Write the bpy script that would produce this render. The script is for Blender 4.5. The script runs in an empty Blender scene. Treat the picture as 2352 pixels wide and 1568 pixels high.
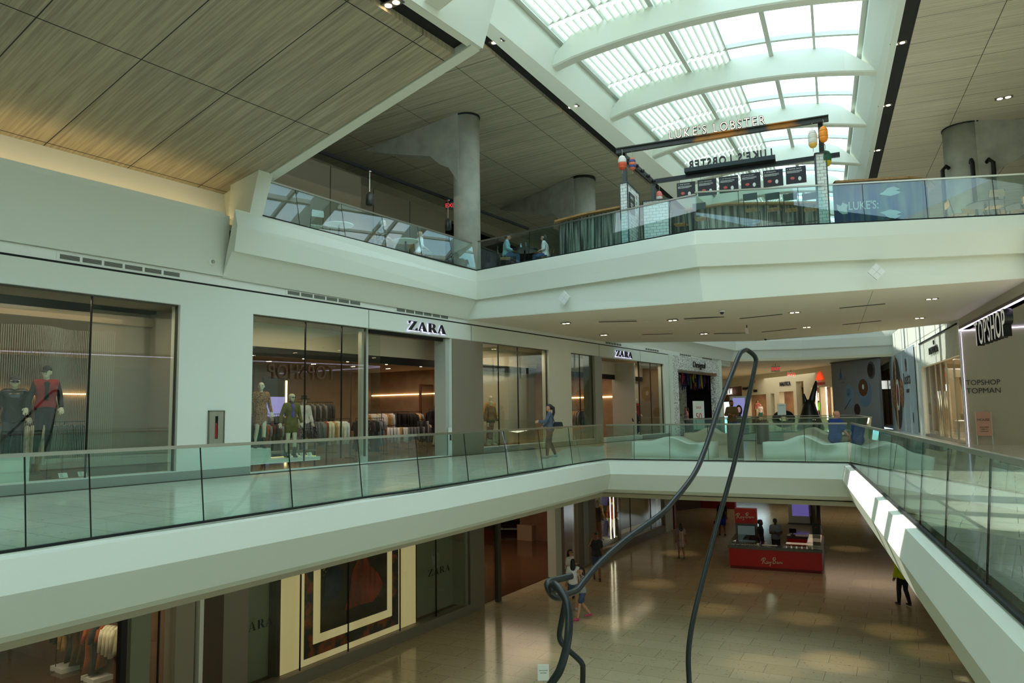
import bpy, bmesh, math, random
from mathutils import Vector, Matrix
random.seed(7)
S = bpy.context.scene
COL = S.collection
R_ = math.radians
# ------------------------------------------------------------------ camera
F = 1720.0; PITCH = math.atan(166/F); ROLL = .0147; YAW = R_(33.409); EYE = 1.45
cam = bpy.data.cameras.new('camera'); camo = bpy.data.objects.new('camera', cam); COL.objects.link(camo)
cam.sensor_width = 36; cam.lens = F/2352*36; cam.clip_end = 400
_c, _s = math.cos(YAW), math.sin(YAW)
_R0 = Vector((_c, _s, 0)); _fh = Vector((-_s, _c, 0))
FW = _fh*math.cos(PITCH)+Vector((0, 0, math.sin(PITCH)))
_U0 = _R0.cross(FW)
CR = _R0*math.cos(ROLL)-_U0*math.sin(ROLL); CU = _R0*math.sin(ROLL)+_U0*math.cos(ROLL)
mw = Matrix((CR, CU, -FW)).transposed().to_4x4(); mw.translation = (0, 0, EYE)
camo.matrix_world = mw
S.camera = camo
# measured points of the photograph to world points on a known plane
def ray(px, py): return FW*F+CR*(px-1176)+CU*(784-py)
EV = Vector((0, 0, EYE))
def RZ(px, py, z): d = ray(px, py); return EV+d*((z-EYE)/d.z)
def RX(px, py, x): d = ray(px, py); return EV+d*(x/d.x)
def RY(px, py, y): d = ray(px, py); return EV+d*(y/d.y)
def RP(px, py, p, n):
    d = ray(px, py); n = Vector(n); return EV+d*(n.dot(Vector(p)-EV)/n.dot(d))
# ------------------------------------------------------------------ view, world, sun
S.view_settings.view_transform = 'Standard'; S.view_settings.look = 'None'
S.view_settings.gamma = 1; S.view_settings.use_curve_mapping = False
S.view_settings.exposure = 0.0
S.cycles.transparent_max_bounces = 40; S.cycles.max_bounces = 9; S.cycles.diffuse_bounces = 5
S.cycles.caustics_reflective = False; S.cycles.caustics_refractive = False; S.cycles.sample_clamp_indirect = 6
W = bpy.data.worlds.new('sky'); S.world = W; W.use_nodes = True
nt = W.node_tree; bg = nt.nodes['Background']
tc = nt.nodes.new('ShaderNodeTexCoord'); nz = nt.nodes.new('ShaderNodeTexNoise'); nz.inputs['Scale'].default_value = 3.2
nz.inputs['Detail'].default_value = 7; nz.inputs['Roughness'].default_value = .6
cr = nt.nodes.new('ShaderNodeValToRGB')
cr.color_ramp.elements[0].position = .46; cr.color_ramp.elements[0].color = (.38, .58, .68, 1)
cr.color_ramp.elements[1].position = .72; cr.color_ramp.elements[1].color = (.985, 1.0, .985, 1)
nt.links.new(tc.outputs['Generated'], nz.inputs['Vector']); nt.links.new(nz.outputs['Fac'], cr.inputs['Fac'])
nt.links.new(cr.outputs['Color'], bg.inputs['Color'])
SKY = 5.2
bg.inputs['Strength'].default_value = SKY
sun = bpy.data.lights.new('sun', 'SUN'); sun.energy = 7.5; sun.angle = R_(.6); sun.color = (1, .97, .86)
suno = bpy.data.objects.new('sun', sun); COL.objects.link(suno)
suno.rotation_euler = Vector((-.47, -.08, .85)).to_track_quat('Z', 'Y').to_euler()   # sun stands to the left, high
def area(name, loc, sx, sy, power, col, rot=(0, 0, 0)):
    l = bpy.data.lights.new(name, 'AREA'); l.shape = 'RECTANGLE'; l.size = sx; l.size_y = sy; l.energy = power; l.color = col
    o = bpy.data.objects.new(name, l); COL.objects.link(o); o.location = loc; o.rotation_euler = rot; return o
WARM = (1, .76, .54)
INT = 1.0
area('store_light', (-22, 17.5, 3.6), 6, 8, 150*INT, WARM); area('store_light', (-23, 26, 3.6), 8, 5, 150*INT, WARM)
area('store_light', (-22, 36.5, 3.6), 8, 9, 170*INT, WARM); area('store_light', (-20, 7, 3.9), 4, 6, 60*INT, WARM)
area('store_light', (-18.6, 7.5, -1.5), 6, 6, 190*INT, WARM); area('store_light', (-20, 26.5, -1.5), 7, 8, 220*INT, WARM)
area('window_display_light', (-17.1, 25.4, 4.1), .6, 4.4, 50*INT, WARM); area('window_display_light', (-16.9, 14.7, 4.1), .5, 4, 36*INT, WARM)
area('window_display_light', (-17.1, 7.5, 4.1), .5, 5, 55*INT, WARM); area('window_display_light', (-17.1, 39.2, 4.1), .6, 3, 30*INT, WARM)
area('window_display_light', (-16.6, 36, -1.4), .6, 5, 22*INT, WARM)
area('arcade_light', (-10, 50, -1.3), 10, 6, 120*INT, WARM); area('arcade_light', (-15, 70, 4.5), 14, 8, 420*INT, (1, .9, .72))
area('arcade_light', (-11, 28.5, 4.85), 8, 5, 60*INT, (1, .85, .65)); area('shop_light', (3, 44, 3.6), 4, 8, 150*INT, (1, .85, .65))
area('arcade_light', (-8, 30, -1.25), 7, 10, 50*INT, WARM); area('arcade_light', (-12.4, 12, -1.25), 3, 14, 30*INT, (1, .8, .6))
area('food_hall_light', (-21, 22, 10.5), 5, 10, 40*INT, (1, .85, .65))
# ------------------------------------------------------------------ materials
MATS = {}
def lin(c): return tuple(((v/255)/12.92 if v/255 <= .04045 else ((v/255+.055)/1.055)**2.4) for v in c)
def M(name, rgb=(128, 128, 128), rough=.6, metal=0., emis=0., alpha=None):
    if name in MATS: return MATS[name]
    m = bpy.data.materials.new(name); m.use_nodes = True; b = m.node_tree.nodes['Principled BSDF']
    c = lin(rgb)+(1,); b.inputs['Base Color'].default_value = c; b.inputs['Roughness'].default_value = rough; b.inputs['Metallic'].default_value = metal
    if emis: b.inputs['Emission Color'].default_value = c; b.inputs['Emission Strength'].default_value = emis
    MATS[name] = m; return m
def noisy(name, c1, c2, scale=(1, 1, 1), nscale=4, rough=.6, metal=0, bump=0, lo=.35, hi=.65, detail=4):
    if name in MATS: return MATS[name]
    m = M(name, c1, rough, metal); t = m.node_tree; b = t.nodes['Principled BSDF']; N = t.nodes.new; L = t.links.new
    co = N('ShaderNodeTexCoord'); mp = N('ShaderNodeMapping'); mp.inputs['Scale'].default_value = scale
    n = N('ShaderNodeTexNoise'); n.inputs['Scale'].default_value = nscale; n.inputs['Detail'].default_value = detail
    r = N('ShaderNodeValToRGB'); r.color_ramp.elements[0].position = lo; r.color_ramp.elements[1].position = hi
    r.color_ramp.elements[0].color = lin(c1)+(1,); r.color_ramp.elements[1].color = lin(c2)+(1,)
    L(co.outputs['Object'], mp.inputs[0]); L(mp.outputs[0], n.inputs[0]); L(n.outputs[0], r.inputs[0]); L(r.outputs[0], b.inputs['Base Color'])
    if bump:
        bp = N('ShaderNodeBump'); bp.inputs['Strength'].default_value = bump; L(n.outputs[0], bp.inputs['Height']); L(bp.outputs[0], b.inputs['Normal'])
    return m
def glass(name, tint, refl=1.0, ior=1.5, rough=0):
    if name in MATS: return MATS[name]
    m = bpy.data.materials.new(name); m.use_nodes = True; t = m.node_tree; t.nodes.clear(); N = t.nodes.new; L = t.links.new
    o = N('ShaderNodeOutputMaterial'); mx = N('ShaderNodeMixShader'); tr = N('ShaderNodeBsdfTransparent'); g = N('ShaderNodeBsdfGlossy'); f = N('ShaderNodeLayerWeight'); f.inputs['Blend'].default_value = .5
    pw = N('ShaderNodeMath'); pw.operation = 'POWER'; pw.inputs[1].default_value = 4.5; ma = N('ShaderNodeMath'); ma.operation = 'MULTIPLY_ADD'; ma.inputs[1].default_value = .8; ma.inputs[2].default_value = .042
    mm = N('ShaderNodeMath'); mm.operation = 'MULTIPLY'; mm.inputs[1].default_value = refl; mm.use_clamp = True
    tr.inputs['Color'].default_value = tint+(1,); g.inputs['Roughness'].default_value = rough
    L(f.outputs['Facing'], pw.inputs[0]); L(pw.outputs[0], ma.inputs[0]); L(ma.outputs[0], mm.inputs[0]); L(mm.outputs[0], mx.inputs[0]); L(tr.outputs[0], mx.inputs[1]); L(g.outputs[0], mx.inputs[2]); L(mx.outputs[0], o.inputs[0])
    MATS[name] = m; return m
def tiles(name, c1, c2, joint, sx, sy, rough=.15, rot=0., jw=.004):
    if name in MATS: return MATS[name]
    m = M(name, c1, rough); t = m.node_tree; b = t.nodes['Principled BSDF']; N = t.nodes.new; L = t.links.new
    co = N('ShaderNodeTexCoord'); mp = N('ShaderNodeMapping'); mp.inputs['Rotation'].default_value = (0, 0, rot)
    br = N('ShaderNodeTexBrick'); br.offset = .5; br.inputs['Scale'].default_value = 1; br.inputs['Brick Width'].default_value = sx; br.inputs['Row Height'].default_value = sy
    br.inputs['Mortar Size'].default_value = jw; br.inputs['Mortar Smooth'].default_value = 0; br.inputs['Color1'].default_value = lin(c1)+(1,); br.inputs['Color2'].default_value = lin(c2)+(1,); br.inputs['Mortar'].default_value = lin(joint)+(1,)
    v = N('ShaderNodeTexNoise'); v.inputs['Scale'].default_value = 14; v.inputs['Detail'].default_value = 3
    r = N('ShaderNodeValToRGB'); r.color_ramp.elements[0].position = .27; r.color_ramp.elements[1].position = .36; r.color_ramp.elements[0].color = (.45, .42, .38, 1)
    mx = N('ShaderNodeMix'); mx.data_type = 'RGBA'; mx.blend_type = 'MULTIPLY'; mx.inputs[0].default_value = 1
    L(co.outputs['Object'], mp.inputs[0]); L(mp.outputs[0], br.inputs[0]); L(co.outputs['Object'], v.inputs[0]); L(v.outputs[0], r.inputs[0])
    L(br.outputs[0], mx.inputs[6]); L(r.outputs[0], mx.inputs[7]); L(mx.outputs[2], b.inputs['Base Color'])
    return m
def wood_panels(name, c1, c2, rot, pw, pl, off=(0, 0)):
    """fine straight grain running along local u, thin dark joints every pw across and pl along"""
    m = M(name, c1, .55); t = m.node_tree; b = t.nodes['Principled BSDF']; N = t.nodes.new; L = t.links.new
    co = N('ShaderNodeTexCoord'); mp = N('ShaderNodeMapping'); mp.inputs['Rotation'].default_value = (0, 0, rot); mp.inputs['Location'].default_value = (off[0], off[1], 0)
    m2 = N('ShaderNodeMapping'); m2.inputs['Scale'].default_value = (.22, 9, 1)
    n = N('ShaderNodeTexNoise'); n.inputs['Scale'].default_value = 1.6; n.inputs['Detail'].default_value = 6; n.inputs['Roughness'].default_value = .62
    r = N('ShaderNodeValToRGB'); r.color_ramp.elements[0].position = .36; r.color_ramp.elements[1].position = .64
    r.color_ramp.elements[0].color = lin(c1)+(1,); r.color_ramp.elements[1].color = lin(c2)+(1,)
    br = N('ShaderNodeTexBrick'); br.offset = 0; br.inputs['Scale'].default_value = 1; br.inputs['Brick Width'].default_value = pl; br.inputs['Row Height'].default_value = pw
    br.inputs['Mortar Size'].default_value = .012; br.inputs['Mortar Smooth'].default_value = 0
    br.inputs['Color1'].default_value = (1, 1, 1, 1); br.inputs['Color2'].default_value = (.93, .93, .93, 1); br.inputs['Mortar'].default_value = (.02, .02, .02, 1)
    mx = N('ShaderNodeMix'); mx.data_type = 'RGBA'; mx.blend_type = 'MULTIPLY'; mx.inputs[0].default_value = 1
    L(co.outputs['Object'], mp.inputs[0]); L(mp.outputs[0], m2.inputs[0]); L(m2.outputs[0], n.inputs[0]); L(n.outputs[0], r.inputs[0]); L(mp.outputs[0], br.inputs[0])
    L(r.outputs[0], mx.inputs[6]); L(br.outputs[0], mx.inputs[7]); L(mx.outputs[2], b.inputs['Base Color']); return m
WHITE = M('white_paint', (214, 220, 208), .75)
WHITE2 = M('bright_white_paint', (226, 230, 222), .6)
GREIGE = M('greige_panel', (128, 120, 104), .5)
GREYP = M('grey_panel', (150, 152, 140), .45)
BLACK = M('black_metal', (16, 17, 17), .4, .3)
SLOT = M('black_slot', (10, 11, 11), .8)
STEEL = M('brushed_steel', (176, 172, 160), .28, 1)
DSTEEL = M('dark_steel', (70, 74, 72), .4, .8)
CONC = noisy('concrete', (150, 150, 138), (168, 168, 154), nscale=1.5, rough=.8)
TILE2 = tiles('terrazzo_upper', (224, 216, 198), (230, 223, 207), (120, 112, 98), 1.2, .6, .12)
TILE1 = tiles('terrazzo_lower', (182, 170, 134), (190, 178, 143), (112, 103, 80), 1.4, .72, .12, R_(-6), .005)
RGLASS = glass('railing_glass', (.81, .93, .90), 1.3)
SGLASS = glass('shop_glass', (.90, .94, .90), 1.3)
KGLASS = glass('skylight_glass', (.95, .975, .965), 1.0)
CREAM = M('mannequin_cream', (214, 208, 182), .45)
OAK = noisy('oak_slats', (150, 110, 60), (176, 134, 80), (1, 8, 1), 3, .5)
# ------------------------------------------------------------------ mesh helpers
class MB:
    def __init__(s): s.v = []; s.f = []; s.mi = []
    def add(s, vs, fs, mi=0):
        n = len(s.v); s.v += [tuple(v) for v in vs]; s.f += [tuple(i+n for i in f) for f in fs]; s.mi += [mi]*len(fs); return s
    def box(s, a, b, mi=0):
        x0, y0, z0 = [min(p, q) for p, q in zip(a, b)]; x1, y1, z1 = [max(p, q) for p, q in zip(a, b)]
        return s.add([(x0, y0, z0), (x1, y0, z0), (x1, y1, z0), (x0, y1, z0), (x0, y0, z1), (x1, y0, z1), (x1, y1, z1), (x0, y1, z1)],
                     [(0, 3, 2, 1), (4, 5, 6, 7), (0, 1, 5, 4), (1, 2, 6, 5), (2, 3, 7, 6), (3, 0, 4, 7)], mi)
    def prism(s, poly, z0, z1, mi=0):
        n = len(poly); a = sum(poly[i][0]*poly[(i+1) % n][1]-poly[(i+1) % n][0]*poly[i][1] for i in range(n))
        if a < 0: poly = poly[::-1]
        f0 = z0 if callable(z0) else (lambda x, y: z0); f1 = z1 if callable(z1) else (lambda x, y: z1)
        vs = [(p[0], p[1], f0(p[0], p[1])) for p in poly]+[(p[0], p[1], f1(p[0], p[1])) for p in poly]
        return s.add(vs, [tuple(range(n))[::-1], tuple(range(n, 2*n))]+[(i, (i+1) % n, n+(i+1) % n, n+i) for i in range(n)], mi)
    def loft(s, rings, close=True, caps=True, mi=0):
        n = len(rings[0]); vs = [p for r in rings for p in r]; fs = []
        for k in range(len(rings)-1):
            for i in range(n if close else n-1):
                j = (i+1) % n; fs.append((k*n+i, k*n+j, (k+1)*n+j, (k+1)*n+i))
        if caps: fs += [tuple(range(n))[::-1], tuple((len(rings)-1)*n+i for i in range(n))]
        return s.add(vs, fs, mi)
    def tube(s, path, r, n=8, mi=0):
        P = [Vector(p) for p in path]; rings = []; up = None
        for i, p in enumerate(P):
            t = (P[min(i+1, len(P)-1)]-P[max(i-1, 0)]).normalized()
            if up is None: up = t.orthogonal().normalized()
            up = (up-t*up.dot(t)); up = up.normalized() if up.length > 1e-6 else t.orthogonal().normalized()
            b = t.cross(up); rr = r[i] if isinstance(r, (list, tuple)) else r
            rings.append([p+(up*math.cos(2*math.pi*k/n)+b*math.sin(2*math.pi*k/n))*rr for k in range(n)])
        return s.loft(rings, mi=mi)
    def bar(s, a, b, w, h, up=(0, 0, 1), mi=0):
        a, b = Vector(a), Vector(b); t = (b-a).normalized(); u = Vector(up); sd = t.cross(u).normalized(); u = sd.cross(t)
        q = [sd*w/2+u*h/2, -sd*w/2+u*h/2, -sd*w/2-u*h/2, sd*w/2-u*h/2]
        return s.loft([[a+k for k in q], [b+k for k in q]], mi=mi)
    def lathe(s, c, prof, n=16, mi=0, ax=(1, 1)):
        c = Vector(c); return s.loft([[c+Vector((r*ax[0]*math.cos(2*math.pi*k/n), r*ax[1]*math.sin(2*math.pi*k/n), z)) for k in range(n)] for r, z in prof], mi=mi)
    def ell(s, c, rx, ry, rz, n=12, mi=0):
        return s.loft([[Vector(c)+Vector((rx*math.sin(a)*math.cos(2*math.pi*k/n), ry*math.sin(a)*math.sin(2*math.pi*k/n), -rz*math.cos(a))) for k in range(n)] for a in [.12+(math.pi-.24)*i/8 for i in range(9)]], mi=mi)
    def quad(s, a, b, c, d, mi=0): return s.add([a, b, c, d], [(0, 1, 2, 3)], mi)
    def hull(s, sph, mi=0, n=8):
        bm = bmesh.new()
        for c, r in sph:
            c = Vector(c)
            for i in range(1, 6):
                a = math.pi*i/6
                for k in range(n): bm.verts.new(c+Vector((math.sin(a)*math.cos(2*math.pi*k/n), math.sin(a)*math.sin(2*math.pi*k/n), math.cos(a)))*r)
            bm.verts.new(c+Vector((0, 0, r))); bm.verts.new(c-Vector((0, 0, r)))
        g = bmesh.ops.convex_hull(bm, input=list(bm.verts))
        dead = [v for v in bm.verts if not v.link_faces]; bmesh.ops.delete(bm, geom=dead, context='VERTS')
        bm.verts.ensure_lookup_table(); bm.verts.index_update()
        s.add([v.co[:] for v in bm.verts], [tuple(v.index for v in f.verts) for f in bm.faces], mi); bm.free(); return s
    def build(s, name, mats, parent=None, smooth=False, world=False):
        me = bpy.data.meshes.new(name); vs = s.v
        if parent is not None and world: l = PW(parent); vs = [(v[0]-l.x, v[1]-l.y, v[2]-l.z) for v in vs]
        me.from_pydata(vs, [], s.f); me.update()
        for m in (mats if isinstance(mats, (list, tuple)) else [mats]): me.materials.append(m)
        for p, i in zip(me.polygons, s.mi): p.material_index = i; p.use_smooth = smooth
        o = bpy.data.objects.new(name, me); COL.objects.link(o)
        if parent is not None: o.parent = parent
        return o
def PW(o):
    l = Vector(o.location)
    while o.parent: o = o.parent; l += Vector(o.location)
    return l
def tag(o, label=None, cat=None, group=None, kind=None):
    if label: o['label'] = label
    if cat: o['category'] = cat
    if group: o['group'] = group
    if kind: o['kind'] = kind
    return o
def thing(name, label, cat, loc=(0, 0, 0), rz=0, group=None):
    o = bpy.data.objects.new(name, None); COL.objects.link(o); o.location = loc; o.rotation_euler = (0, 0, rz); o.empty_display_size = .1
    return tag(o, label, cat, group)
def struct(name, mb, mat, label, cat='wall', smooth=False):
    return tag(mb.build(name, mat, smooth=smooth), label, cat, kind='structure')
def dup(o, loc=None, rz=None, label=None, group=None, parent=None):
    c = o.copy(); COL.objects.link(c); c.parent = parent
    if loc is not None: c.location = loc
    if rz is not None: c.rotation_euler = (0, 0, rz)
    if label: c['label'] = label
    if group: c['group'] = group
    for ch in list(o.children): dup(ch, parent=c)
    return c
def text_obj(s, size, mat, parent, name='lettering', ext=.01, right=(1, 0, 0), up=(0, 0, 1), loc=(0, 0, 0), sx=1., align='LEFT', offs=0.):
    """flat or raised lettering; loc is local to parent"""
    cu = bpy.data.curves.new(name, 'FONT'); cu.body = s; cu.size = size; cu.extrude = ext; cu.align_x = align; cu.resolution_u = 3; cu.offset = offs
    t = bpy.data.objects.new(name, cu); COL.objects.link(t); dg = bpy.context.evaluated_depsgraph_get()
    me = bpy.data.meshes.new_from_object(t.evaluated_get(dg)); bpy.data.objects.remove(t); bpy.data.curves.remove(cu)
    me.materials.clear(); me.materials.append(mat)
    r = Vector(right).normalized(); u = Vector(up); u = (u-r*u.dot(r)).normalized(); n = r.cross(u)
    me.transform(Matrix.Translation(loc) @ Matrix((r*sx, u, n)).transposed().to_4x4())
    me.name = name
    o = bpy.data.objects.new(name, me); COL.objects.link(o); o.parent = parent; return o
def holes(mb, o, u, w, h, rects, t, n, mi=0):
    """slab in the plane (u, Z) from o, width w, height h, thickness t along n, rectangular openings cut out"""
    o, u, n = Vector(o), Vector(u), Vector(n)
    us = sorted({0, w, *[r[0] for r in rects], *[r[1] for r in rects]}); zs = sorted({0, h, *[r[2] for r in rects], *[r[3] for r in rects]})
    for i in range(len(us)-1):
        for j in range(len(zs)-1):
            cu, cz = (us[i]+us[i+1])/2, (zs[j]+zs[j+1])/2
            if any(r[0] < cu < r[1] and r[2] < cz < r[3] for r in rects) or not (0 <= cu <= w and 0 <= cz <= h): continue
            P = [o+u*us[i]+Vector((0, 0, zs[j])), o+u*us[i+1]+Vector((0, 0, zs[j])), o+u*us[i+1]+Vector((0, 0, zs[j+1])), o+u*us[i]+Vector((0, 0, zs[j+1]))]
            Q = [p+n*t for p in P]
            mb.add(P+Q, [(0, 1, 2, 3), (7, 6, 5, 4), (0, 4, 5, 1), (1, 5, 6, 2), (2, 6, 7, 3), (3, 7, 4, 0)], mi)
    return mb
# ================================================================== THE SETTING
def rline(y): return -.01-(y-6.21)*.2335            # right railing foot, level 2
def wline(y): return -1.46-(y-34.4)*.2225           # right shop fronts
def sL(y): return -13.79-.0926*(y-19.39)            # skylight curb, left, lower edge
def sR(y): return -1.95-.198*(y-25.55)
def bL(y): return -13.4-.077*(y-20.5)               # skylight glass edge, left
def bR(y): return -3.08-.2*(y-27.3)
PA, PB, PC, PD = (-9.3, .5), (-10.5, 21.12), (-3.69, 21.98), (1.32, .5)   # void of level 2
PA1 = (-9.36, 3.9)
H2 = [(-13.4, 35.9), (-5.3, 37.0), (-8.1, 51.0), (-13.7, 50.5)]           # the second void
# floors -----------------------------------------------------------
fl = MB()
T2 = -.35
fl.prism([(-16.2, -8), (-9.6, -8), (-9.5, 3.9), (-10.7, 21.0), (-10.7, 36), (-13.6, 36), (-13.9, 50.7), (-16.2, 51)], T2, 0)
fl.prism([(-10.7, 21.32), (-3.62, 22.18), (1.52, .4), (9, .4), (9, 34.5), (-1.4, 34.5), (-5.6, 36.9), (-10.7, 36.2)], T2, 0)
fl.prism([(-5.3, 36.7), (-1.4, 34.4), (-6.7, 58), (-8.4, 58), (-8.1, 51)], T2, 0)
fl.prism([(-13.9, 50.6), (-8.0, 51.1), (-6.6, 58), (-24, 90), (-44, 84), (-24, 60), (-16.2, 51)], T2, 0)
struct('floor', fl, TILE2, 'pale terrazzo tiled walkway of the middle level around the open void', 'floor')
struct('floor', MB().prism([(-15.3, -10), (10, -10), (10, 60), (10, 80), (-40, 80), (-40, 40.3), (-16.2, 40)], -5.4, -5.1), TILE1,
       'glossy beige tiled floor of the lowest level with dark joint lines', 'floor')
# fascia of the level 2 slab: faceted white profile swept around the void
def sweep(mb, pts, prof, closed=False):
    """pts plan polyline; prof (offset to the left of travel, z); mitred"""
    n = len(pts); rings = []
    for i, p in enumerate(pts):
        p = Vector((p[0], p[1], 0)); a = Vector((*pts[i-1], 0)) if (i or closed) else None; b = Vector((*pts[(i+1) % n], 0)) if (i < n-1 or closed) else None
        d1 = (p-a).normalized() if a is not None else (b-p).normalized(); d2 = (b-p).normalized() if b is not None else d1
        n1 = Vector((-d1.y, d1.x, 0)); n2 = Vector((-d2.y, d2.x, 0)); m = (n1+n2).normalized(); m = m/max(.3, m.dot(n1))
        rings.append([p+m*o+Vector((0, 0, z)) for o, z in prof])
    if closed: rings.append(rings[0])
    return mb.loft(rings, close=False, caps=False)
PROF = [(.0, .0), (-.0, -.03), (-.13, -.05), (-.21, -.42), (-.03, -.90), (.12, -1.0), (.6, -1.08), (.6, -.1)]
def flip(p): return [(-o, z) for o, z in p]
struct('trim_1', sweep(MB(), [(PA[0], -6), PA1, (-9.75, 12.0), PB, PC, (rline(10), 10), (1.32, .5), (1.32, -.5)], PROF), WHITE, 'faceted white fascia of the middle level slab around the near void', 'fascia')
struct('trim_2', sweep(MB(), [H2[0], H2[1], H2[2], H2[3], H2[0]], [(.2, 0), (.0, -.05), (-.3, -.4), (-.1, -1.1), (.6, -1.1)]), WHITE2, 'white fascia of the slab around the second void', 'fascia')
# level 2 left shopfront wall ------------------------------------------
XW = -16.5
w = MB()
H = [(3, 15.53, .22, 4.18), (17.62, 26.05, .02, 4.18), (27.95, 32.88, .22, 4.18), (34.86, 45.88, .22, 4.18)]   # u = y+5
holes(w, (XW, -5, 0), (0, 1, 0), 46.6, 4.75, H, .35, (-1, 0, 0))
struct('wall_left', w, WHITE, 'pale storefront wall of the middle level with tall window openings')
w = MB(); w.box((XW, -8, 4.79), (XW-.4, 53.5, 5.02)); w.box((XW-.05, -8, 4.6), (XW-.4, 53.6, 4.8))
struct('trim_3', w, WHITE2, 'narrow white band above the black reveal line', 'wall')
struct('trim_4', MB().box((XW+.004, -8, 4.755), (XW-.05, 50.7, 4.795)), SLOT, 'thin black reveal line above the shopfronts', 'reveal')
w = MB()                                                             # joints in the wall panels
for y in (16.91, 22.27, 32.7, 37.6): w.box((XW+.006, y-.012, 4.18), (XW-.02, y+.012, 4.755))
struct('trim_5', w, M('joint_grey', (120, 122, 114)), 'fine vertical panel joints above the shop windows', 'joint')
struct('trim_6', MB().box((XW+.015, -5, 0), (XW-.1, 12.6, .2)).box((XW+.015, 21.9, 0), (XW-.1, 32.2, .2)).box((XW+.015, 37.6, 0), (XW-.1, 41.6, .2)), GREYP, 'low grey plinth under the shop windows', 'plinth')
for i, (y0, y1, x1) in enumerate([(21.08, 22.95, XW+.03), (32.15, 32.9, XW+.03)]):
    struct('wall_pier', MB().box((XW-.6, y0, 0), (x1, y1, 4.17)), GREIGE if i == 0 else GREYP, ['wide grey brown pier right of the main shop entrance', 'narrow grey pier left of the second shop entrance'][i])
# upper wall with the light cove (near part)
w = MB()
w.box((XW+.08, -8, 5.03), (XW-.25, 11.78, 6.62))
w.loft([[(XW+.08, y, 6.55), (XW+.1, y, 6.67), (XW-.1, y, 6.67), (XW-.1, y, 6.4)] for y in (-8, 11.62)])
struct('wall_upper', w, WHITE, 'plain white upper wall panel under the glowing cove')
w = MB(); w.loft([[(XW-.1, y, 6.45), (XW-.75, y, 6.45), (XW-1.0, y, 7.53), (XW-1.15, y, 7.53), (XW-1.15, y, 6.3), (XW-.1, y, 6.3)] for y in (-8, 12.4)])
struct('wall_cove', w, WHITE2, 'recessed white cove wall washed by warm light')
w = MB(); w.loft([[(XW-.22, y, 6.47), (XW-.3, y, 6.47), (XW-.3, y, 6.5), (XW-.22, y, 6.5)] for y in (-7, 11.9)])
tag(w.build('cove_light', M('cove_led', (255, 218, 160), emis=12)), 'warm hidden light strip inside the upper left cove', 'light strip')
w = MB(); w.box((XW-1.1, 12.35, 6.45), (XW+.0, 12.5, 7.75)); w.loft([[(XW-.35, 12.05, 6.67), (XW+.52, 12.05, 6.67), (XW+.52, 12.45, 6.67), (XW-.35, 12.45, 6.67)], [(XW-.5, 12.2, 7.75), (XW+.55, 12.3, 7.95), (XW+.55, 12.75, 7.95), (XW-.5, 12.75, 7.75)]])
struct('wall_return', w, WHITE, 'white block closing the cove beside the upper glass railing')
# near sloping wood ceiling
def zc(x, y=0): return 7.52+.241*(x+17.5)
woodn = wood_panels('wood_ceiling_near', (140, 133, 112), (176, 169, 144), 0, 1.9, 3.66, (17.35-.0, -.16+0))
w = MB(); w.prism([(-17.5, -8), (-9.75, -8), (-9.75, 12.62), (-17.5, 12.62)], zc, lambda x, y: zc(x)+.15)
struct('ceiling', w, woodn, 'near sloping wood panel ceiling glowing warm along its lower edge', 'ceiling')
struct('trim_7', MB().prism([(-9.75, -8), (-9.4, -8), (-9.4, 12.62), (-9.75, 12.62)], lambda x, y: zc(x)+.14, lambda x, y: zc(x)+.25), SLOT, 'black light slot along the near wood ceiling', 'slot')
w = MB(); w.prism([(-17.5, 12.64), (-9.3, 12.64), (-9.3, 12.95), (-17.5, 12.95)], lambda x, y: zc(x)-.03, lambda x, y: zc(x)+.6)
w.prism([(-9.4, -8), (-9.2, -8), (-9.2, 12.95), (-9.4, 12.95)], lambda x, y: zc(x)+.01, lambda x, y: zc(x)+.3)
w.loft([[(-9.2, y, 9.5), (-8.7, y, 10.9), (-9.0, y, 10.9), (-9.4, y, 9.6)] for y in (-8, 12.95)])
for y in (-1, 5, 10.9): w.loft([[(-9.15, y, 9.62), (-9.15, y+.45, 9.62), (-9.15, y+.45, 9.66), (-9.15, y, 9.66)], [(-7, y, 10.3), (-7, y+.45, 10.3), (-7, y+.45, 11.0), (-7, y, 11.0)], [(-3.5, y, 10.7), (-3.5, y+.45, 10.7), (-3.5, y+.45, 11.5), (-3.5, y, 11.5)], [(2.2, y, 9.7), (2.2, y+.45, 9.7), (2.2, y+.45, 11), (2.2, y, 11)]])
w.prism([(-9.0, 12.6), (2.4, 12.6), (2.4, 13), (-9.0, 13)], 10.9, 14.6)
NEARLV = True
struct('trim_8', w, WHITE, 'white edge beam and curb around the near skylight', 'beam')
struct('roof_1', MB().box((-30, -8.5, 11.3), (-8.8, 13, 11.6)).box((2.2, -8.5, 9.8), (16, 13, 11.6)).box((-30, 12.7, 11.3), (-17.5, 13, 14.6)), WHITE, 'unseen opaque roof blocking light beyond the near skylight', 'roof')  # out of view, put in to block light beside the near skylight
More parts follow.
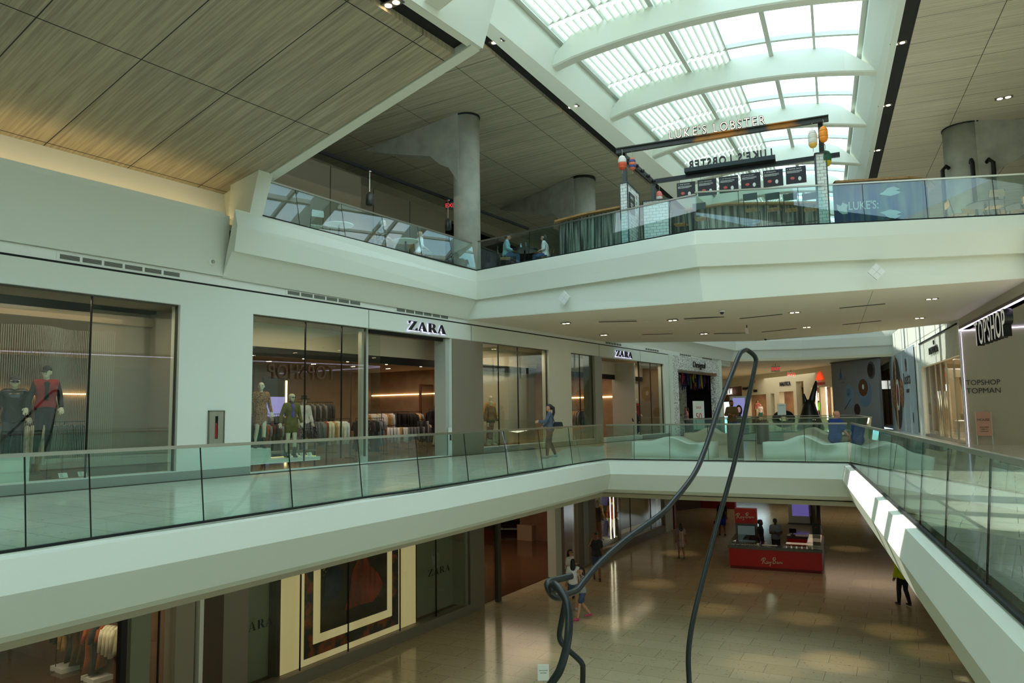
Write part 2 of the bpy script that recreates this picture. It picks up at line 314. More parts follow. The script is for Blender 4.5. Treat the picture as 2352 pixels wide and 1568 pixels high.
# far wood ceilings ----------------------------------------------------
def zl(x, y): return 14.2+.04*(x-sL(y))
angL = math.atan(.0926); angR = math.atan(.198)
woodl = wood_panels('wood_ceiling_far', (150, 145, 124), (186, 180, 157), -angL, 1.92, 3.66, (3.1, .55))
w = MB(); w.prism([(sL(13)-.55, 13), (-26.5, 13), (-29.5, 82), (sL(82)-.55, 82)], zl, lambda x, y: zl(x, y)+.3)
struct('ceiling', w, woodl, 'far left wood panel ceiling above the food hall', 'ceiling')
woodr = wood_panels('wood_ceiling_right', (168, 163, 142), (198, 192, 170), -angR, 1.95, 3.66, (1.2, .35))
w = MB(); w.prism([(sR(13)+.55, 13), (16, 13), (16, 82), (sR(82)+.55, 82)], lambda x, y: 14.25, lambda x, y: 14.6)
struct('ceiling', w, woodr, 'right hand wood panel ceiling beside the skylight', 'ceiling')
w = MB(); w.prism([(sL(13)-.56, 13), (sL(13)-.06, 13), (sL(82)-.06, 82), (sL(82)-.56, 82)], 14.32, 14.5)
struct('trim_9', w, SLOT, 'long black slot at the left edge of the big skylight', 'slot')
w = MB(); w.prism([(sR(13)+.56, 13), (sR(13)+.06, 13), (sR(82)+.06, 82), (sR(82)+.56, 82)], 14.32, 14.5)
struct('trim_10', w, SLOT, 'long black slot at the right edge of the big skylight', 'slot')
w = MB()
w.loft([[(sL(y)-.08, y, 14.17), (sL(y)+.1, y, 14.3), (bL(y), y, 15.4), (bL(y)+.02, y, 15.95), (bL(y)-1.3, y, 16.4), (sL(y)-.08, y, 14.6)] for y in (13, 82)])
w.loft([[(sR(y)+.08, y, 14.17), (sR(y)-.1, y, 14.3), (bR(y), y, 15.4), (bR(y)-.02, y, 15.95), (bR(y)+1.3, y, 16.4), (sR(y)+.08, y, 14.6)] for y in (13, 82)])
struct('trim_11', w, WHITE, 'deep white curbs along both sides of the big skylight', 'curb')
w = MB(); w.prism([(-30, 13), (bL(13)-1.2, 13), (bL(82)-1.2, 82), (-30, 82)], 14.9, 15.2); w.prism([(16, 13), (bR(13)+1.2, 13), (bR(82)+1.2, 82), (16, 82)], 14.9, 15.2)
w.box((-30, 82, 4), (16, 82.3, 17)); w.box((-9.2, 12.9, 14.4), (16, 13.2, 15.6)); w.box((-30.3, -9, -5.4), (-30, 90, 15.2)); w.box((16, -9, -5.4), (16.3, 90, 15.2)); w.box((-30, -9.3, -5.4), (16, -9, 11.5))
struct('wall_outer', w, WHITE, 'outer roof and enclosing walls of the building')
# skylight: arches, glazing bars, panes, louvres -----------------------------
sky = thing('skylight', 'long white framed vaulted glass skylight with curved beams', 'skylight', (-9, 40, 15)); sky['kind'] = 'structure'
def arch_y(k, s): yl = 30.23+5.93*k; yr = yl+1.67; return yl+(yr-yl)*s
def sp(k, s, z):          # point on the vault: k arch number (float), s 0..1 across
    y = arch_y(k, s); x = bL(y)+(bR(y)-bL(y))*s; return Vector((x, y, z+.52*4*s*(1-s)))
def G(s): return 15.95
for k in range(-2, 9):
    m = MB(); rings = []
    for i in range(17):
        s = i/16; t0 = 14.78+(.12 if .03 < s < .97 else 0); e = .0
        c = sp(k, s, 0); zb = c.z+t0-.12; zt = c.z+15.85
        if i == 0: c = c-Vector((.5, 0, 0)); zt = zb+.12
        if i == 16: c = c+Vector((.5, 0, 0)); zt = zb+.12
        if i in (1, 15): zt = c.z+15.7
        rings.append([(c.x, c.y-.26, zb+.05), (c.x, c.y-.2, zb), (c.x, c.y+.2, zb), (c.x, c.y+.26, zb+.05), (c.x, c.y+.26, zt), (c.x, c.y-.26, zt)])
    m.loft(rings).build('beam', WHITE, sky, world=True)
NS = 6
SM = M('skylight_bar', (200, 206, 198), .6)
for j in range(NS+1):       # long bars
    m = MB(); s = .01+.98*j/NS; rings = []
    for k2 in range(-4, 17):
        p = sp(k2/2, s, 15.95); ww = .09 if j % 2 == 0 else .05; hh = .26 if j % 2 == 0 else .15
        rings.append([p+Vector((-ww, 0, 0)), p+Vector((ww, 0, 0)), p+Vector((ww, 0, -hh)), p+Vector((-ww, 0, -hh))])
    m.loft(rings).build('glazing_bar', SM, sky, world=True)
for k in range(-2, 8):
    for fr in (.22, .78):
        m = MB(); rings = []
        for i in range(17):
            p = sp(k+fr, i/16, 15.95); rings.append([p+Vector((0, -.08, .02)), p+Vector((0, .08, .02)), p+Vector((0, .08, -.16)), p+Vector((0, -.08, -.16))])
        m.loft(rings).build('purlin', SM, sky, world=True)
    m = MB(); rings = [[sp(k, i/16, 16.0), sp(k+1, i/16, 16.0)] for i in range(17)]
    m.loft(rings, close=False, caps=False).build('glass_pane', KGLASS, sky, world=True)
LV = M('louvre_white', (228, 232, 226), .5)
LV.node_tree.nodes['Principled BSDF'].inputs['Transmission Weight'].default_value = 0
def louvre_mat():
    m = bpy.data.materials.new('louvre_fabric'); m.use_nodes = True; t = m.node_tree; t.nodes.clear(); N = t.nodes.new
    o = N('ShaderNodeOutputMaterial'); mx = N('ShaderNodeMixShader'); d = N('ShaderNodeBsdfDiffuse'); r = N('ShaderNodeBsdfTranslucent'); mx.inputs[0].default_value = .45
    d.inputs[0].default_value = (.85, .87, .84, 1); r.inputs[0].default_value = (.8, .84, .8, 1)
    t.links.new(d.outputs[0], mx.inputs[1]); t.links.new(r.outputs[0], mx.inputs[2]); t.links.new(mx.outputs[0], o.inputs[0]); return m
LV = louvre_mat()
for k in range(-2, 8):
    for (f0, f1) in ((.0, .2), (.24, .76), (.8, 1.0)):
        for j in range(3):
            m = MB()
            for q in range(6):
                s = .02+(j*2+(q+.5)/3)/12*1.02*1.0
                s = .018+(j+(q+.6)/6.4)/6*.99
                P = [sp(k+f0, s, 15.72), sp(k+f1, s, 15.72)]; w1 = Vector((.13, 0, .10)); th = Vector((-.012, 0, .015))
                m.loft([[p-w1, p+w1, p+w1+th, p-w1+th] for p in P])
            m.build('louvre_panel', LV, sky, world=True)
m = MB()
for i in range(30):
    x = -8.6+.36*i
    for (a, b) in ((-7.9, -1.2), (-.7, 9.6)): m.loft([[(x-.13, y, 11.35), (x+.13, y, 11.57), (x+.12, y, 11.59), (x-.14, y, 11.37)] for y in (a, b)])
m.build('louvre_panel', LV, sky, world=True)  # unseen louvres over the near skylight, added to keep sun off the near fascia
# level 3 slab, faceted fascia, soffit -----------------------------------------
Z3 = 6.7; ZS = 4.93
E3 = [(-15.98, 12.45), (-16.0, 21.95), (-7.28, 20.9), (.68, 24.62), (9, 28.5)]
f3 = MB()
f3.prism([(-29.9, 12.6), (-16.05, 12.6), (-16.1, 22.05), (-16.4, 36), (-16.4, 53), (-29.9, 53)], 6.3, Z3)
f3.prism([(-16.4, 22.0), (-7.28, 21.0), (.7, 24.75), (15.9, 31), (15.9, 36), (-1.4, 36), (-5.1, 37.4), (-10.5, 37.9), (-16.4, 33.9)], 6.3, Z3)
f3.prism([(-1.2, 35.5), (15.9, 36), (15.9, 58), (-6.4, 58.5)], 6.3, Z3)
f3.prism([(-29.9, 53), (-16.5, 53.6), (-11.9, 55.8), (-6.5, 56.4), (15.9, 57), (15.9, 82), (-29.9, 82)], 6.3, Z3)
f3.prism([(4, -8), (15.9, -8), (15.9, 30), (4, 26)], 6.3, Z3)
struct('floor', f3, TILE2, 'floor of the upper level food hall', 'floor')
w = MB()
rings = []
D3 = [(-16.45, 11.95, 5.0), (-16.45, 22.0, ZS), (-7.2, 21.0, 4.6), (.62, 24.62, ZS), (9, 28.4, ZS)]
for i, (p, d) in enumerate(zip(E3, D3)):
    o = Vector([(.0, 0), (.6, -.7), (.05, -1), (.3, -1), (.3, -1)][i]+(0,))
    q = Vector((p[0], p[1], 0))
    a = [q-o*.3+Vector((0, 0, 6.7)), q+Vector((0, 0, 6.7)), q+o*.06+Vector((0, 0, 6.66)), q+o*(.1 if i else 0)+Vector((.1 if i == 0 else 0, 0, 6.27)), q+o*(.03)+Vector((0, 0, 5.62)), q-o*.12+Vector((0 if i else -.1, 0, 5.62)), Vector(d)]
    if i == 0: a = [Vector((x.x, 11.62, x.z)) for x in a]
    rings.append(a)
w.loft(rings, close=False, caps=False)
w.add(rings[0], [tuple(range(7))])
struct('trim_12', w, WHITE, 'large faceted white fascia of the upper level', 'fascia')
w = MB(); sv = [(-16.5, 22.0, ZS), (-7.2, 21.0, 4.6), (.62, 24.62, ZS), (9, 28.4, ZS), (9, 40, ZS), (-1.3, 35.6, ZS), (-4.97, 37.48, ZS), (-10.51, 37.94, ZS), (-16.55, 33.5, ZS)]
sv += [(x, y, z+.03) for x, y, z in sv]
w.add(sv, [(0, 1, 7, 8), (1, 6, 7), (1, 5, 6), (1, 2, 5), (2, 3, 4, 5), (9, 17, 16, 10), (10, 16, 15), (10, 15, 14), (10, 14, 11), (11, 14, 13, 12), (8, 17, 9, 0), (7, 16, 17, 8), (6, 15, 16, 7), (5, 14, 15, 6), (4, 13, 14, 5)])
struct('ceiling', w, M('soffit_paint', (224, 218, 200), .75), 'smooth cream soffit under the upper level bridge', 'ceiling')
# second void fascia at level 3 (far, left, right)
PF = [(0, 6.7), (-.1, 6.3), (-.05, 5.7), (.12, 5.6), (.35, 4.93)]
w = MB(); sweep(w, [(-1.25, 36.0), (-5.7, 56.3), (-11.9, 55.1), (-16.0, 53.0), (-16.35, 33.9)][::-1], PF[::-1]); sweep(w, [(-16.4, 34.1), (-10.5, 38.2), (-5.0, 37.6)], [(0, 6.7), (-.1, 5.4), (.1, 4.93)])
struct('trim_13', w, WHITE2, 'faceted white fascia around the second void', 'fascia')
w = MB(); w.prism([(-16.5, 53.0), (-11.8, 55.4), (-6.3, 56.2), (-6.3, 60), (-20, 88), (-42, 82), (-26, 60)], 4.93, 5.1)
struct('ceiling', w, M('soffit_far', (214, 206, 180), .75), 'low cream ceiling of the far arcade', 'ceiling')
# lower level: soffit + shopfront wall (slightly splayed)
Lp = Vector((-14.95, 13, -5.1)); Ld = Vector((-.0433, .99906, 0)); Ln = Vector((.99906, .0433, 0))
def RL(px, py): return RP(px, py, Lp, Ln)
def LW(u, off=0, z=0): v = Lp+Ld*(u-13)+Ln*off; return Vector((v.x, v.y, z))
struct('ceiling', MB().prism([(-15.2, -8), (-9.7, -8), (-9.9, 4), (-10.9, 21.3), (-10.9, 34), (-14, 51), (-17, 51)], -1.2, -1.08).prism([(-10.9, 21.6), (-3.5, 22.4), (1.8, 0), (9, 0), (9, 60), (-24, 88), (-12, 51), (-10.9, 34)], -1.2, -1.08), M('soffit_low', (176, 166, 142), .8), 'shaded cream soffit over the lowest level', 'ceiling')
w = MB()
holes(w, LW(-5, 0, -5.1), Ld, 45.6, 4.0, [(3, 15.25, .12, 3.9), (16.4, 25.45, .3, 3.9), (26.3, 32.0, .0, 3.9), (32.3, 33.75, .2, 3.9), (35.4, 44.3, .35, 3.9)], .35, -Ln)
struct('wall_lower', w, GREIGE, 'grey brown storefront wall of the lowest level')
struct('wall_panel', MB().loft([[LW(a, 0.02, -5.1), LW(b, .02, -5.1), LW(b, .02, -1.1), LW(a, .02, -1.1)] for a, b in ()] or [[LW(10.2, .03, -5.1), LW(10.2, -.5, -5.1), LW(10.2, -.5, -1.1), LW(10.2, .03, -1.1)], [LW(10.7, .03, -5.1), LW(10.7, -.5, -5.1), LW(10.7, -.5, -1.1), LW(10.7, .03, -1.1)]]), M('brown_panel', (74, 60, 42), .6), 'dark brown panel between glass store and grey pier')
struct('wall_panel', MB().loft([[LW(u, .05, -5.1), LW(u, -.5, -5.1), LW(u, -.5, -1.1), LW(u, .05, -1.1)] for u in (39.35, 40.5)]), WHITE, 'white pier with a slim display at the end of the lower shopfront')
# right side: shop fronts on the splayed wall
Rd = Vector((-.2171, .9761, 0)); Rn = Vector((-.9761, -.2171, 0)); Rp = Vector((-1.46, 34.4, 0))
def RR(px, py): return RP(px, py, Rp, Rn)
def RWL(u, off=0, z=0): v = Rp+Rd*u+Rn*off; return Vector((v.x, v.y, z))
# ================================================================== RAILINGS
def railing(label, J, z0, n, h=1.09, lean=.12, base=True, group='glass railings', gm=None, top=None):
    """J plan points of the joints in order, n unit vector pointing away from the void"""
    J = [Vector((p[0], p[1], 0)) for p in J]; n = Vector((n[0], n[1], 0)).normalized()
    t = thing('glass_railing', label, 'railing', (J[0].x, J[0].y, z0), group=group)
    Z = Vector((0, 0, z0)); up = Vector((0, 0, h-.03))
    for a, b in zip(J, J[1:]):
        d = (b-a).normalized()*.008
        P = [a+d+Z, b-d+Z, b-d+Z+up+n*lean, a+d+Z+up+n*lean]; m = MB()
        m.loft([P, [p+n*.014 for p in P]]); m.build('glass_panel', gm or RGLASS, t, world=True)
    m = MB(); a, b = J[0], J[-1]
    for a, b in zip(J, J[1:]): m.bar(a+Z+up+n*lean, b+Z+up+n*lean, .05, .045)
    m.build('handrail', STEEL, t, world=True)
    for p in J[1:-1]: MB().bar(p+Z+n*.007, p+Z+up+n*(lean+.007), .012, .016, (n.x, n.y, 0)).build('joint_seal', BLACK, t, world=True)
    if base:
        m = MB()
        for a, b in zip(J, J[1:]): m.bar(a+Z+Vector((0, 0, .012))+n*.01, b+Z+Vector((0, 0, .012))+n*.01, .06, .03)
        m.build('base_channel', SLOT, t, world=True)
    return t
G2 = 'glass railings around the middle level void'
railing('long glass railing in front of the left shopfronts, lowest in view', [(-9.3, .5), (-9.32, 2.2)]+[RZ(*p, 0) for p in ((60, 1262), (210, 1239), (469, 1200), (673, 1169), (833, 1144), (966, 1125), (1077, 1107), (1168, 1092), (1247, 1079), (1316, 1067))]+[PB], 0, (-1, -.06), group=G2)
railing('glass railing across the far end of the near void, before the wavy benches', [PB]+[Vector(PB+(0,)).lerp(Vector(PC+(0,)), k) for k in (.13, .29, .455, .65, .84)]+[PC], 0, (-.1, 1), lean=.06, group=G2)
railing('glass railing on the right side of the near void, running toward the viewer', [PC]+[(rline(y), y) for y in (20.3, 18.6, 16.9, 15.2, 13.5, 11.8, 10.5, 8.95, 7.25, 5.5, 3.8, 2.1, .5)], 0, (.97, .23), lean=.1, group=G2)
G3 = 'glass railings around the second void'
railing('glass railing at the near edge of the second void, behind the benches', [Vector(H2[0]+(0,)).lerp(Vector(H2[1]+(0,)), k/5) for k in range(6)], 0, (0, -1), lean=.05, group=G3)
railing('glass railing on the right edge of the second void', [Vector(H2[1]+(0,)).lerp(Vector(H2[2]+(0,)), k/8) for k in range(9)], 0, (1, .2), group=G3)
railing('most distant glass railing, at the far edge of the second void', [Vector(H2[3]+(0,)).lerp(Vector(H2[2]+(0,)), k/4) for k in range(5)], 0, (0, 1), group=G3)
railing('glass railing on the shop side of the second void', [Vector(H2[0]+(0,)).lerp(Vector(H2[3]+(0,)), k/8) for k in range(9)], 0, (-1, 0), group=G3)
G4 = 'glass railings of the upper food hall'
UG = glass('upper_glass', (.80, .91, .90), 1.1)
railing('upper glass railing above the main shop sign, mirroring the skylight', [(-15.98, 12.45)]+[RZ(*p, Z3) for p in ((689, 518), (794, 545), (888, 569), (970, 589), (1042, 607))]+[(-16.0, 21.95)], Z3, (-1, 0), lean=.2, group=G4, gm=UG)
railing('upper glass railing from the corner column to the tiled pillars', [(-16.0, 21.95)]+[Vector((-16.0, 21.95, 0)).lerp(Vector((-7.28, 20.9, 0)), k) for k in (.11, .28, .46, .63, .78, .90)]+[(-7.28, 20.9)], Z3, (.12, 1), h=1.13, lean=.1, group=G4, gm=UG)
railing('upper glass railing at the top right in front of the blue bar wall', [Vector((-7.28, 20.9, 0)).lerp(Vector((.68, 24.62, 0)), k) for k in (0, .14, .33, .53, .72, .92, 1.1, 1.3)], Z3, (-.42, .9), h=1.18, lean=.06, group=G4, gm=UG)
# ================================================================== PEOPLE AND MANNEQUINS
def remesh(o, vs=.013, sm=3):
    r = o.modifiers.new('remesh', 'REMESH'); r.mode = 'VOXEL'; r.voxel_size = vs; r.use_smooth_shade = True
    if sm: s = o.modifiers.new('smooth', 'SMOOTH'); s.factor = .5; s.iterations = sm
    return o
STAND = dict(pel=(0, 0, .95), wai=(0, 0, 1.10), che=(0, 0, 1.30), nec=(0, 0, 1.44), hed=(0, .015, 1.59), shL=(-.17, 0, 1.40), shR=(.17, 0, 1.40),
             elL=(-.22, -.02, 1.13), elR=(.22, -.02, 1.13), haL=(-.24, .06, .90), haR=(.24, .06, .90),
             hiL=(-.085, 0, .90), hiR=(.085, 0, .90), knL=(-.10, .03, .49), knR=(.10, .03, .49), anL=(-.11, -.01, .08), anR=(.11, -.01, .08))
WALK = dict(STAND, knL=(-.10, .14, .51), anL=(-.10, .22, .09), knR=(.09, -.02, .49), anR=(.09, -.28, .16), elL=(-.22, -.10, 1.15), haL=(-.24, -.12, .90), elR=(.22, .06, 1.14), haR=(.22, .22, .95))
STEP = dict(STAND, knL=(-.10, .08, .50), anL=(-.11, .10, .08), knR=(.09, .02, .49), anR=(.09, -.16, .10))
MODEL = dict(STAND, knL=(-.07, .08, .50), anL=(-.05, .12, .08), anR=(.13, -.05, .08), elL=(-.25, -.06, 1.14), haL=(-.26, .08, .93), elR=(.26, -.04, 1.14), haR=(.31, .05, .93))
def SIT(seat=.46, lean=0.):
    d = {}; dz = seat+.09-.95
    for k, v in STAND.items(): d[k] = (v[0], v[1]+lean*max(0, v[2]-.95), v[2]+dz)
    f = (seat+.06)
    for s, q in ((-1, 'L'), (1, 'R')):
        d['hi'+q] = (s*.09, .0, seat+.07); d['kn'+q] = (s*.11, .44, seat+.07); d['an'+q] = (s*.11, .42, .08)
        d['el'+q] = (s*.22, .02+lean*.2, seat+.30); d['ha'+q] = (s*.13, .28, seat+.22)
    return d
def V(d, k): return Vector(d[k])
def torso(m, d, g=0., low='pel', thin=1., bust=0):
    c, w, p = V(d, 'che'), V(d, 'wai'), V(d, 'pel'); X = Vector((1, 0, 0)); hs = (V(d, 'shR')-V(d, 'shL')).length/2
    m.hull([(c-X*.075, .105*thin+g), (c+X*.075, .105*thin+g), (w-X*.045, .095*thin+g), (w+X*.045, .095*thin+g)])
    m.hull([(V(d, 'shL')+X*.02, .055+g), (V(d, 'shR')-X*.02, .055+g), (c-X*.07+Vector((0, 0, -.02)), .1*thin+g), (c+X*.07+Vector((0, 0, -.02)), .1*thin+g)])
    if low == 'pel': m.hull([(w-X*.045, .095*thin+g), (w+X*.045, .095*thin+g), (p-X*.065, .11+g), (p+X*.065, .11+g)])
    if bust:
        m.hull([(c+Vector((-.06, .055, -.03)), .055+g), (c+Vector((.06, .055, -.03)), .055+g), (c+Vector((0, .02, .08)), .05+g)])
def arm(m, d, q, g=0., upto=1.):
    s, e, h = V(d, 'sh'+q), V(d, 'el'+q), V(d, 'ha'+q)
    if upto <= .5: m.hull([(s, .052+g), (s.lerp(e, upto*2), .044+g)]); return
    m.hull([(s, .052+g), (e, .040+g)]); k = (upto-.5)*2; m.hull([(e, .041+g), (e.lerp(h, k), .040-.014*k+g)])
def leg(m, d, q, g=0., upto=1., flare=0):
    h, k, a = V(d, 'hi'+q), V(d, 'kn'+q), V(d, 'an'+q)
    if upto <= .5: m.hull([(h, .088+g), (h.lerp(k, upto*2), .082-.03*upto*2+g+flare)]); return
    m.hull([(h, .088+g), (k, .055+g)]); f = (upto-.5)*2; m.hull([(k, .055+g), (k.lerp(a, .35)+Vector((0, -.012, 0)), .052+g), (k.lerp(a, f), .036+g+flare)])
def figure(name, label, cat, loc, rz, h=1.72, pose=STAND, skin=(176, 128, 98), wear=(), hair=None, look=0., group=None, shoes=(40, 40, 42), thin=1., glossy=False, female=False, extra=None, features=True, vs=.0078):
    """a clothed body; wear = list of (kind, material, ...). Local frame: faces +Y, feet at z=0"""
    t = thing(name, label, cat, loc, rz, group); sc = h/1.72; t.scale = (sc, sc, sc); d = pose
    sk = CREAM if skin is None else M('skin_%d_%d_%d' % skin, skin, .55)
    m = MB(); torso(m, d, 0, thin=thin, bust=female)
    for q, s in (('L', -1), ('R', 1)):
        arm(m, d, q); leg(m, d, q)
        e, w_ = V(d, 'el'+q), V(d, 'ha'+q); fd = (w_-e).normalized(); sd = fd.cross(Vector((0, 1, .2))).normalized()
        if d.get('fist'+q): fd2 = d['fist'+q]; fd = Vector(fd2).normalized(); sd = fd.orthogonal().normalized()
        pm = w_+fd*.085
        m.hull([(w_, .022), (pm+sd*.030, .013), (pm-sd*.030, .013)])
        bend = (Vector((0, 0, 0))-V(d, 'ha'+q)); bend.z = 0; bend = (bend.normalized() if bend.length > .01 else Vector((0, 1, 0)))*.35
        for i, ln in enumerate((.062, .074, .068, .054)):
            b = pm+sd*(.034-.0226*i); k1 = b+(fd+sd*(.12-.08*i)).normalized()*ln*.6; k2 = k1+(fd+bend+sd*(.12-.08*i)).normalized()*ln*.6
            m.hull([(b, .0088), (k1, .0082)]); m.hull([(k1, .0082), (k2, .0074)])
        th = w_+fd*.03+sd*.022; m.hull([(th, .012), (th+(fd*.6+sd).normalized()*.045, .010)]); m.hull([(th+(fd*.6+sd).normalized()*.045, .010), (th+(fd*.6+sd).normalized()*.045+fd*.03, .009)])
        a = V(d, 'an'+q); fw = Vector((0, 1, 0)) if not d.get('toe'+q) else Vector(d['toe'+q])
        m.hull([(a, .038), (a+fw*-.03+Vector((0, 0, -.045)), .03)]); m.hull([(a+fw*-.03+Vector((0, 0, -.047)), .03), (a+fw*.12+Vector((0, 0, -.05)), .028), (a+fw*.17+Vector((0, 0, -.056)), .02)])
    H_ = V(d, 'hed'); n_ = V(d, 'nec'); c, s_ = math.cos(look), math.sin(look)
    def hp(x, y, z): return H_+Vector((x*c-y*s_, x*s_+y*c, z))
    m.hull([(n_-Vector((0, 0, .03)), .055), (H_-Vector((0, .01, .05)), .048)])
    m.hull([(hp(0, -.02, .04), .082), (hp(0, .02, .045), .076), (hp(0, .045, -.06), .038), (hp(0, .02, -.02), .066)])
    m.hull([(hp(0, .088, .02), .009), (hp(0, .108, -.018), .013)])                    # nose
    m.hull([(hp(-.014, .088, -.05), .009), (hp(.014, .088, -.05), .009)])             # lips
    for s in (-1, 1): m.hull([(hp(s*.078, -.005, .02), .014), (hp(s*.078, -.005, -.01), .011)])   # ears
    remesh(m.build('body', sk, t), vs, 1)
    if features:
        e = MB()
        for s in (-1, 1): e.ell(hp(s*.030, .088, .022), .012, .008, .007, 8)
        e.build('eyes', M('eye_dark', (36, 28, 24), .3), t, True)
        if skin is not None: MB().hull([(hp(-.017, .094, -.052), .006), (hp(.017, .094, -.052), .006)]).build('mouth', M('lips', (134, 72, 66), .5), t, True)
    if shoes:
        for q in 'LR':
            a = V(d, 'an'+q); fw = Vector((0, 1, 0)) if not d.get('toe'+q) else Vector(d['toe'+q]); sh = MB()
            sh.hull([(a+Vector((0, 0, -.005)), .043), (a+fw*-.035+Vector((0, 0, -.042)), .037)]); sh.hull([(a+fw*-.035+Vector((0, 0, -.045)), .036), (a+fw*.12+Vector((0, 0, -.045)), .036), (a+fw*.18+Vector((0, 0, -.052)), .028)])
            if isinstance(shoes, tuple) and len(shoes) == 4: sh.hull([(a, .05), (a+Vector((0, 0, .16)), .056)])
            remesh(sh.build('shoe', M('shoe_%d_%d_%d' % shoes[:3], shoes[:3], .5), t), .012, 2)
    for wr in wear:
        k, mt = wr[0], wr[1]; g = wr[2] if len(wr) > 2 else .016; up = wr[3] if len(wr) > 3 else None
        m = MB()
        if k in ('shirt', 'jacket', 'coat'):
            torso(m, d, g, thin=thin, bust=female); p = V(d, 'pel')
            for q in 'LR': arm(m, d, q, g*.8, up if up else (.32 if k == 'shirt' else .97))
            if k == 'jacket': m.hull([(p+Vector((-.06, 0, -.03)), .115+g), (p+Vector((.06, 0, -.03)), .115+g), (V(d, 'wai'), .12)])
            if k == 'coat': m.hull([(p+Vector((-.06, 0, 0)), .11+g), (p+Vector((.06, 0, 0)), .11+g), (p+Vector((-.09, 0, -.35)), .10+g), (p+Vector((.09, 0, -.35)), .10+g)])
            nm = k
        elif k == 'top':
            torso(m, d, g, thin=thin, bust=female); nm = 'top'
        elif k in ('trousers', 'shorts', 'leggings'):
            p = V(d, 'pel'); m.hull([(p-Vector((.06, 0, 0)), .112+g*.5), (p+Vector((.06, 0, 0)), .112+g*.5), (V(d, 'wai')-Vector((0, 0, .03)), .10), (V(d, 'hiL'), .09+g*.5), (V(d, 'hiR'), .09+g*.5)])
            for q in 'LR': leg(m, d, q, g, up or {'trousers': 1., 'leggings': .97, 'shorts': .34}[k], .012 if k == 'shorts' else 0)
            nm = k
        elif k == 'skirt':
            p = V(d, 'pel'); L = up or .45
            m.hull([(p+Vector((-.05, 0, .05)), .105), (p+Vector((.05, 0, .05)), .105), (p+Vector((-.08, .0, -L)), .10+g), (p+Vector((.08, .0, -L)), .10+g)]); nm = 'skirt'
        elif k == 'hood':
            m.hull([(H_+Vector((0, -.02, .03)), .115), (n_, .10)]); nm = 'hood'
        elif k == 'scarf':
            m.hull([(n_+Vector((0, .01, .0)), .075), (n_+Vector((0, .01, .04)), .066)]); nm = 'scarf'
        remesh(m.build(nm, mt, t), .014, 3)
    if hair:
        hc, st = hair[0], hair[1]; hm = M('hair_%d_%d_%d' % hc, hc, .5); m = MB()
        if st != 'bald':
            m.hull([(hp(0, -.03, .055), .084), (hp(0, .022, .075), .068)]); m.hull([(hp(0, -.05, .02), .074), (hp(0, -.03, .06), .084)])
        if st == 'long': m.hull([(hp(0, -.045, .03), .082), (hp(-.05, -.07, -.16), .05), (hp(.05, -.07, -.16), .05)]); m.hull([(hp(-.045, -.07, -.16), .05), (hp(.045, -.07, -.16), .05), (hp(-.03, -.085, -.36), .035), (hp(.03, -.085, -.36), .035)])
        if st == 'bob': m.hull([(hp(0, -.04, .03), .088), (hp(-.045, -.04, -.10), .05), (hp(.045, -.04, -.10), .05)])
        if st == 'pony': m.hull([(hp(0, -.09, .06), .04), (hp(0, -.15, .02), .038)]); m.hull([(hp(0, -.15, .02), .042), (hp(0, -.15, -.14), .044), (hp(0, -.12, -.28), .022)])
        if st == 'beard': m.hull([(hp(0, .05, -.06), .042), (hp(-.03, .035, -.045), .035), (hp(.03, .035, -.045), .035)])
        if st != 'bald': remesh(m.build('hair', hm, t), .011, 2)
    if extra: extra(t, d, hp)
    return t
def cap_on(mt, brim=.09):
    def f(t, d, hp):
        m = MB(); m.hull([(hp(0, -.015, .075), .086), (hp(0, .01, .08), .082)]); m.hull([(hp(-.05, .08, .055), .012), (hp(.05, .08, .055), .012), (hp(-.03, .08+brim, .035), .01), (hp(.03, .08+brim, .035), .01)])
        remesh(m.build('cap', mt, t), .01, 2)
    return f
def front(mt, w_=.045, then=None):
    def f(t, d, hp):
        c, w2 = V(d, 'che'), V(d, 'wai'); remesh(MB().hull([(c+Vector((0, .085, .08)), w_), (w2+Vector((0, .085, -.02)), w_)]).build('shirt_front', mt, t, True), .012)
        if then: then(t, d, hp)
    return f
def shades(t, d, hp):
    m = MB()
    for s in (-1, 1): m.ell(hp(s*.032, .094, .022), .027, .012, .018, 8); m.bar(hp(s*.055, .09, .028), hp(s*.085, -.01, .03), .008, .01)
    m.build('sunglasses', M('lens_black', (12, 12, 14), .1), t, True)
LEFT = -_R0; AWAY = _fh
def faced(v): return math.atan2(-v[0], v[1])
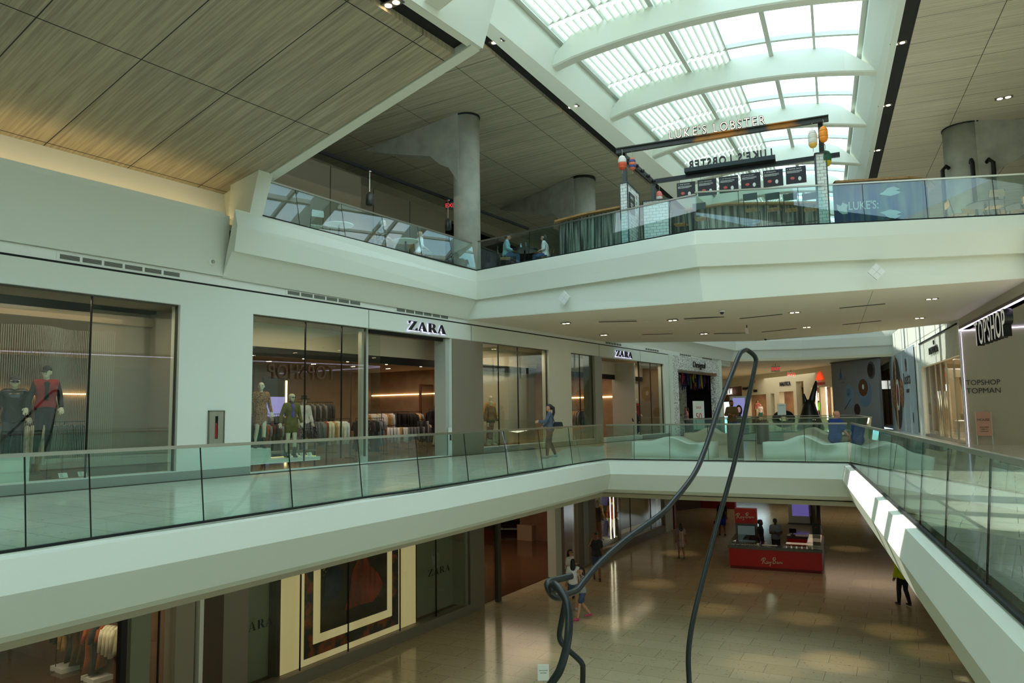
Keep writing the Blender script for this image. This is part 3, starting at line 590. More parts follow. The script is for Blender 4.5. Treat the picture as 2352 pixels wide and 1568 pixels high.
# ================================================================== SIGN LETTERS
def plate(m, poly, o, r, u, t):
    o, r, u = Vector(o), Vector(r), Vector(u); n = r.cross(u).normalized()
    a = [o+r*x+u*z for x, z in poly]; b = [p+n*t for p in a]; k = len(poly)
    return m.add(a+b, [tuple(range(k))[::-1], tuple(range(k, 2*k))]+[(i, (i+1) % k, k+(i+1) % k, k+i) for i in range(k)])
GLY = {'Z': (.9, [[(0, 0), (.24, 0), (.84, 1), (.60, 1)], [(.06, .95), (.8, .95), (.8, 1), (.06, 1)], [(.06, .72), (.09, .72), (.22, .95), (.06, .95)], [(0, 0), (.86, 0), (.86, .05), (0, .05)], [(.86, .3), (.83, .3), (.66, .05), (.86, .05)]]),
       'A': (.97, [[(.10, .03), (.15, .03), (.46, 1), (.42, 1)], [(.60, .03), (.87, .03), (.50, 1), (.42, 1)], [(.22, .3), (.70, .3), (.68, .35), (.24, .35)], [(0, 0), (.28, 0), (.28, .035), (0, .035)], [(.52, 0), (.96, 0), (.96, .035), (.52, .035)]]),
       'R': (.96, [[(.12, 0), (.34, 0), (.34, 1), (.12, 1)], [(.02, 0), (.44, 0), (.44, .035), (.02, .035)], [(.02, .965), (.5, .965), (.5, 1), (.02, 1)], [(.34, .47), (.5, .47), (.5, .51), (.34, .51)], [(.42, .5), (.62, .5), (.94, 0), (.70, 0)]]+
             [[(.48+.08*math.cos(a), .74+.22*math.sin(a)), (.50+.26*math.cos(a), .74+.26*math.sin(a)), (.50+.26*math.cos(b), .74+.26*math.sin(b)), (.48+.08*math.cos(b), .74+.22*math.sin(b))] for a, b in [(-math.pi/2+math.pi*i/8, -math.pi/2+math.pi*(i+1)/8) for i in range(8)]])}
def serif_sign(label, o, r, h, mat, depth=.06, word='ZARA', sx=.95, glow=None, clip0=0., group=None):
    t = thing('shop_sign', label, 'sign', o, group=group); r = Vector(r).normalized(); x = 0; nrm = r.cross(Vector((0, 0, 1)))
    for ch in word:
        adv, polys = GLY[ch]; m = MB()
        for p in polys:
            q = [((x+a*h*sx), b*h) for a, b in p]
            if clip0 and min(k[0] for k in q) < clip0: q = [(max(a, clip0), b) for a, b in q]
            if max(k[0] for k in q)-min(k[0] for k in q) < 1e-3: continue
            plate(m, q, nrm*.03 if depth > .02 else (0, 0, 0), r, (0, 0, 1), depth)
        m.build('letter', mat, t); x += (adv+.06)*h*sx
        if glow:
            m = MB()
            for p in polys: plate(m, [(x-(adv+.06)*h*sx+a*h*sx+.012, b*h-.015) for a, b in p], nrm*.012, r, (0, 0, 1), .012)
            m.build('backlight', glow, t)
    return t
SIGNB = M('sign_black', (14, 14, 16), .35); GLOWV = M('sign_backlight', (225, 220, 255), emis=1.6)
Yd = Vector((0, 1, 0))
serif_sign('large black serif letter sign over the main left shop entrance', (XW+.02, 18.68, 4.27), Yd, .31, SIGNB, glow=GLOWV, sx=1.62)
serif_sign('smaller looking black serif sign over the second entrance further along', (XW+.02, 34.45, 4.27), Yd, .31, SIGNB, glow=GLOWV, sx=1.58)
serif_sign('black serif lettering on the grey window right of the poster lightbox', LW(18.07, .06, -3.46), Ld, .2, SIGNB, .004, sx=1.45)
serif_sign('partly hidden black serif lettering on the grey panel left of the lightbox', LW(11.35, .06, -3.42), Ld, .2, SIGNB, .004, sx=1.2, word='ARA')
# ================================================================== GARMENTS AND RACKS
def gar_mesh(kind, mat, seed=0):
    rnd = random.Random(seed); m = MB(); L = {'jacket': .72, 'dress': 1.05, 'blouse': .6, 'trousers': 1.0, 'skirt': .55}[kind]
    n = 14; rings = []
    if kind in ('jacket', 'dress', 'blouse'):
        for i, z in enumerate([0, -.03, -.08, -.25, -.45*L/.7, -.75*L, -L]):
            w_ = [.05, .11, .20, .19, .18, .20, .22 if kind != 'dress' else .27][i]; dd = [.03, .05, .06, .06, .055, .06, .07][i]
            rings.append([(w_*math.cos(2*math.pi*k/n), dd*math.sin(2*math.pi*k/n)*(1+.35*rnd.uniform(-1, 1)*(i > 3)), z-.05) for k in range(n)])
        m.loft(rings)
        sl = {'jacket': .58, 'blouse': .5, 'dress': .3}[kind]
        for s in (-1, 1): m.tube([(s*.17, 0, -.12), (s*.235, .01, -.3), (s*.25, .03, -.12-sl)], [.055, .05, .042], 8)
    elif kind == 'skirt':
        for z, w_ in ((0, .14), (-.1, .17), (-L, .24)): rings.append([(w_*math.cos(2*math.pi*k/20), (.05 if k % 2 else .075)*math.sin(2*math.pi*k/20), z-.05) for k in range(20)])
        m.loft(rings)
    else:
        for s in (-1, 1): m.loft([[(s*.07+.085*math.cos(2*math.pi*k/8), .05*math.sin(2*math.pi*k/8), -.05)for k in range(8)], [(s*.09+.07*math.cos(2*math.pi*k/8), .05*math.sin(2*math.pi*k/8), -L) for k in range(8)]])
    return m
GKINDS = {}
def garment(kind, mat):
    key = (kind, mat.name)
    if key not in GKINDS:
        o = gar_mesh(kind, mat, len(GKINDS)).build(kind, mat, smooth=True)
        h = MB().tube([(0, 0, -.06), (0, 0, 0), (.015, 0, .03), (.03, 0, .015)], .004, 5).tube([(-.17, 0, -.12), (0, 0, -.055), (.17, 0, -.12)], .006, 5).build('hanger', BLACK, o)
        GKINDS[key] = [o, False]
    rec = GKINDS[key]
    if not rec[1]: rec[1] = True; return rec[0]
    return dup(rec[0])
FAB = {k: noisy('cloth_'+k, c, tuple(min(255, int(v*1.35+8)) for v in c), nscale=30 if k in ('floral', 'leopard', 'sequin', 'print') else 4, rough=.85, lo=.46 if k in ('floral', 'leopard', 'sequin') else .3, hi=.54 if k in ('floral', 'leopard', 'sequin') else .7) for k, c in
       dict(black=(18, 18, 20), charcoal=(44, 44, 48), cream=(206, 192, 162), white=(214, 210, 204), rust=(128, 62, 28), brown=(74, 46, 28), navy=(26, 30, 52), red=(120, 20, 26), grey=(104, 104, 106), olive=(84, 78, 30), denim=(50, 66, 92), pink=(186, 116, 110), blue=(20, 60, 128), camel=(160, 124, 74), violet=(78, 70, 150)).items()}
FAB['floral'] = noisy('cloth_floral', (20, 22, 20), (150, 136, 86), nscale=18, rough=.8, lo=.5, hi=.56)
FAB['leopard'] = noisy('cloth_leopard', (40, 26, 14), (170, 112, 50), nscale=38, rough=.7, lo=.44, hi=.5)
FAB['sequin'] = noisy('cloth_sequin', (40, 34, 44), (190, 176, 186), nscale=60, rough=.3, lo=.5, hi=.56)
FAB['plaid'] = noisy('cloth_plaid', (24, 22, 28), (206, 150, 150), (1, 1, 1), 55, .8, lo=.5, hi=.55)
NRK = [0]
def rack(label, loc, ang, L, h, kinds, glabel, ggroup, step=.10, z0=0, arms=False):
    """clothes rail: rod along local X; kinds = list of (kind, fabric, count)"""
    t = thing('clothes_rack', label, 'rack', (loc[0], loc[1], z0), ang)
    m = MB().tube([(-L/2, 0, h), (L/2, 0, h)], .012, 6); m.build('rail', BLACK, t)
    for s in (-1, 1): MB().tube([(s*L/2, 0, h), (s*L/2, 0, .02)], .011, 6).tube([(s*L/2, -.25, .015), (s*L/2, .25, .015)], .011, 6).build('leg', BLACK, t)
    x = -L/2+.08; c, s = math.cos(ang), math.sin(ang)
    for kind, fab, cnt in kinds:
        for i in range(cnt):
            if x > L/2-.04: break
            fb = random.choice([fab, fab, fab, 'charcoal', 'black', 'grey']) if fab not in ('cream', 'white', 'black') else (fab if random.random() < .8 else 'camel'); g = garment(kind, FAB[fb]); px, py = loc[0]+x*c, loc[1]+x*s
            g.location = (px, py, z0+h-.03); g.rotation_euler = (0, 0, ang+math.pi/2+random.uniform(-.15, .15))
            g.rotation_euler.z += random.uniform(-.2, .2); g.scale = (1, 1, random.uniform(.85, 1.12)); tag(g, glabel.replace('@', fb+' '+kind), kind, ggroup.replace('@', fb+' '+kind)); x += step*random.uniform(.8, 1.5)
    return t
# ================================================================== MIDDLE LEVEL LEFT STORE INTERIOR
w = MB(); w.box((-30, -8, -.9), (XW-.2, 50, .015)); struct('floor', w, M('store_floor', (110, 92, 72), .18), 'polished brown floor inside the middle level shop', 'floor')
w = MB(); w.box((-29, -8, 3.78), (XW-1.6, 41.5, 4.0)); w.box((XW-1.6, -8, 4.2), (XW-.2, 42, 4.4))
struct('ceiling', w, M('store_ceiling', (168, 150, 126), .8), 'warm grey ceiling inside the shop', 'ceiling')
struct('wall_header', MB().box((XW-1.62, 10.9, 3.5), (XW-1.5, 29.3, 4.2)).box((XW-1.62, 30.1, 3.5), (XW-1.5, 41.3, 4.2)), M('header_beige', (206, 196, 172), .7), 'beige header panel behind the shop windows')
struct('trim_14', MB().box((XW-1.60, 10.9, 3.24), (XW-1.52, 29.3, 3.5)).box((XW-1.60, 30.1, 3.24), (XW-1.52, 41.3, 3.5)), BLACK, 'black band hanging behind the shop windows', 'band')
w = MB(); w.box((-29, 29.9, 0), (-17.6, 30.15, 4)); w.box((-29.3, -8, 0), (-29, 42, 4)); w.box((XW-.35, 41.4, 0), (-29, 41.6, 4.4)); w.box((-29, -8, 0), (-16.8, -7.8, 4.4)); w.box((-17.0, 29.3, 0), (-17.2, 30.1, 4.2))
struct('wall_store', w, noisy('store_wall', (150, 124, 98), (164, 138, 110), nscale=2), 'warm beige back walls inside the shop')
struct('wall_display', MB().box((-18.3, 9.3, 0), (-18.2, 10.9, 4.1)).box((-18.3, 10.8, 0), (XW-.3, 10.9, 4.1)), M('display_grey', (150, 142, 130), .5), 'grey backing panel in the leftmost shop window')
struct('wall_display', MB().box((-18.3, 24.6, .2), (-18.2, 29.4, 4.1)).box((-18.3, 37.9, .2), (-18.2, 41.2, 4.1)).box((XW-.36, 37.55, .2), (-18.2, 37.7, 4.1)), M('display_grey2', (206, 200, 184), .5), 'pale backing panels in the right hand shop windows')
for a, b, lab in [((-28.9, 29.85, 2.52), (-19.5, 29.88, 2.56), 'warm light line along the back wall seen through the main entrance'), ((-28.9, 41.34, 2.36), (-18.3, 41.38, 2.42), 'warm light line at the back of the second entrance'), ((-28.96, 2, 2.4), (-28.9, 20, 2.44), 'warm light line deep behind the bead curtain')]:
    tag(MB().box(a, b).build('light_strip', M('led_warm', (255, 214, 150), emis=7), ), lab, 'light strip')
DL = M('lamp_warm', (255, 226, 180), emis=14)
def downlights(pts, z, labelf, size=.09, group='recessed downlights', mat=None, frame=True):
    first = None
    for i, p in enumerate(pts):
        if len(p) > 2: z = p[2]
        if first is None:
            first = thing('downlight', labelf, 'downlight', (p[0], p[1], z), group=group)
            MB().box((-size*1.9, -size*.9, -.004), (size*1.9, size*.9, .02)).build('frame', M('lamp_frame', (90, 88, 80), .5), first)
            m = MB(); m.lathe((-size*.85, 0, -.012), [(size*.6, 0), (size*.6, .01)], 10); m.build('lamp', mat or DL, first)
            m = MB(); m.lathe((size*.85, 0, -.012), [(size*.6, 0), (size*.6, .01)], 10); m.build('lamp', mat or DL, first)
        else: dup(first, loc=(p[0], p[1], z))
downlights([(-19-2.2*i, 13.2+2.4*j) for i in range(4) for j in range(7)], 3.775, 'small twin spotlight in the shop ceiling behind the main window', group='shop ceiling spotlights')
# mullions and glass of the left shop windows
def pane(y0, y1, z0, z1, label, mull=(), frame=True, group=None, x=XW-.12):
    t = thing('shop_window', label, 'window', (x, (y0+y1)/2, z0), group=group); ed = [y0, *mull, y1]
    for a, b in zip(ed, ed[1:]): MB().box((x, a+.012, z0+.02), (x-.015, b-.012, z1-.02)).build('glass_pane', SGLASS, t, world=True)
    for y in mull: MB().box((x+.012, y-.014, z0), (x-.03, y+.014, z1)).build('mullion', BLACK, t, world=True)
    if frame: MB().box((x+.03, y0, z0), (x-.05, y0+.03, z1)).box((x+.03, y1-.03, z0), (x-.05, y1, z1)).box((x+.03, y0, z1-.03), (x-.05, y1, z1)).build('frame', M('window_frame', (92, 90, 80), .45, .5), t, world=True)
    return t
pane(-2, 10.53, .22, 4.18, 'leftmost tall shop window with bead curtain and two capped mannequins', (2.5, 8.5))
pane(12.62, 16.9, .22, 4.18, 'tall shop window left of the main entrance with two mannequins', (14.5, 15.9))
pane(22.95, 27.88, .22, 4.18, 'shop window right of the grey brown pier, reflecting the skylight', (24.2, 25.6))
pane(29.86, 32.15, .22, 4.18, 'narrow shop window between the plain wall and the narrow pier', (30.9,))
pane(37.62, 40.88, .22, 4.18, 'last shop window before the textured shopfront', (39.2,))
t = thing('glass_door', 'open glass door leaves of the main shop entrance', 'door', (XW-.3, 17, 0)); MB().box((XW-.3, 16.9, .02), (XW-.32, 17.75, 4.1)).build('door_leaf', SGLASS, t, world=True)
MB().box((XW-.25, 16.86, 0), (XW-.4, 17.15, 4.18)).build('door_jamb', M('jamb_grey', (170, 176, 164), .5), t, world=True); MB().box((XW-.1, 20.85, 0), (XW-.6, 21.06, 4.15)).build('door_jamb', M('jamb_grey', (170, 176, 164), .5), t, world=True)
MB().box((XW-.2, 17.15, 4.05), (XW-.3, 21, 4.18)).build('door_head', BLACK, t, world=True)
t = thing('security_gate', 'pale grey post with a black scanner beside the main entrance', 'post', (XW+.02, 20.95, 0)); MB().box((XW+.01, 20.9, .02), (XW-.04, 21.05, 1.0)).build('post', WHITE2, t, world=True); MB().box((XW+.02, 20.93, .55), (XW+.0, 21.02, .75)).build('sensor', BLACK, t, world=True)
# ceiling hung black rods inside
for y, x in ((14.1, -19.4), (14.9, -19.4), (19.6, -20), (20.3, -20)):
    tag(MB().tube([(x, y, 0.02), (x, y, 3.78)], .015, 6).build('display_pole', BLACK), 'thin black floor to ceiling display pole in the shop', 'pole', 'black display poles in the shop')
# bead curtain
m = MB()
for i in range(150):
    y = 4.6+i*.034; x = -17.95-.25*math.sin(i*.11)
    m.tube([(x, y, .5), (x, y, 3.55)], .005, 3)
tag(m.build('bead_curtain', M('bead_metal', (170, 176, 168), .3, .6)), 'fine metal bead curtain hanging in the leftmost shop window', 'curtain', kind='stuff')
# plinths
for (x, y, a, b, h, z, lab) in [(-17.35, 6.9, .48, .6, .5, .22, 'white block plinth under the mannequin in the red and black jacket'), (-17.6, 5.9, .6, .7, .3, .22, 'low white plinth at the left edge of the bead curtain window'),
                               (-17.25, 13.15, .36, .42, .32, .3, 'white block plinth under the leopard print mannequin'), (-17.25, 14.02, .38, 1.3, .1, .2, 'low white platform in the window left of the main entrance')]:
    tag(MB().box((x-a, y-b, z), (x+a, y+b, z+h)).build('plinth', WHITE2), lab, 'plinth')
def cards(pts, label):
    for i, p in enumerate(pts):
        t = thing('price_card', label, 'sign', p, group=label+'s'); MB().loft([[(0, -.09, 0), (0, .09, 0), (-.06, .09, .1), (-.06, -.09, .1)], [(-.01, -.09, 0), (-.01, .09, 0), (-.07, .09, .1), (-.07, -.09, .1)]]).build('card', WHITE2, t)
        m = MB()
        for k in range(3): m.box((-.006-.016*k, -.07, .02+.027*k), (-.001-.016*k, -.01, .028+.027*k))
        m.build('print', M('print_grey', (110, 110, 108)), t)
cards([(XW-.3, 8.15, .24), (XW-.3, 8.55, .24)], 'small white price card in the bead curtain window')
cards([(XW-.55, 14.35+.25*i, .32) for i in range(4)], 'small white price card at the feet of the mannequins')
# mannequins -------------------------------------------------------------
def manq(px, py, x, z, label, h, wear, **k):
    p = RX(px, py, x); return figure('mannequin', label, 'mannequin', (x, p.y, z), k.pop('rz', faced((1, -.35))), h, k.pop('pose', MODEL), None, wear, k.pop('hair', None), **k)
manq(98, 1075, -17.25, .72, 'mannequin in red and black track jacket and black cap behind the leftmost window', 1.88, [('trousers', FAB['black']), ('jacket', FAB['black'], .022), ('top', FAB['red'], .030)], extra=front(FAB['black'], .060, cap_on(FAB['black'])), shoes=(26, 26, 28), look=-.5)
manq(28, 1010, -17.7, .52, 'mannequin in glossy black puffer with cap and sunglasses at the left edge', 1.88, [('trousers', FAB['charcoal']), ('jacket', M('puffer_black', (16, 16, 18), .2), .034)], extra=lambda t, d, hp: (cap_on(FAB['charcoal'])(t, d, hp), shades(t, d, hp)), shoes=(30, 30, 32))
manq(597, 1040, -17.1, .62, 'bald mannequin in leopard print wrap dress standing on a white plinth', 1.80, [('jacket', FAB['leopard'], .018), ('skirt', FAB['leopard'], .012, .26)], female=True, thin=.82, shoes=(22, 22, 24, 1), look=-.4)
manq(668, 1058, -16.95, .32, 'mannequin in mustard blazer and tweed shorts with sunglasses', 1.80, [('top', FAB['violet'], .012), ('jacket', FAB['olive'], .022), ('shorts', FAB['olive'], .02, .22), ('scarf', FAB['charcoal'])], extra=lambda t, d, hp: front(FAB['violet'], .05, shades)(t, d, hp), female=True, thin=.82, shoes=(20, 20, 22, 1), look=.3)
manq(697, 1010, -19.3, .3, 'mannequin in white shirt and wide black hat further inside the shop', 1.78, [('shirt', FAB['white'], .03, .95), ('skirt', FAB['sequin'], .02, .6)], female=True, thin=.85, shoes=(20, 20, 22),
     extra=lambda t, d, hp: MB().lathe(hp(0, 0, .075), [(.19, 0), (.19, .012), (.1, .02), (.09, .12), (.05, .13)], 20).build('hat', FAB['black'], t, True))
manq(1003, 1020, -20.5, .1, 'dark hooded mannequin in black cape near the entrance back wall', 1.8, [('coat', FAB['black'], .06), ('hood', FAB['black'])], shoes=(20, 20, 22), features=True)
manq(1127, 1010, -17.6, .34, 'tall mannequin in camel blazer behind the window right of the pier', 1.86, [('trousers', FAB['camel'], .02), ('jacket', FAB['camel'], .024), ('scarf', FAB['navy'])], extra=front(FAB['navy'], .03), female=True, thin=.85, shoes=(200, 196, 186))
manq(1128, 1030, -17.05, .24, 'mannequin in grey knit sweater and plaid skirt in the same window', 1.74, [('shirt', M('knit_grey', (92, 86, 66), .9), .03, .95), ('skirt', FAB['plaid'], .01, .62), ('scarf', FAB['rust'])], female=True, thin=.85, shoes=(210, 208, 200))
manq(1463, 1020, -17.3, .34, 'tall mannequin with red scarf beside the second entrance', 1.86, [('trousers', FAB['charcoal'], .02), ('jacket', FAB['red'], .03)], shoes=(40, 40, 40))
manq(1462, 1030, -16.95, .24, 'short child mannequin in dark clothes in front of the red one', 1.3, [('trousers', FAB['black'], .02), ('jacket', FAB['black'], .03)], shoes=(200, 200, 200))
# racks inside
RG = '@s hanging in the middle level shop'; RLb = '@ hanging on a black rail inside the middle level shop'
def rk(px, x, label, L, h, kinds, ang=None, step=.10, z0=.015): p = RX(px, 950, x); rack(label, (x, p.y), ang if ang is not None else 1.45, L, h, kinds, RLb, RG, step, z0)
rk(640, -21.5, 'black clothes rail of dark jackets behind the leopard mannequin', 2.2, 1.55, [('jacket', 'charcoal', 8), ('jacket', 'black', 12)])
rk(748, -19.2, 'black clothes rail carrying cream coats beside the entrance', 2.0, 1.35, [('skirt', 'sequin', 6), ('jacket', 'rust', 3), ('jacket', 'cream', 6), ('jacket', 'white', 4)])
rk(715, -22.6, 'high clothes rail of dark jackets deep behind the hat mannequin', 2.0, 2.0, [('jacket', 'charcoal', 18)])
rk(850, -19.8, 'black clothes rail of floral dresses just inside the entrance', 1.3, 1.35, [('dress', 'floral', 7), ('dress', 'grey', 5)])
rk(878, -22.8, 'clothes rail of silver tops and trousers in the entrance middle', 1.8, 1.6, [('blouse', 'white', 8), ('blouse', 'sequin', 8)])
rk(908, -21.6, 'clothes rail with white beaded jackets over blue jeans', 1.5, 1.6, [('jacket', 'white', 5), ('trousers', 'denim', 3), ('jacket', 'black', 5)])
rk(938, -23.4, 'clothes rail of black coats before the beige back wall', 1.7, 1.6, [('jacket', 'black', 12), ('dress', 'charcoal', 5)])
rk(935, -19.8, 'low clothes rail of pleated white skirts nearest the entrance', 1.6, 1.05, [('skirt', 'white', 7), ('skirt', 'grey', 8)], ang=.9)
rk(1018, -21.8, 'clothes rail of black coats at the right of the entrance', 1.8, 1.7, [('jacket', 'black', 10), ('coat' if 0 else 'dress', 'black', 6)])
rk(985, -21.8, 'clothes rail of dark trousers under the mirror', 1.2, 1.25, [('trousers', 'charcoal', 10)])
rk(610, -19.4, 'clothes rail of dark and rust clothes behind the plinths', 2.2, 1.3, [('dress', 'black', 8), ('dress', 'rust', 3), ('dress', 'brown', 6)])
for px, x, ks in ((60, -21, [('jacket', 'rust', 8), ('jacket', 'brown', 8)]), (200, -20.5, [('blouse', 'white', 5), ('jacket', 'grey', 8)]), (150, -19.6, [('dress', 'cream', 4), ('jacket', 'charcoal', 12)])): rk(px, x, 'clothes rail glimpsed through the bead curtain, with %s' % ' and '.join(a[1]+' '+a[0]+'s' for a in ks), 1.8, 1.4, ks)
rk(1322, -19.5, 'clothes rail of pale clothes behind the narrow shop window', 1.4, 1.6, [('jacket', 'camel', 6), ('jacket', 'black', 6)], 0)
rk(1405, -22, 'clothes rail of dark coats behind the second entrance', 2.6, 1.6, [('jacket', 'navy', 8), ('jacket', 'black', 8), ('dress', 'grey', 8)], 0)
rk(1440, -20, 'clothes rail of grey clothes near the second entrance post', 1.5, 1.6, [('dress', 'charcoal', 8), ('dress', 'grey', 6)], 0)
# mirror, screen, tables
t = thing('standing_mirror', 'tall leaning mirror in a brown frame at the entrance back wall', 'mirror', (-24.6, RX(988, 950, -24.6).y, 0)); q = RX(988, 950, -24.6).y
MB().box((-24.7, q-.75, .1), (-24.62, q+.75, 3.0)).build('frame', M('mirror_wood', (92, 62, 44), .5), t, world=True); MB().box((-24.62, q-.66, .2), (-24.6, q+.66, 2.9)).build('mirror_glass', M('mirror_face', (190, 180, 170), .03, 1), t, world=True)
q = RX(632, 950, -24).y; t = thing('video_screen', 'tall lit violet video screen behind the leopard mannequin', 'screen', (-24, q, 0)); MB().box((-24.1, q-.55, .1), (-24.02, q+.6, 3.0)).build('surround', M('screen_black', (24, 22, 24), .4), t, world=True); MB().box((-24.02, q-.4, .6), (-24.0, q+.45, 2.25)).build('display', M('screen_violet', (140, 134, 200), emis=.9), t, world=True); MB().box((-24.02, q+.5, .4), (-23.98, q+.56, 2.9)).build('light_strip', M('led_warm'), t, world=True)
def dtable(x, y, w_, d_, h, label, ztop=.05, lit=False):
    t = thing('display_table', label, 'table', (x, y, 0)); MB().box((-w_/2, -d_/2, h-ztop), (w_/2, d_/2, h)).build('tabletop', M('table_top', (120, 112, 98), .5), t)
    for sx in (-1, 1):
        for sy in (-1, 1): MB().box((sx*(w_/2-.03)-.015, sy*(d_/2-.03)-.015, .016), (sx*(w_/2-.03)+.015, sy*(d_/2-.03)+.015, h-ztop)).build('leg', BLACK, t)
    if lit: MB().box((-w_/2, -d_/2, .25), (w_/2, d_/2, .27)).build('shelf', M('shelf_glow', (255, 214, 150), emis=1.4), t)
    return t
dtable(-18.1, 15.0, .7, 1.9, .45, 'low black display table with a glowing shelf inside the window', lit=True); dtable(-18.4, 16.2, .6, 1.1, .7, 'small black display table by the door jamb')
t = thing('fire_extinguisher_cabinet', 'steel wall cabinet with a red fire extinguisher behind its slot', 'cabinet', (XW, 11.57, .82))
w = MB(); holes(w, (XW+.03, 11.36, .82), (0, 1, 0), .42, .79, [(.17, .25, .12, .68)], .03, (-1, 0, 0)); w.build('cabinet_door', STEEL, t, world=True)
MB().box((XW+.04, 11.34, .80), (XW, 11.37, 1.63)).box((XW+.04, 11.77, .80), (XW, 11.80, 1.63)).box((XW+.04, 11.34, 1.61), (XW, 11.8, 1.64)).box((XW+.04, 11.34, .79), (XW, 11.8, .82)).build('frame', M('cab_frame', (120, 122, 110), .4, .7), t, world=True)
MB().box((XW+.004, 11.4, .86), (XW-.0, 11.75, 1.58)).build('back', BLACK, t, world=True)
MB().lathe((XW+.018, 11.57, .95), [(.012, 0), (.03, .02), (.03, .32), (.012, .38)], 10, ax=(.4, 1)).build('fire_extinguisher', M('fire_red', (150, 20, 20), .35), t, True, world=True)
# air vents along the band
def vent(y0, y1, n, label, group):
    t = thing('air_vent', label, 'vent', (XW, (y0+y1)/2, 4.84), group=group)
    MB().box((XW+.014, y0-.04, 4.822), (XW-.02, y1+.04, 4.968)).build('frame', WHITE2, t, world=True); L = (y1-y0)/n
    for i in range(n):
        m = MB().box((XW+.018, y0+i*L+.03, 4.845), (XW-.02, y0+(i+1)*L-.03, 4.945)); m.build('grille', M('grille_dark', (74, 80, 70), .6), t, world=True)
        m = MB()
        for k in range(4): m.box((XW+.022, y0+i*L+.03, 4.858+.023*k), (XW+.016, y0+(i+1)*L-.03, 4.865+.023*k))
        m.build('slat', M('grille_light', (150, 152, 140), .5), t, world=True)
for a, b, n, lab in [(7.7, 10.5, 6, 'long wall vent above the leftmost shop window'), (13.7, 16.55, 6, 'long wall vent above the window left of the shop sign'), (18.15, 20.9, 6, 'long wall vent directly above the main shop sign'), (33.4, 35.25, 6, 'distant wall vent above the second shop sign'), (38.3, 40.2, 6, 'distant wall vent right of the second shop sign'), (43.5, 45.4, 6, 'wall vent at the left above the textured shopfront'), (47.5, 49.4, 6, 'wall vent at the right above the textured shopfront')]: vent(a, b, n, lab, None)
t = thing('wall_camera', 'small round white dome device on the upper left wall', 'camera', (XW+.09, 11.3, 5.35)); MB().ell((0, 0, 0), .02, .1, .1, 14).build('base', WHITE2, t, True); MB().ell((.03, 0, 0), .05, .045, .045, 12).build('lens', STEEL, t, True)
# ================================================================== LOWEST LEVEL
w = MB(); w.prism([tuple(LW(u, o))[:2] for u, o in ((-5, -.3), (39.5, -.3), (39.5, -13), (-5, -13))], -5.1, -5.085)
struct('floor', w, M('lower_store_floor', (84, 58, 38), .12), 'dark polished brown floor inside the lowest shop', 'floor')
w = MB(); w.prism([tuple(LW(u, o))[:2] for u, o in ((-5, -.3), (39.5, -.3), (39.5, -13), (-5, -13))], -1.2, -1.1)
for u, o0, o1 in ((11.0, -.35, -13), (33.9, -.35, -6), (-5, -.3, -13), (39.4, -.3, -13)): w.loft([[LW(u, o0, z), LW(u+.15, o0, z), LW(u+.15, o1, z), LW(u, o1, z)] for z in (-5.1, -1.1)])
w.loft([[LW(-5, -13, z), LW(40, -13, z), LW(40, -13.3, z), LW(-5, -13.3, z)] for z in (-5.1, -1.1)])
w.loft([[LW(10.4, -.7, z), LW(21.5, -.7, z), LW(21.5, -.8, z), LW(10.4, -.8, z)] for z in (-5.1, -1.1)])
struct('wall_store', w, noisy('lower_store_wall', (104, 74, 54), (116, 84, 62), nscale=2), 'brown inner walls and ceiling of the lowest shop')
struct('wall_display', MB().loft([[LW(20.3, .0, z), LW(20.3, -.6, z), LW(11.0, -.6, z), LW(11.0, -.55, z), LW(20.2, -.55, z)] for z in (-4.8, -1.1)]).loft([[LW(30.6, -.9, z), LW(39.0, -1.0, z), LW(39.0, -1.1, z), LW(30.6, -1.0, z)] for z in (-4.75, -1.1)]), M('display_grey3', (140, 140, 122), .5), 'grey backing panels of the lowest shop windows')
def lpane(u0, u1, z0, label, mull=(), off=-.08, mm=None, group=None):
    t = thing('shop_window', label, 'window', LW((u0+u1)/2, off, z0), group=group); ed = [u0, *mull, u1]
    for a, b in zip(ed, ed[1:]): MB().loft([[LW(a+.012, off, z), LW(b-.012, off, z), LW(b-.012, off-.015, z), LW(a+.012, off-.015, z)] for z in (z0+.02, -1.2)]).build('glass_pane', SGLASS, t, world=True)
    for u in mull: MB().bar(LW(u, off+.01, z0), LW(u, off+.01, -1.2), .03, .03, Ln).build('mullion', mm or BLACK, t, world=True)
    return t
lpane(-2, 10.15, -4.97, 'dark corner window of the lowest shop with coats behind it', (4, 8.6, 9.2))
lpane(11.4, 20.4, -4.78, 'glass in front of the lit poster on the lowest level', (13.05, 14.75, 16.9, 18.65))
lpane(21.35, 22.2, -5.08, 'narrow fixed glass panel left of the lowest entrance'); lpane(27.3, 28.65, -4.88, 'fixed glass panel right of the lowest entrance')
lpane(30.42, 39.3, -4.72, 'lower shop window with three mannequins in rust coats', (34.6, 37.4))
for u, wd, mt, lab in ((8.4, .12, BLACK, 'black post beside the coat window'), (8.75, .42, M('post_green', (120, 126, 106), .5), 'wide grey green post in the coat window'), (9.75, .45, M('post_pale', (138, 134, 118), .5), 'pale post with a card reader in the coat window'), (10.15, .1, WHITE, 'thin white jamb before the brown panel'),
                      (22.25, .22, M('post_dark', (72, 68, 56), .5), 'dark bronze door post left of the lowest entrance'), (26.75, .5, WHITE, 'white pillar with a small alarm at the entrance edge'), (28.75, .3, GREIGE, 'slim grey post right of the entrance'), (29.35, .5, GREYP, 'pale pier beside the mannequin window')):
    tag(MB().loft([[LW(u-wd/2, .02, z), LW(u+wd/2, .02, z), LW(u+wd/2, -.12 if wd < .4 else -.35, z), LW(u-wd/2, -.12 if wd < .4 else -.35, z)] for z in (-5.09, -1.15)]).build('door_post', mt), lab, 'post')
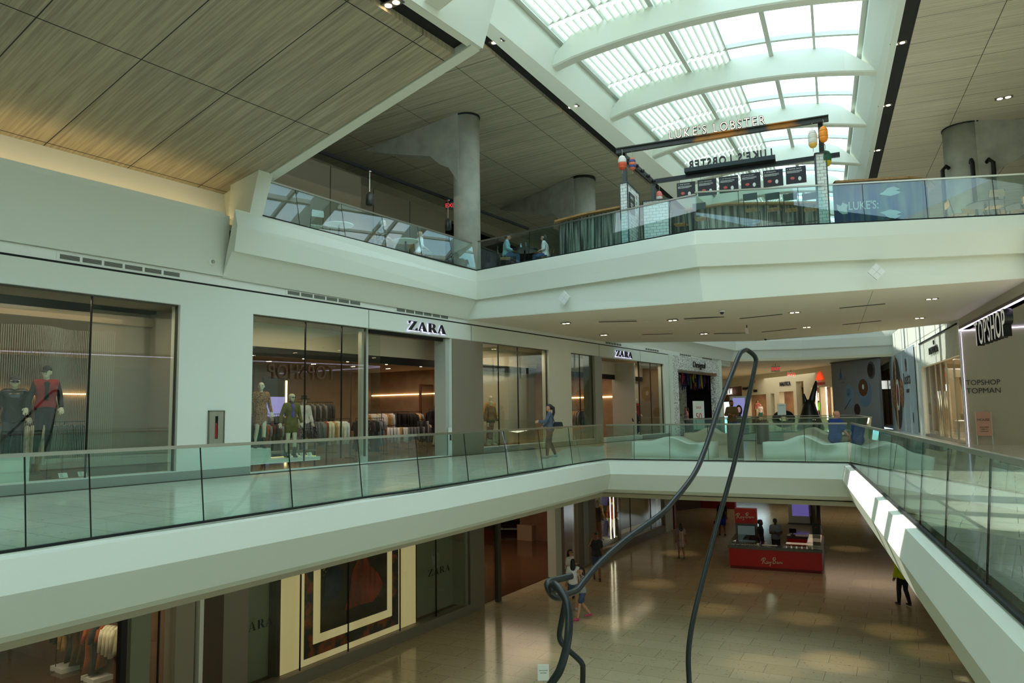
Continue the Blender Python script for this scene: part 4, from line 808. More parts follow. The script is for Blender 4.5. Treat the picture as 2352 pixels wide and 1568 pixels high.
# lit poster
t = thing('lightbox', 'tall glowing cream lightbox with a fashion photograph behind the glass', 'lightbox', LW(15.2, -.3, -4.85))
def LQ(m, u0, u1, z0, z1, off, th=.01): return m.loft([[LW(u0, off, z), LW(u1, off, z), LW(u1, off-th, z), LW(u0, off-th, z)] for z in (z0, z1)])
LQ(MB(), 12.46, 17.95, -4.86, -1.12, -.28, .25).build('case', BLACK, t, world=True)
lb = M('lightbox_cream', (226, 200, 148), .6); lb = noisy('lightbox_face', (222, 196, 142), (236, 214, 164), (1, 1, .02), 1.1, .5)
b_ = lb.node_tree.nodes['Principled BSDF']; b_.inputs['Emission Strength'].default_value = .42; lb.node_tree.links.new(lb.node_tree.nodes['Color Ramp'].outputs[0], b_.inputs['Emission Color'])
LQ(MB(), 12.6, 17.88, -4.8, -1.12, -.265).build('lit_panel', lb, t, world=True)
LQ(MB(), 13.36, 17.05, -4.64, -1.12, -.255).build('patterned_border', noisy('marbled', (38, 42, 48), (170, 72, 30), nscale=3, lo=.5, hi=.62, detail=8), t, world=True)
LQ(MB(), 13.66, 16.75, -4.34, -1.12, -.245).build('inner_border', lb, t, world=True)
LQ(MB(), 13.9, 16.52, -4.12, -1.12, -.235).build('photograph', noisy('dark_rug', (14, 14, 18), (48, 26, 26), nscale=3, rough=.5), t, world=True)
def LPoly(poly, off, name, mt): m = MB(); plate(m, [(u, z) for u, z in poly], LW(13, off, 0)-Ld*13, Ld, (0, 0, 1), .006); m.build(name, mt, t, world=True)
RD = noisy('dress_red', (90, 18, 12), (176, 50, 30), (3, 3, .7), 1.6, .6)  # noise puts dark fold shading into the printed dress colour
LPoly([(14.75, -3.75), (14.95, -3.3), (15.05, -2.8), (15.35, -2.4), (15.6, -2.35), (15.75, -2.7), (16.1, -3.0), (16.35, -3.35), (16.2, -3.55), (15.9, -3.75), (15.3, -3.72)], -.228, 'photo_dress', RD)
LPoly([(14.95, -2.55), (15.1, -1.6), (15.2, -1.15), (15.95, -1.15), (16.02, -1.7), (15.85, -2.1), (15.78, -1.8), (15.6, -2.4), (15.25, -2.5)], -.226, 'photo_jacket', noisy('jacket_red', (80, 18, 12), (134, 34, 20), nscale=4))
LPoly([(15.2, -2.2), (15.42, -2.12), (15.52, -2.3), (15.4, -2.42), (15.22, -2.36)], -.220, 'photo_hand', M('photo_skin', (186, 140, 110))); LPoly([(15.78, -1.85), (15.9, -1.7), (15.9, -2.1), (15.8, -2.12)], -.220, 'photo_hand', M('photo_skin'))
LPoly([(13.95, -2.3), (14.1, -1.7), (14.3, -1.35), (14.65, -1.15), (14.7, -1.6), (14.4, -1.9), (14.2, -2.4), (13.95, -2.8)], -.228, 'photo_cushion', FAB['floral'])
LPoly([(14.0, -3.3), (14.05, -2.7), (14.4, -2.4), (14.7, -2.7), (14.7, -3.1), (14.4, -3.35)], -.229, 'photo_pillow', FAB['navy'])
# coats at the lower left
def p1(px, py, z=-5.09): v = RZ(px, py, z); return v
LG = '@s on rails in the lowest shop'; LL = '@ hanging on a rail in the lowest shop'
for (px, py, L, h, ks, lab, ang) in [(185, 1545, 1.5, 1.45, [('coat' if 0 else 'jacket', 'black', 3), ('dress', 'brown', 8), ('dress', 'leopard', 2)], 'rail of brown and black dresses beside the cream coats', .4), (245, 1562, 1.1, 1.42, [('dress', 'rust', 4), ('jacket', 'cream', 6)], 'rail with cream trench coats at the lower left', .4), (215, 1480, 2.0, 1.7, [('dress', 'rust', 10), ('jacket', 'black', 8)], 'rail of rust dresses behind the trench coats', .1)]:
    v = p1(px, py); rack(lab, v, ang, L, h, ks, LL, LG, .1, -5.085)
for px, py, lab in ((160, 1535, 'white base block under the brown dresses'), (232, 1558, 'white base block under the trench coats')):
    v = p1(px, py); tag(MB().box((v.x-.3, v.y-.35, -5.085), (v.x+.3, v.y+.35, -4.97)).build('base_block', WHITE2), lab, 'block')
v = p1(320, 1480); tag(MB().box((v.x-.4, v.y-.4, -5.085), (v.x+.4, v.y+.4, -4.6)).build('plinth', WHITE2), 'white cube plinth with a bag on it behind the coat window', 'plinth')
t = thing('handbag', 'small black handbag on the white cube plinth', 'bag', (v.x, v.y, -4.6)); MB().loft([[(-.16, -.06, 0), (.16, -.06, 0), (.16, .06, 0), (-.16, .06, 0)], [(-.12, -.03, .18), (.12, -.03, .18), (.12, .03, .18), (-.12, .03, .18)]]).build('bag_body', FAB['black'], t); MB().tube([(-.09, 0, .17), (-.06, 0, .3), (.06, 0, .3), (.09, 0, .17)], .01, 6).build('handle', FAB['black'], t)
v = p1(345, 1520); t = dtable(0, 0, 1.2, .8, .85, 'black framed table with folded clothes and a white lower shelf'); t.location = (v.x, v.y, -5.085); MB().box((-.6, -.4, .03), (.6, .4, .09)).build('shelf', WHITE2, t)
for i in range(6): tag(MB().box((v.x-.5+.18*(i % 3)*1.7, v.y-.3+.32*(i//3), -4.235), (v.x-.3+.18*(i % 3)*1.7, v.y-.06+.32*(i//3), -4.235+.05+.02*(i % 2))).build('folded_garment', FAB[['camel', 'black', 'charcoal'][i % 3]]), 'folded garment on the black framed table', 'clothes', 'folded garments on the black framed table')
v = p1(45, 1470); tag(MB().box((v.x-1.3, v.y-.05, -5.08), (v.x-1.28, v.y, -2)).build('light_strip', M('led_warm')), 'vertical warm light strip at the lower left shop wall', 'light strip')
struct('wall_partition', MB().box((v.x-1.25, v.y+.0, -5.08), (v.x+.9, v.y+.3, -1.2)), M('part_beige', (150, 124, 98), .7), 'beige partition block behind the coats')
# shelves seen through the lowest entrance
def shelf_unit(px, py, L, label, n=5):
    v = p1(px, py); t = thing('shelf_unit', label, 'shelf', (v.x, v.y, -5.085), .5)
    for z in (.25, .6, .95): MB().box((-L/2, -.25, z), (L/2, .25, z+.03)).build('shelf', WHITE if z < .3 else BLACK, t)
    for sx in (-1, 1): MB().box((sx*L/2-.015, -.25, 0), (sx*L/2+.015, -.22, .95)).box((sx*L/2-.015, .22, 0), (sx*L/2+.015, .25, .95)).build('leg', BLACK, t)
    for i in range(n):
        for z in (.28, .63, .98):
            x = -L/2+.18+(L-.36)*i/(n-1); c, s = math.cos(.5), math.sin(.5); m = MB(); m.hull([((0, 0, .04), .04), ((.13, 0, .03), .025), ((-.03, 0, .08), .035)])
            o = m.build('shoe', FAB[random.choice(['black', 'brown', 'white', 'red', 'charcoal'])]); o.location = (v.x+x*c, v.y+x*s, -5.085+z+.006); o.rotation_euler.z = 2.0
            tag(o, 'dark shoe displayed on a lit shelf in the lowest shop', 'shoe', 'shoes on the shelves of the lowest shop')
shelf_unit(1195, 1195, 2.4, 'open display shelf with shoes behind the lowest entrance'); shelf_unit(1175, 1225, 1.6, 'low open shoe shelf nearest the lowest entrance', 4); shelf_unit(1225, 1180, 2.0, 'far shoe shelf deep in the lowest shop', 4)
v = p1(1230, 1235); struct('wall_partition', MB().box((v.x-.5, v.y-1.0, -5.085), (v.x+.4, v.y+.6, -4.3)).box((v.x+.9, v.y+1.2, -5.08), (v.x+2.1, v.y+1.5, -1.2)), M('part_beige'), 'beige counter and partition in the lowest shop')
v = p1(1135, 1240); rack('rail with red and black patterned dresses left of the lowest entrance', v, 1.2, 1.2, 2.4, [('dress', 'red', 5), ('dress', 'sequin', 4)], LL, LG, .11, -5.085)
downlights([(LW(22.5+2.2*i, -1.6-2*j)[0], LW(22.5+2.2*i, -1.6-2*j)[1]) for i in range(3) for j in range(4)], -1.115, 'small spotlight in the lowest shop ceiling', group='lowest shop ceiling spotlights')
for px, py, u, off, h, sc, lab, wr, ex in [(1398, 1240, 31.6, -.5, 1.82, 0, 'bald mannequin in rust sweater, leftmost of three in the lower window', [('trousers', FAB['rust'], .02), ('shirt', FAB['brown'], .03, .95)], None), (1411, 1240, 32.3, -.75, 1.84, 0, 'bald mannequin in camel coat, middle of three in the lower window', [('trousers', FAB['camel'], .02), ('coat', FAB['camel'], .035)], None),
                             (1428, 1240, 33.3, -.5, 1.74, 0, 'mannequin in orange beret and rust jacket, rightmost of three in the lower window', [('trousers', FAB['cream'], .03), ('jacket', FAB['rust'], .035), ('scarf', FAB['sequin'])], lambda t, d, hp: remesh(MB().hull([(hp(0, 0, .09), .10), (hp(.03, .0, .1), .11)]).build('beret', FAB['rust'], t, True)))]:
    v = LW(u, off, -4.5); figure('mannequin', lab, 'mannequin', v, faced((1, -.5)), h, MODEL, None, wr, shoes=(190, 186, 176), female=True, thin=.85, extra=ex)
struct('trim_15', LQ(MB(), 30.4, 39.0, -4.78, -4.52, -.45, .5), WHITE2, 'white display base in the mannequin window', 'plinth')
for u in (32.7, 33.1): tag(MB().bar(LW(u, -.3, -4.5), LW(u, -.3, -1.3), .03, .03, Ln).build('light_strip', M('led_white', (255, 240, 214), emis=5)), 'thin vertical light tube between the lower mannequins', 'light strip', 'vertical light tubes between the lower mannequins')
# beyond the shop: red wall, dark recess, far hall
w = MB(); w.loft([[LW(40.6, .1, z), LW(40.9, .1, z), LW(40.9, -6, z), LW(40.6, -6, z)] for z in (-5.1, -1.1)])
v0 = RZ(1668, 1168, -5.1); v1 = RZ(1610, 1166, -5.1)
w.loft([[(v1.x, v1.y, z), (v0.x+.6, v0.y, z), (v0.x+.6, v0.y+.3, z), (v1.x, v1.y+.3, z)] for z in (-5.1, -1.1)])
struct('wall_red', w, M('red_wall', (118, 16, 16), .5), 'dark red wall panels at the back of the lowest level')
struct('wall_recess', MB().loft([[(v1.x, v1.y, z), (v1.x, v1.y+.3, z), LW(41, -6, z), LW(41, -5.6, z)] for z in (-5.1, -1.1)]), M('brown_recess', (60, 46, 36), .6), 'dark brown recessed wall at the back of the lowest level')
w = MB(); w.box((-40, 79, -5.1), (12, 79.3, -1.1)); w.box((8, 20, -5.1), (8.3, 79, -1.1)); w.box((-14.5, 59.0, -5.1), (-12.0, 63, -4.4)); w.box((-8.5, 58, -5.1), (-6.5, 60, -3.2))
struct('wall_far', w, noisy('far_dark_wall', (70, 60, 46), (100, 88, 66), nscale=.6), 'dim brown walls at the far end of the lowest level')
# corridor downlights of the lowest level (warm pools on the floor)
PL = [RZ(*p, -5.1) for p in ((1500, 1340), (1400, 1430), (1640, 1400), (1850, 1420), (2010, 1340), (2150, 1500), (1760, 1530), (1560, 1270), (1950, 1260), (1240, 1500), (1920, 1520), (1700, 1350), (2050, 1450))]
for i, p in enumerate(PL):
    l = bpy.data.lights.new('ceiling_spot', 'SPOT'); l.energy = 200; l.spot_size = R_(32); l.spot_blend = .8; l.color = (1, .74, .42); l.shadow_soft_size = .12; l.specular_factor = .0
    o = bpy.data.objects.new('ceiling_spot', l); COL.objects.link(o); o.location = (p.x, p.y, -1.2 if not (-10.2 < p.x < rline(p.y) and p.y < 21) else 9.2)
    if o.location.z > 0: l.spot_size = R_(10); l.energy = 1500
# ------------------------------------------------------------------ kiosk
K0 = RZ(1676, 1304, -5.1); K1 = RZ(1890, 1318, -5.1); Kx = (K1-K0).normalized(); kang = math.atan2(Kx.y, Kx.x); KW = (K1-K0).length; KD = 3.7
t = thing('kiosk', 'red sunglasses kiosk island with glass display tops and a script logo', 'kiosk', K0, kang)
KR = M('kiosk_red', (186, 24, 26), .35); KG = M('kiosk_steel', (96, 96, 92), .3, .7)
def ring(m, z0, z1, e=0., gap=True):
    m.box((-e, -e, z0), (KW+e, .62, z1)); m.box((-e, .62, z0), (.62, KD-1.0, z1)); m.box((KW-.62, .62, z0), (KW+e, KD+e, z1)); m.box((KW-1.5, KD-.5, z0), (KW-.62, KD+e, z1)); return m
ring(MB(), .0, .12, -.04).build('plinth', M('kiosk_dark_red', (120, 14, 16), .4), t); ring(MB(), .12, .82).build('counter_front', KR, t); ring(MB(), .82, .94, .03).build('counter_top', KG, t)
for (a, b) in (((.03, .03), (1.25, .5)), ((KW-1.35, .03), (KW-.03, .5)), ((.03, .6), (.5, 2.3)), ((KW-.55, .6), (KW-.03, 2.9))):
    MB().box((a[0], a[1], .945), (b[0], b[1], 1.1)).build('glass_case', SGLASS, t)
t2 = t
for i in range(6):
    for (x0, y0) in ((.15+.19*i, .26), (KW-1.25+.2*i, .26)):
        g = thing('sunglasses', 'dark sunglasses on a white tray under the kiosk glass', 'sunglasses', K0+Vector((x0*Kx.x-y0*Kx.y, x0*Kx.y+y0*Kx.x, .955)), kang, 'sunglasses in the front kiosk cases')
        MB().ell((-.035, 0, .03), .03, .008, .022, 8).ell((.035, 0, .03), .03, .008, .022, 8).build('lens', M('lens_black'), g); MB().box((-.07, -.08, 0), (.07, .1, .004)).build('tray', WHITE2, g); MB().tube([(-.065, 0, .04), (-.06, .08, .03)], .004, 4).tube([(.065, 0, .04), (.06, .08, .03)], .004, 4).tube([(-.012, 0, .035), (.012, 0, .035)], .004, 4).build('temple', BLACK, g)
KT = KR
m = MB().box((.02, 2.25, 0), (.95, 2.5, 1.55)); m.build('tower', KG, t); MB().box((.02, 2.22, 1.55), (.95, 2.53, 2.2)).build('sign_box', KR, t); MB().box((.12, 2.2, 1.05), (.85, 2.25, 1.45)).build('video_display', M('kiosk_screen', (90, 106, 104), .2, emis=.35), t); MB().box((.1, 2.215, 1.02), (.87, 2.245, 1.48)).build('display_bezel', BLACK, t)
RB = [[(0, .56), (.04, .72), (.16, .84), (.34, .9), (.46, .86), (.46, .74), (.36, .62), (.2, .54)], [(.26, .86), (.2, .6), (.14, .34), (.1, .2)], [(.22, .54), (.34, .36), (.46, .24), (.56, .26)], [(.72, .48), (.62, .5), (.56, .4), (.58, .3), (.66, .28), (.74, .42), (.72, .3), (.80, .3)], [(.84, .5), (.86, .34), (.94, .34), (1.0, .5), (.98, .2), (.92, .02), (.84, .06)],
      [(1.08, .44), (1.12, .46), (1.12, .42), (1.08, .44)], [(1.36, .96), (1.30, .6), (1.24, .3)], [(1.22, .78), (1.36, .98), (1.54, 1.0), (1.58, .86), (1.44, .72), (1.34, .66), (1.5, .62), (1.56, .46), (1.42, .32), (1.26, .3)], [(1.82, .5), (1.72, .52), (1.66, .42), (1.70, .32), (1.80, .36), (1.84, .5), (1.84, .34), (1.92, .36)], [(1.96, .52), (1.98, .34), (2.02, .48), (2.1, .54), (2.12, .38), (2.16, .36), (2.3, .5)]]
def script_logo(par, o, sc, mat, r=.03, n=(0, -1, 0)):
    m = MB()
    for st in RB: m.tube([Vector(o)+Vector((x*sc, -.012, z*sc)) for x, z in st], r*sc, 5)
    return m.build('script_lettering', mat, par)
CRM = M('logo_cream', (222, 210, 180), .5)
script_logo(t, (1.28, -.0, .18), .36, CRM, .045); script_logo(t, (.07, 2.21, 1.68), .34, CRM, .045)
MB().box((1.3, .3, .945), (1.9, .52, .955)).box((1.1, .25, .945), (1.2, .35, 1.02)).build('counter_mat', WHITE2, t)
def KP(x, y, z=0): return K0+Vector((x*Kx.x-y*Kx.y, x*Kx.y+y*Kx.x, z))
o = thing('cash_register', 'black till screen on the back counter of the kiosk', 'register', KP(KW-1.25, KD-.25, .945), kang); MB().box((-.1, -.08, 0), (.1, .08, .03)).tube([(0, 0, .02), (0, 0, .14)], .02, 6).build('stand', BLACK, o); MB().box((-.15, -.04, .1), (.15, -.02, .3)).build('screen', M('lens_black'), o)
o = thing('counter_display', 'tall black display board on the right kiosk counter', 'display', KP(KW-.25, KD-.9, 1.105), kang); MB().box((-.16, 0, 0), (.16, .03, .5)).build('board', BLACK, o); MB().box((-.03, -.004, .3), (.03, 0, .33)).build('red_mark', KR, o)
for x, y, lab in ((1.45, .4, 'small pump bottle on the front kiosk counter'), (KW-.6, KD-.4, 'small pump bottle on the back kiosk counter')):
    o = thing('pump_bottle', lab, 'bottle', KP(x, y, .957), kang); MB().lathe((0, 0, 0), [(.03, 0), (.032, .1), (.01, .12), (.01, .14)], 8).build('bottle_body', WHITE2, o); MB().tube([(0, 0, .13), (0, 0, .17), (.03, 0, .17)], .006, 5).build('pump', BLACK, o)
# people at the kiosk and on the lowest floor
TOW = -_fh; RT = _R0
CROSS = dict(STAND, elL=(-.24, .06, 1.14), haL=(.02, .20, 1.16), elR=(.24, .06, 1.14), haR=(-.02, .22, 1.13))
PHONE = dict(STEP, elR=(.27, .10, 1.24), haR=(.13, .10, 1.54), fistR=(-.2, 0, 1))
FACEH = dict(WALK, elL=(-.22, .12, 1.30), haL=(-.05, .14, 1.52), fistL=(.1, 0, 1))
def at(px, py, z=-5.1): return RZ(px, py, z)
figure('person', 'man in black polo and dark red trousers standing inside the kiosk', 'person', KP(1.15, 1.45), faced(RT*.8+TOW*.5), 1.84, STAND, (66, 44, 34), [('trousers', M('wine', (92, 22, 30), .8)), ('shirt', FAB['black'], .022)], ((24, 18, 16), 'beard'))
figure('person', 'man in grey shirt with folded arms at the back of the kiosk', 'person', KP(KW-1.9, 2.3), faced(TOW), 1.80, CROSS, (62, 42, 34), [('trousers', FAB['black']), ('shirt', M('steel_shirt', (110, 124, 136), .85), .026)], ((22, 18, 16), 'short'))
def phone(t, d, hp): MB().box((.10, .085, 1.52), (.125, .10, 1.66)).build('phone', BLACK, t)
figure('person', 'man in charcoal shirt and denim shorts talking on a phone', 'person', at(1371, 1332), faced(TOW+LEFT*.1), 1.82, PHONE, (150, 104, 78), [('shorts', FAB['denim'], .02), ('shirt', M('tee_charcoal', (52, 54, 54), .9), .024)], ((22, 18, 16), 'short'), extra=phone, shoes=(30, 36, 52))
figure('person', 'woman in striped top and denim shorts shading her face with her hand', 'person', at(1339, 1423), faced(TOW*.2+LEFT), 1.62, FACEH, (196, 146, 114), [('shorts', FAB['denim'], .02), ('shirt', tiles('stripes', (28, 28, 40), (28, 28, 40), (190, 186, 180), 9, .035, .8, 0, .012), .022)], ((34, 22, 18), 'long'), shoes=(196, 60, 110), female=True, thin=.9)
figure('person', 'woman with long curly dark hair in a white fringed top and shorts', 'person', at(1318, 1400), faced(AWAY+RT*.1), 1.66, STEP, (186, 138, 106), [('shorts', FAB['denim'], .02, .28), ('shirt', FAB['white'], .022)], ((24, 18, 16), 'long'), shoes=(190, 190, 188), female=True, thin=.9)
figure('person', 'woman with glasses and long dark hair partly hidden behind the white fringed top', 'person', at(1311, 1372), faced(TOW*.5+RT*.8), 1.68, STAND, (190, 142, 110), [('trousers', FAB['black']), ('shirt', FAB['white'], .022)], ((24, 18, 16), 'long'), shoes=(40, 40, 42), female=True, thin=.9, extra=shades)
figure('person', 'girl with long black hair in a pale striped dress seen from behind', 'person', at(1566, 1283), faced(AWAY), 1.56, STEP, (150, 106, 80), [('shirt', tiles('dress_stripes', (212, 190, 160), (120, 110, 130), (90, 80, 96), .05, 9, .8, 0, .008), .022), ('skirt', MATS['dress_stripes'], .03, .28)], ((18, 14, 14), 'long'), shoes=(30, 110, 90), female=True, thin=.88)
def bag(off, col, nm='shopping_bag', zz=.62):
    def f(t, d, hp): pass
    return f
mp = at(1660, 1230)
figure('person', 'man in black shirt and royal blue shorts walking away', 'person', mp, faced(AWAY), 1.86, STEP, (110, 78, 60), [('shorts', M('royal_blue', (24, 52, 170), .8), .03, .42), ('shirt', FAB['black'], .026)], ((20, 16, 14), 'short'), shoes=(24, 24, 28))
v = mp+LEFT*.30; t = thing('shopping_bag', 'small black shopping bag carried by the man in blue shorts', 'bag', (v.x, v.y, -4.62), YAW); MB().box((-.13, -.05, -.02), (.13, .05, .28)).build('bag_body', BLACK, t); MB().tube([(-.06, 0, .28), (-.03, 0, .4), (.03, 0, .4), (.06, 0, .28)], .006, 5).build('handle', BLACK, t)
figure('person', 'person in a bright yellow green sweatshirt walking away at the right', 'person', at(2077, 1390), faced(AWAY+LEFT*.1), 1.78, STEP, (96, 66, 50), [('trousers', FAB['black'], .02), ('shirt', M('neon', (190, 200, 20), .85), .034, .96)], ((22, 18, 16), 'short'), shoes=(60, 46, 36))
for n in MATS['stripes'].node_tree.nodes:
    if n.type == 'MAPPING': n.inputs['Rotation'].default_value = (R_(90), 0, 0)
# directory totem, bins at the far end of the lowest level
def totem(v, ang, label, scr, h=2.15, wd=1.3, z=-5.09, emis=.55, extra=None):
    t = thing('information_totem', label, 'totem', (v.x, v.y, z), ang); m = MB(); holes(m, (-wd/2, -.12, 0), (1, 0, 0), wd, h, [(.2, wd-.2, .45, h-.14)], .24, (0, 1, 0)); m.build('housing', WHITE2, t)
    MB().box((-wd/2+.2, -.06, .45), (wd/2-.2, .0, h-.14)).build('display', scr, t); MB().box((-wd/2-.04, -.14, 0), (wd/2+.04, .14, .06)).build('base', KG, t)
    if extra: extra(t, wd, h)
    return t
totem(at(1840, 1203), .15, 'white information totem with a violet screen beyond the kiosk', M('violet_screen', (116, 104, 180), .3, emis=.5))
def bin_(v, z, label, r=.26, h=1.05, ztop=True):
    t = thing('litter_bin', label, 'bin', (v[0], v[1], z)); MB().lathe((0, 0, 0), [(r*.98, 0), (r, .02), (r, h-.03), (r*.97, h)], 24).build('bin_body', M('bin_steel', (110, 104, 92), .35, .8), t, True); MB().lathe((0, 0, h), [(r*.8, .0), (r*.78, .01)], 20).build('lid', BLACK, t); return t
bin_(at(1874, 1205), -5.09, 'cylindrical steel litter bin beside the violet information totem', .3, 1.25)
t = thing('sign_stand', 'small white notice on a stand at the foot of the black sculpture', 'sign', at(1248, 1640)); 
v = RZ(1248, 1552, -4.0); t.location = (v.x, v.y, -5.09); t.rotation_euler.z = YAW
MB().box((-.12, -.01, 1.0), (.12, .01, 1.32)).build('board', WHITE2, t); MB().box((-.09, -.014, 1.2), (.09, -.01, 1.21)).box((-.07, -.014, 1.15), (.07, -.01, 1.16)).build('print', M('print_grey'), t); MB().tube([(0, .02, 0), (0, .02, 1.05)], .012, 6).build('pole', STEEL, t); MB().lathe((0, .02, 0), [(.14, 0), (.14, .015)], 16).build('base', BLACK, t)
# ================================================================== BLACK TUBE SCULPTURE IN THE VOID
def PDp(px, py, dep): return EV+ray(px, py)*(dep/F)
def smooth_path(P, n=5):
    P = [Vector(p) for p in P]; out = []
    for i in range(len(P)-1):
        a, b, c, d = P[max(i-1, 0)], P[i], P[i+1], P[min(i+2, len(P)-1)]
        for k in range(n):
            t = k/n; out.append(.5*((2*b)+(c-a)*t+(2*a-5*b+4*c-d)*t*t+(3*b-a-3*c+d)*t**3))
    return out+[P[-1]]
TUBE = M('sculpture_black', (30, 36, 36), .38, .2)
t = thing('tube_sculpture', 'tall bent black tube sculpture rising through the void', 'sculpture', (PDp(1583, 1568, 12).x, PDp(1583, 1568, 12).y, -5.09))
b1 = PDp(1585, 1660, 11.9)
A_ = [Vector((b1.x, b1.y, -5.05)), b1]+[PDp(*p) for p in ((1583, 1568, 12.0), (1581, 1520, 12.1), (1584, 1470, 12.2), (1598, 1395, 12.4), (1640, 1230, 12.9), (1690, 1050, 13.4), (1721, 905, 13.7), (1735, 835, 13.8), (1736, 824, 13.8), (1730, 814, 13.8), (1716, 804, 13.8), (1708, 805, 13.7), (1698, 815, 13.6), (1680, 860, 13.3), (1650, 940, 12.8), (1618, 1035, 12.2), (1592, 1092, 11.7), (1545, 1152, 11.2), (1515, 1183, 10.9), (1440, 1237, 10.4), (1380, 1290, 9.9), (1345, 1330, 9.6), (1325, 1355, 9.4), (1305, 1364, 9.2), (1285, 1372, 9.0), (1268, 1366, 8.9), (1258, 1345, 8.9), (1262, 1335, 9.0), (1290, 1328, 9.2), (1313, 1322, 9.3))]
MB().tube(smooth_path(A_), .042, 12).build('tube', TUBE, t, True, world=True)
b2 = PDp(1225, 1640, 8.2)
B_ = [PDp(*p) for p in ((1273, 1360, 8.7), (1268, 1345, 8.75), (1275, 1343, 8.7), (1290, 1360, 8.6), (1303, 1385, 8.5), (1307, 1420, 8.4), (1305, 1460, 8.3), (1298, 1500, 8.25), (1285, 1540, 8.2), (1266, 1570, 8.2))]+[b2, Vector((b2.x-.1, b2.y+.05, -3)), Vector((b2.x-.15, b2.y+.1, -5.05))]
MB().tube(smooth_path(B_), .046, 12).build('tube', TUBE, t, True, world=True)
b3 = PDp(1339, 1660, 9.2)
C_ = [PDp(*p) for p in ((1318, 1358, 9.35), (1300, 1370, 9.3), (1297, 1385, 9.2), (1290, 1425, 9.2), (1285, 1455, 9.2), (1288, 1472, 9.2), (1300, 1487, 9.2), (1330, 1515, 9.2), (1337, 1525, 9.2), (1339, 1540, 9.2))]+[b3, Vector((b3.x, b3.y, -5.05))]
MB().tube(smooth_path(C_), .034, 12).build('tube', TUBE, t, True, world=True)
# ================================================================== BENCHES, BIN, SEATED MAN (middle level, beyond the near void)
def bench(x0, x1, y, label, flipx=False, hump=.16, ang=0.):
    t = thing('wavy_bench', label, 'bench', ((x0+x1)/2, y, 0), ang, 'white wavy benches'); L = x1-x0; n = 28; rings = []
    for i in range(n+1):
        s = i/n; q = 1-s if flipx else s; hz = .50+hump*math.exp(-((q-.48)/.17)**2)-.06*math.exp(-((q-.75)/.1)**2)
        k = max(0, min(1, (q-.35)/.6)); k = k*k*(3-2*k); cv = .34*(1-k) if q > .35 else .0
        x = -L/2+L*s; f = lambda z: -.42+ (.30*math.sin(math.pi*min(1, z/hz))*(k*(1-k)*4))
        rings.append([(x, f(0), 0), (x, f(hz*.35), hz*.35), (x, f(hz*.7), hz*.7), (x, -.42, hz-.03), (x, -.38, hz), (x, .38, hz), (x, .42, hz-.03), (x, .42, 0)])
    MB().loft(rings).build('bench_body', M('bench_white', (222, 222, 208), .45), t, True); return t
YB = 22.95
bx = [RY(px, 1045, YB).x for px in (1463, 1640, 1752, 1946)]
bench(bx[0], bx[1], YB+.05, 'white wavy bench at the left behind the far railing of the near void'); bench(bx[2], bx[3], YB+.45, 'white wavy bench with a man in blue seated at its right end', hump=.2)
bx2 = [RY(px, 1010, 32.5).x for px in (1579, 1690, 1806, 1935)]
bench(bx2[0], bx2[1], 32.5, 'cream wavy bench in the second row on the left', hump=.22); bench(bx2[2], bx2[3], 32.5, 'cream wavy bench in the second row behind the seated man', hump=.22)
v = RY(2010, 1040, 25.5); bench(v.x-1.3, v.x+1.3, 25.8, 'white wavy bench beyond the corner of the right railing', ang=-1.2)
bin_((RY(1690, 1040, 23.3).x, 23.3), 0, 'tall steel litter bin between the two front wavy benches', .24, 1.04); bin_((RY(1752, 1000, 33.2).x, 33.2), 0, 'distant steel litter bin in the second bench row', .26, 1.0)
SM_ = RY(1916, 1022, 23.2); SITB = dict(SIT(.50, .12), elL=(-.24, .14, .78), haL=(-.10, .34, .66), elR=(.24, .14, .78), haR=(.10, .36, .66))
figure('person', 'balding man in a blue polo shirt seated on a wavy bench with his back turned', 'person', (SM_.x, 23.4, 0), faced(RT*1+AWAY*.35), 1.78, SITB, (176, 124, 98), [('trousers', M('khaki', (110, 100, 78), .85), .02), ('shirt', M('blue_polo', (18, 50, 112), .85), .045)], ((150, 140, 130), 'bald'), shoes=(60, 50, 44))
WP = dict(STEP, elL=(-.24, .12, 1.16), haL=(-.12, .34, 1.16), elR=(.22, .02, 1.14), haR=(.20, .22, 1.02))
v = RZ(1261, 1053, 0) ; v = Vector((v.x-.15, v.y+.35, 0))
figure('person', 'woman with a dark ponytail and denim blue top walking past the shop windows', 'person', v, faced(LEFT*1+AWAY*.12), 1.74, WP, (188, 140, 112), [('leggings', M('leggings_navy', (26, 34, 40), .8), .012), ('jacket', M('denim_top', (72, 84, 100), .9), .024)], ((30, 20, 18), 'pony'), shoes=(120, 126, 128), female=True, thin=.95)
t = thing('shoulder_bag', 'black shoulder bag hanging at the back of the walking woman', 'bag', (v.x+.28, v.y+.05, 1.0), YAW); MB().hull([((-.12, 0, .0), .05), ((.12, 0, .0), .05), ((-.1, 0, .12), .045), ((.1, 0, .12), .045)]).build('bag_body', FAB['black'], t, True); MB().tube([(-.1, 0, .12), (-.2, 0, .4), (-.26, 0, .48)], .012, 6).build('strap', FAB['black'], t)
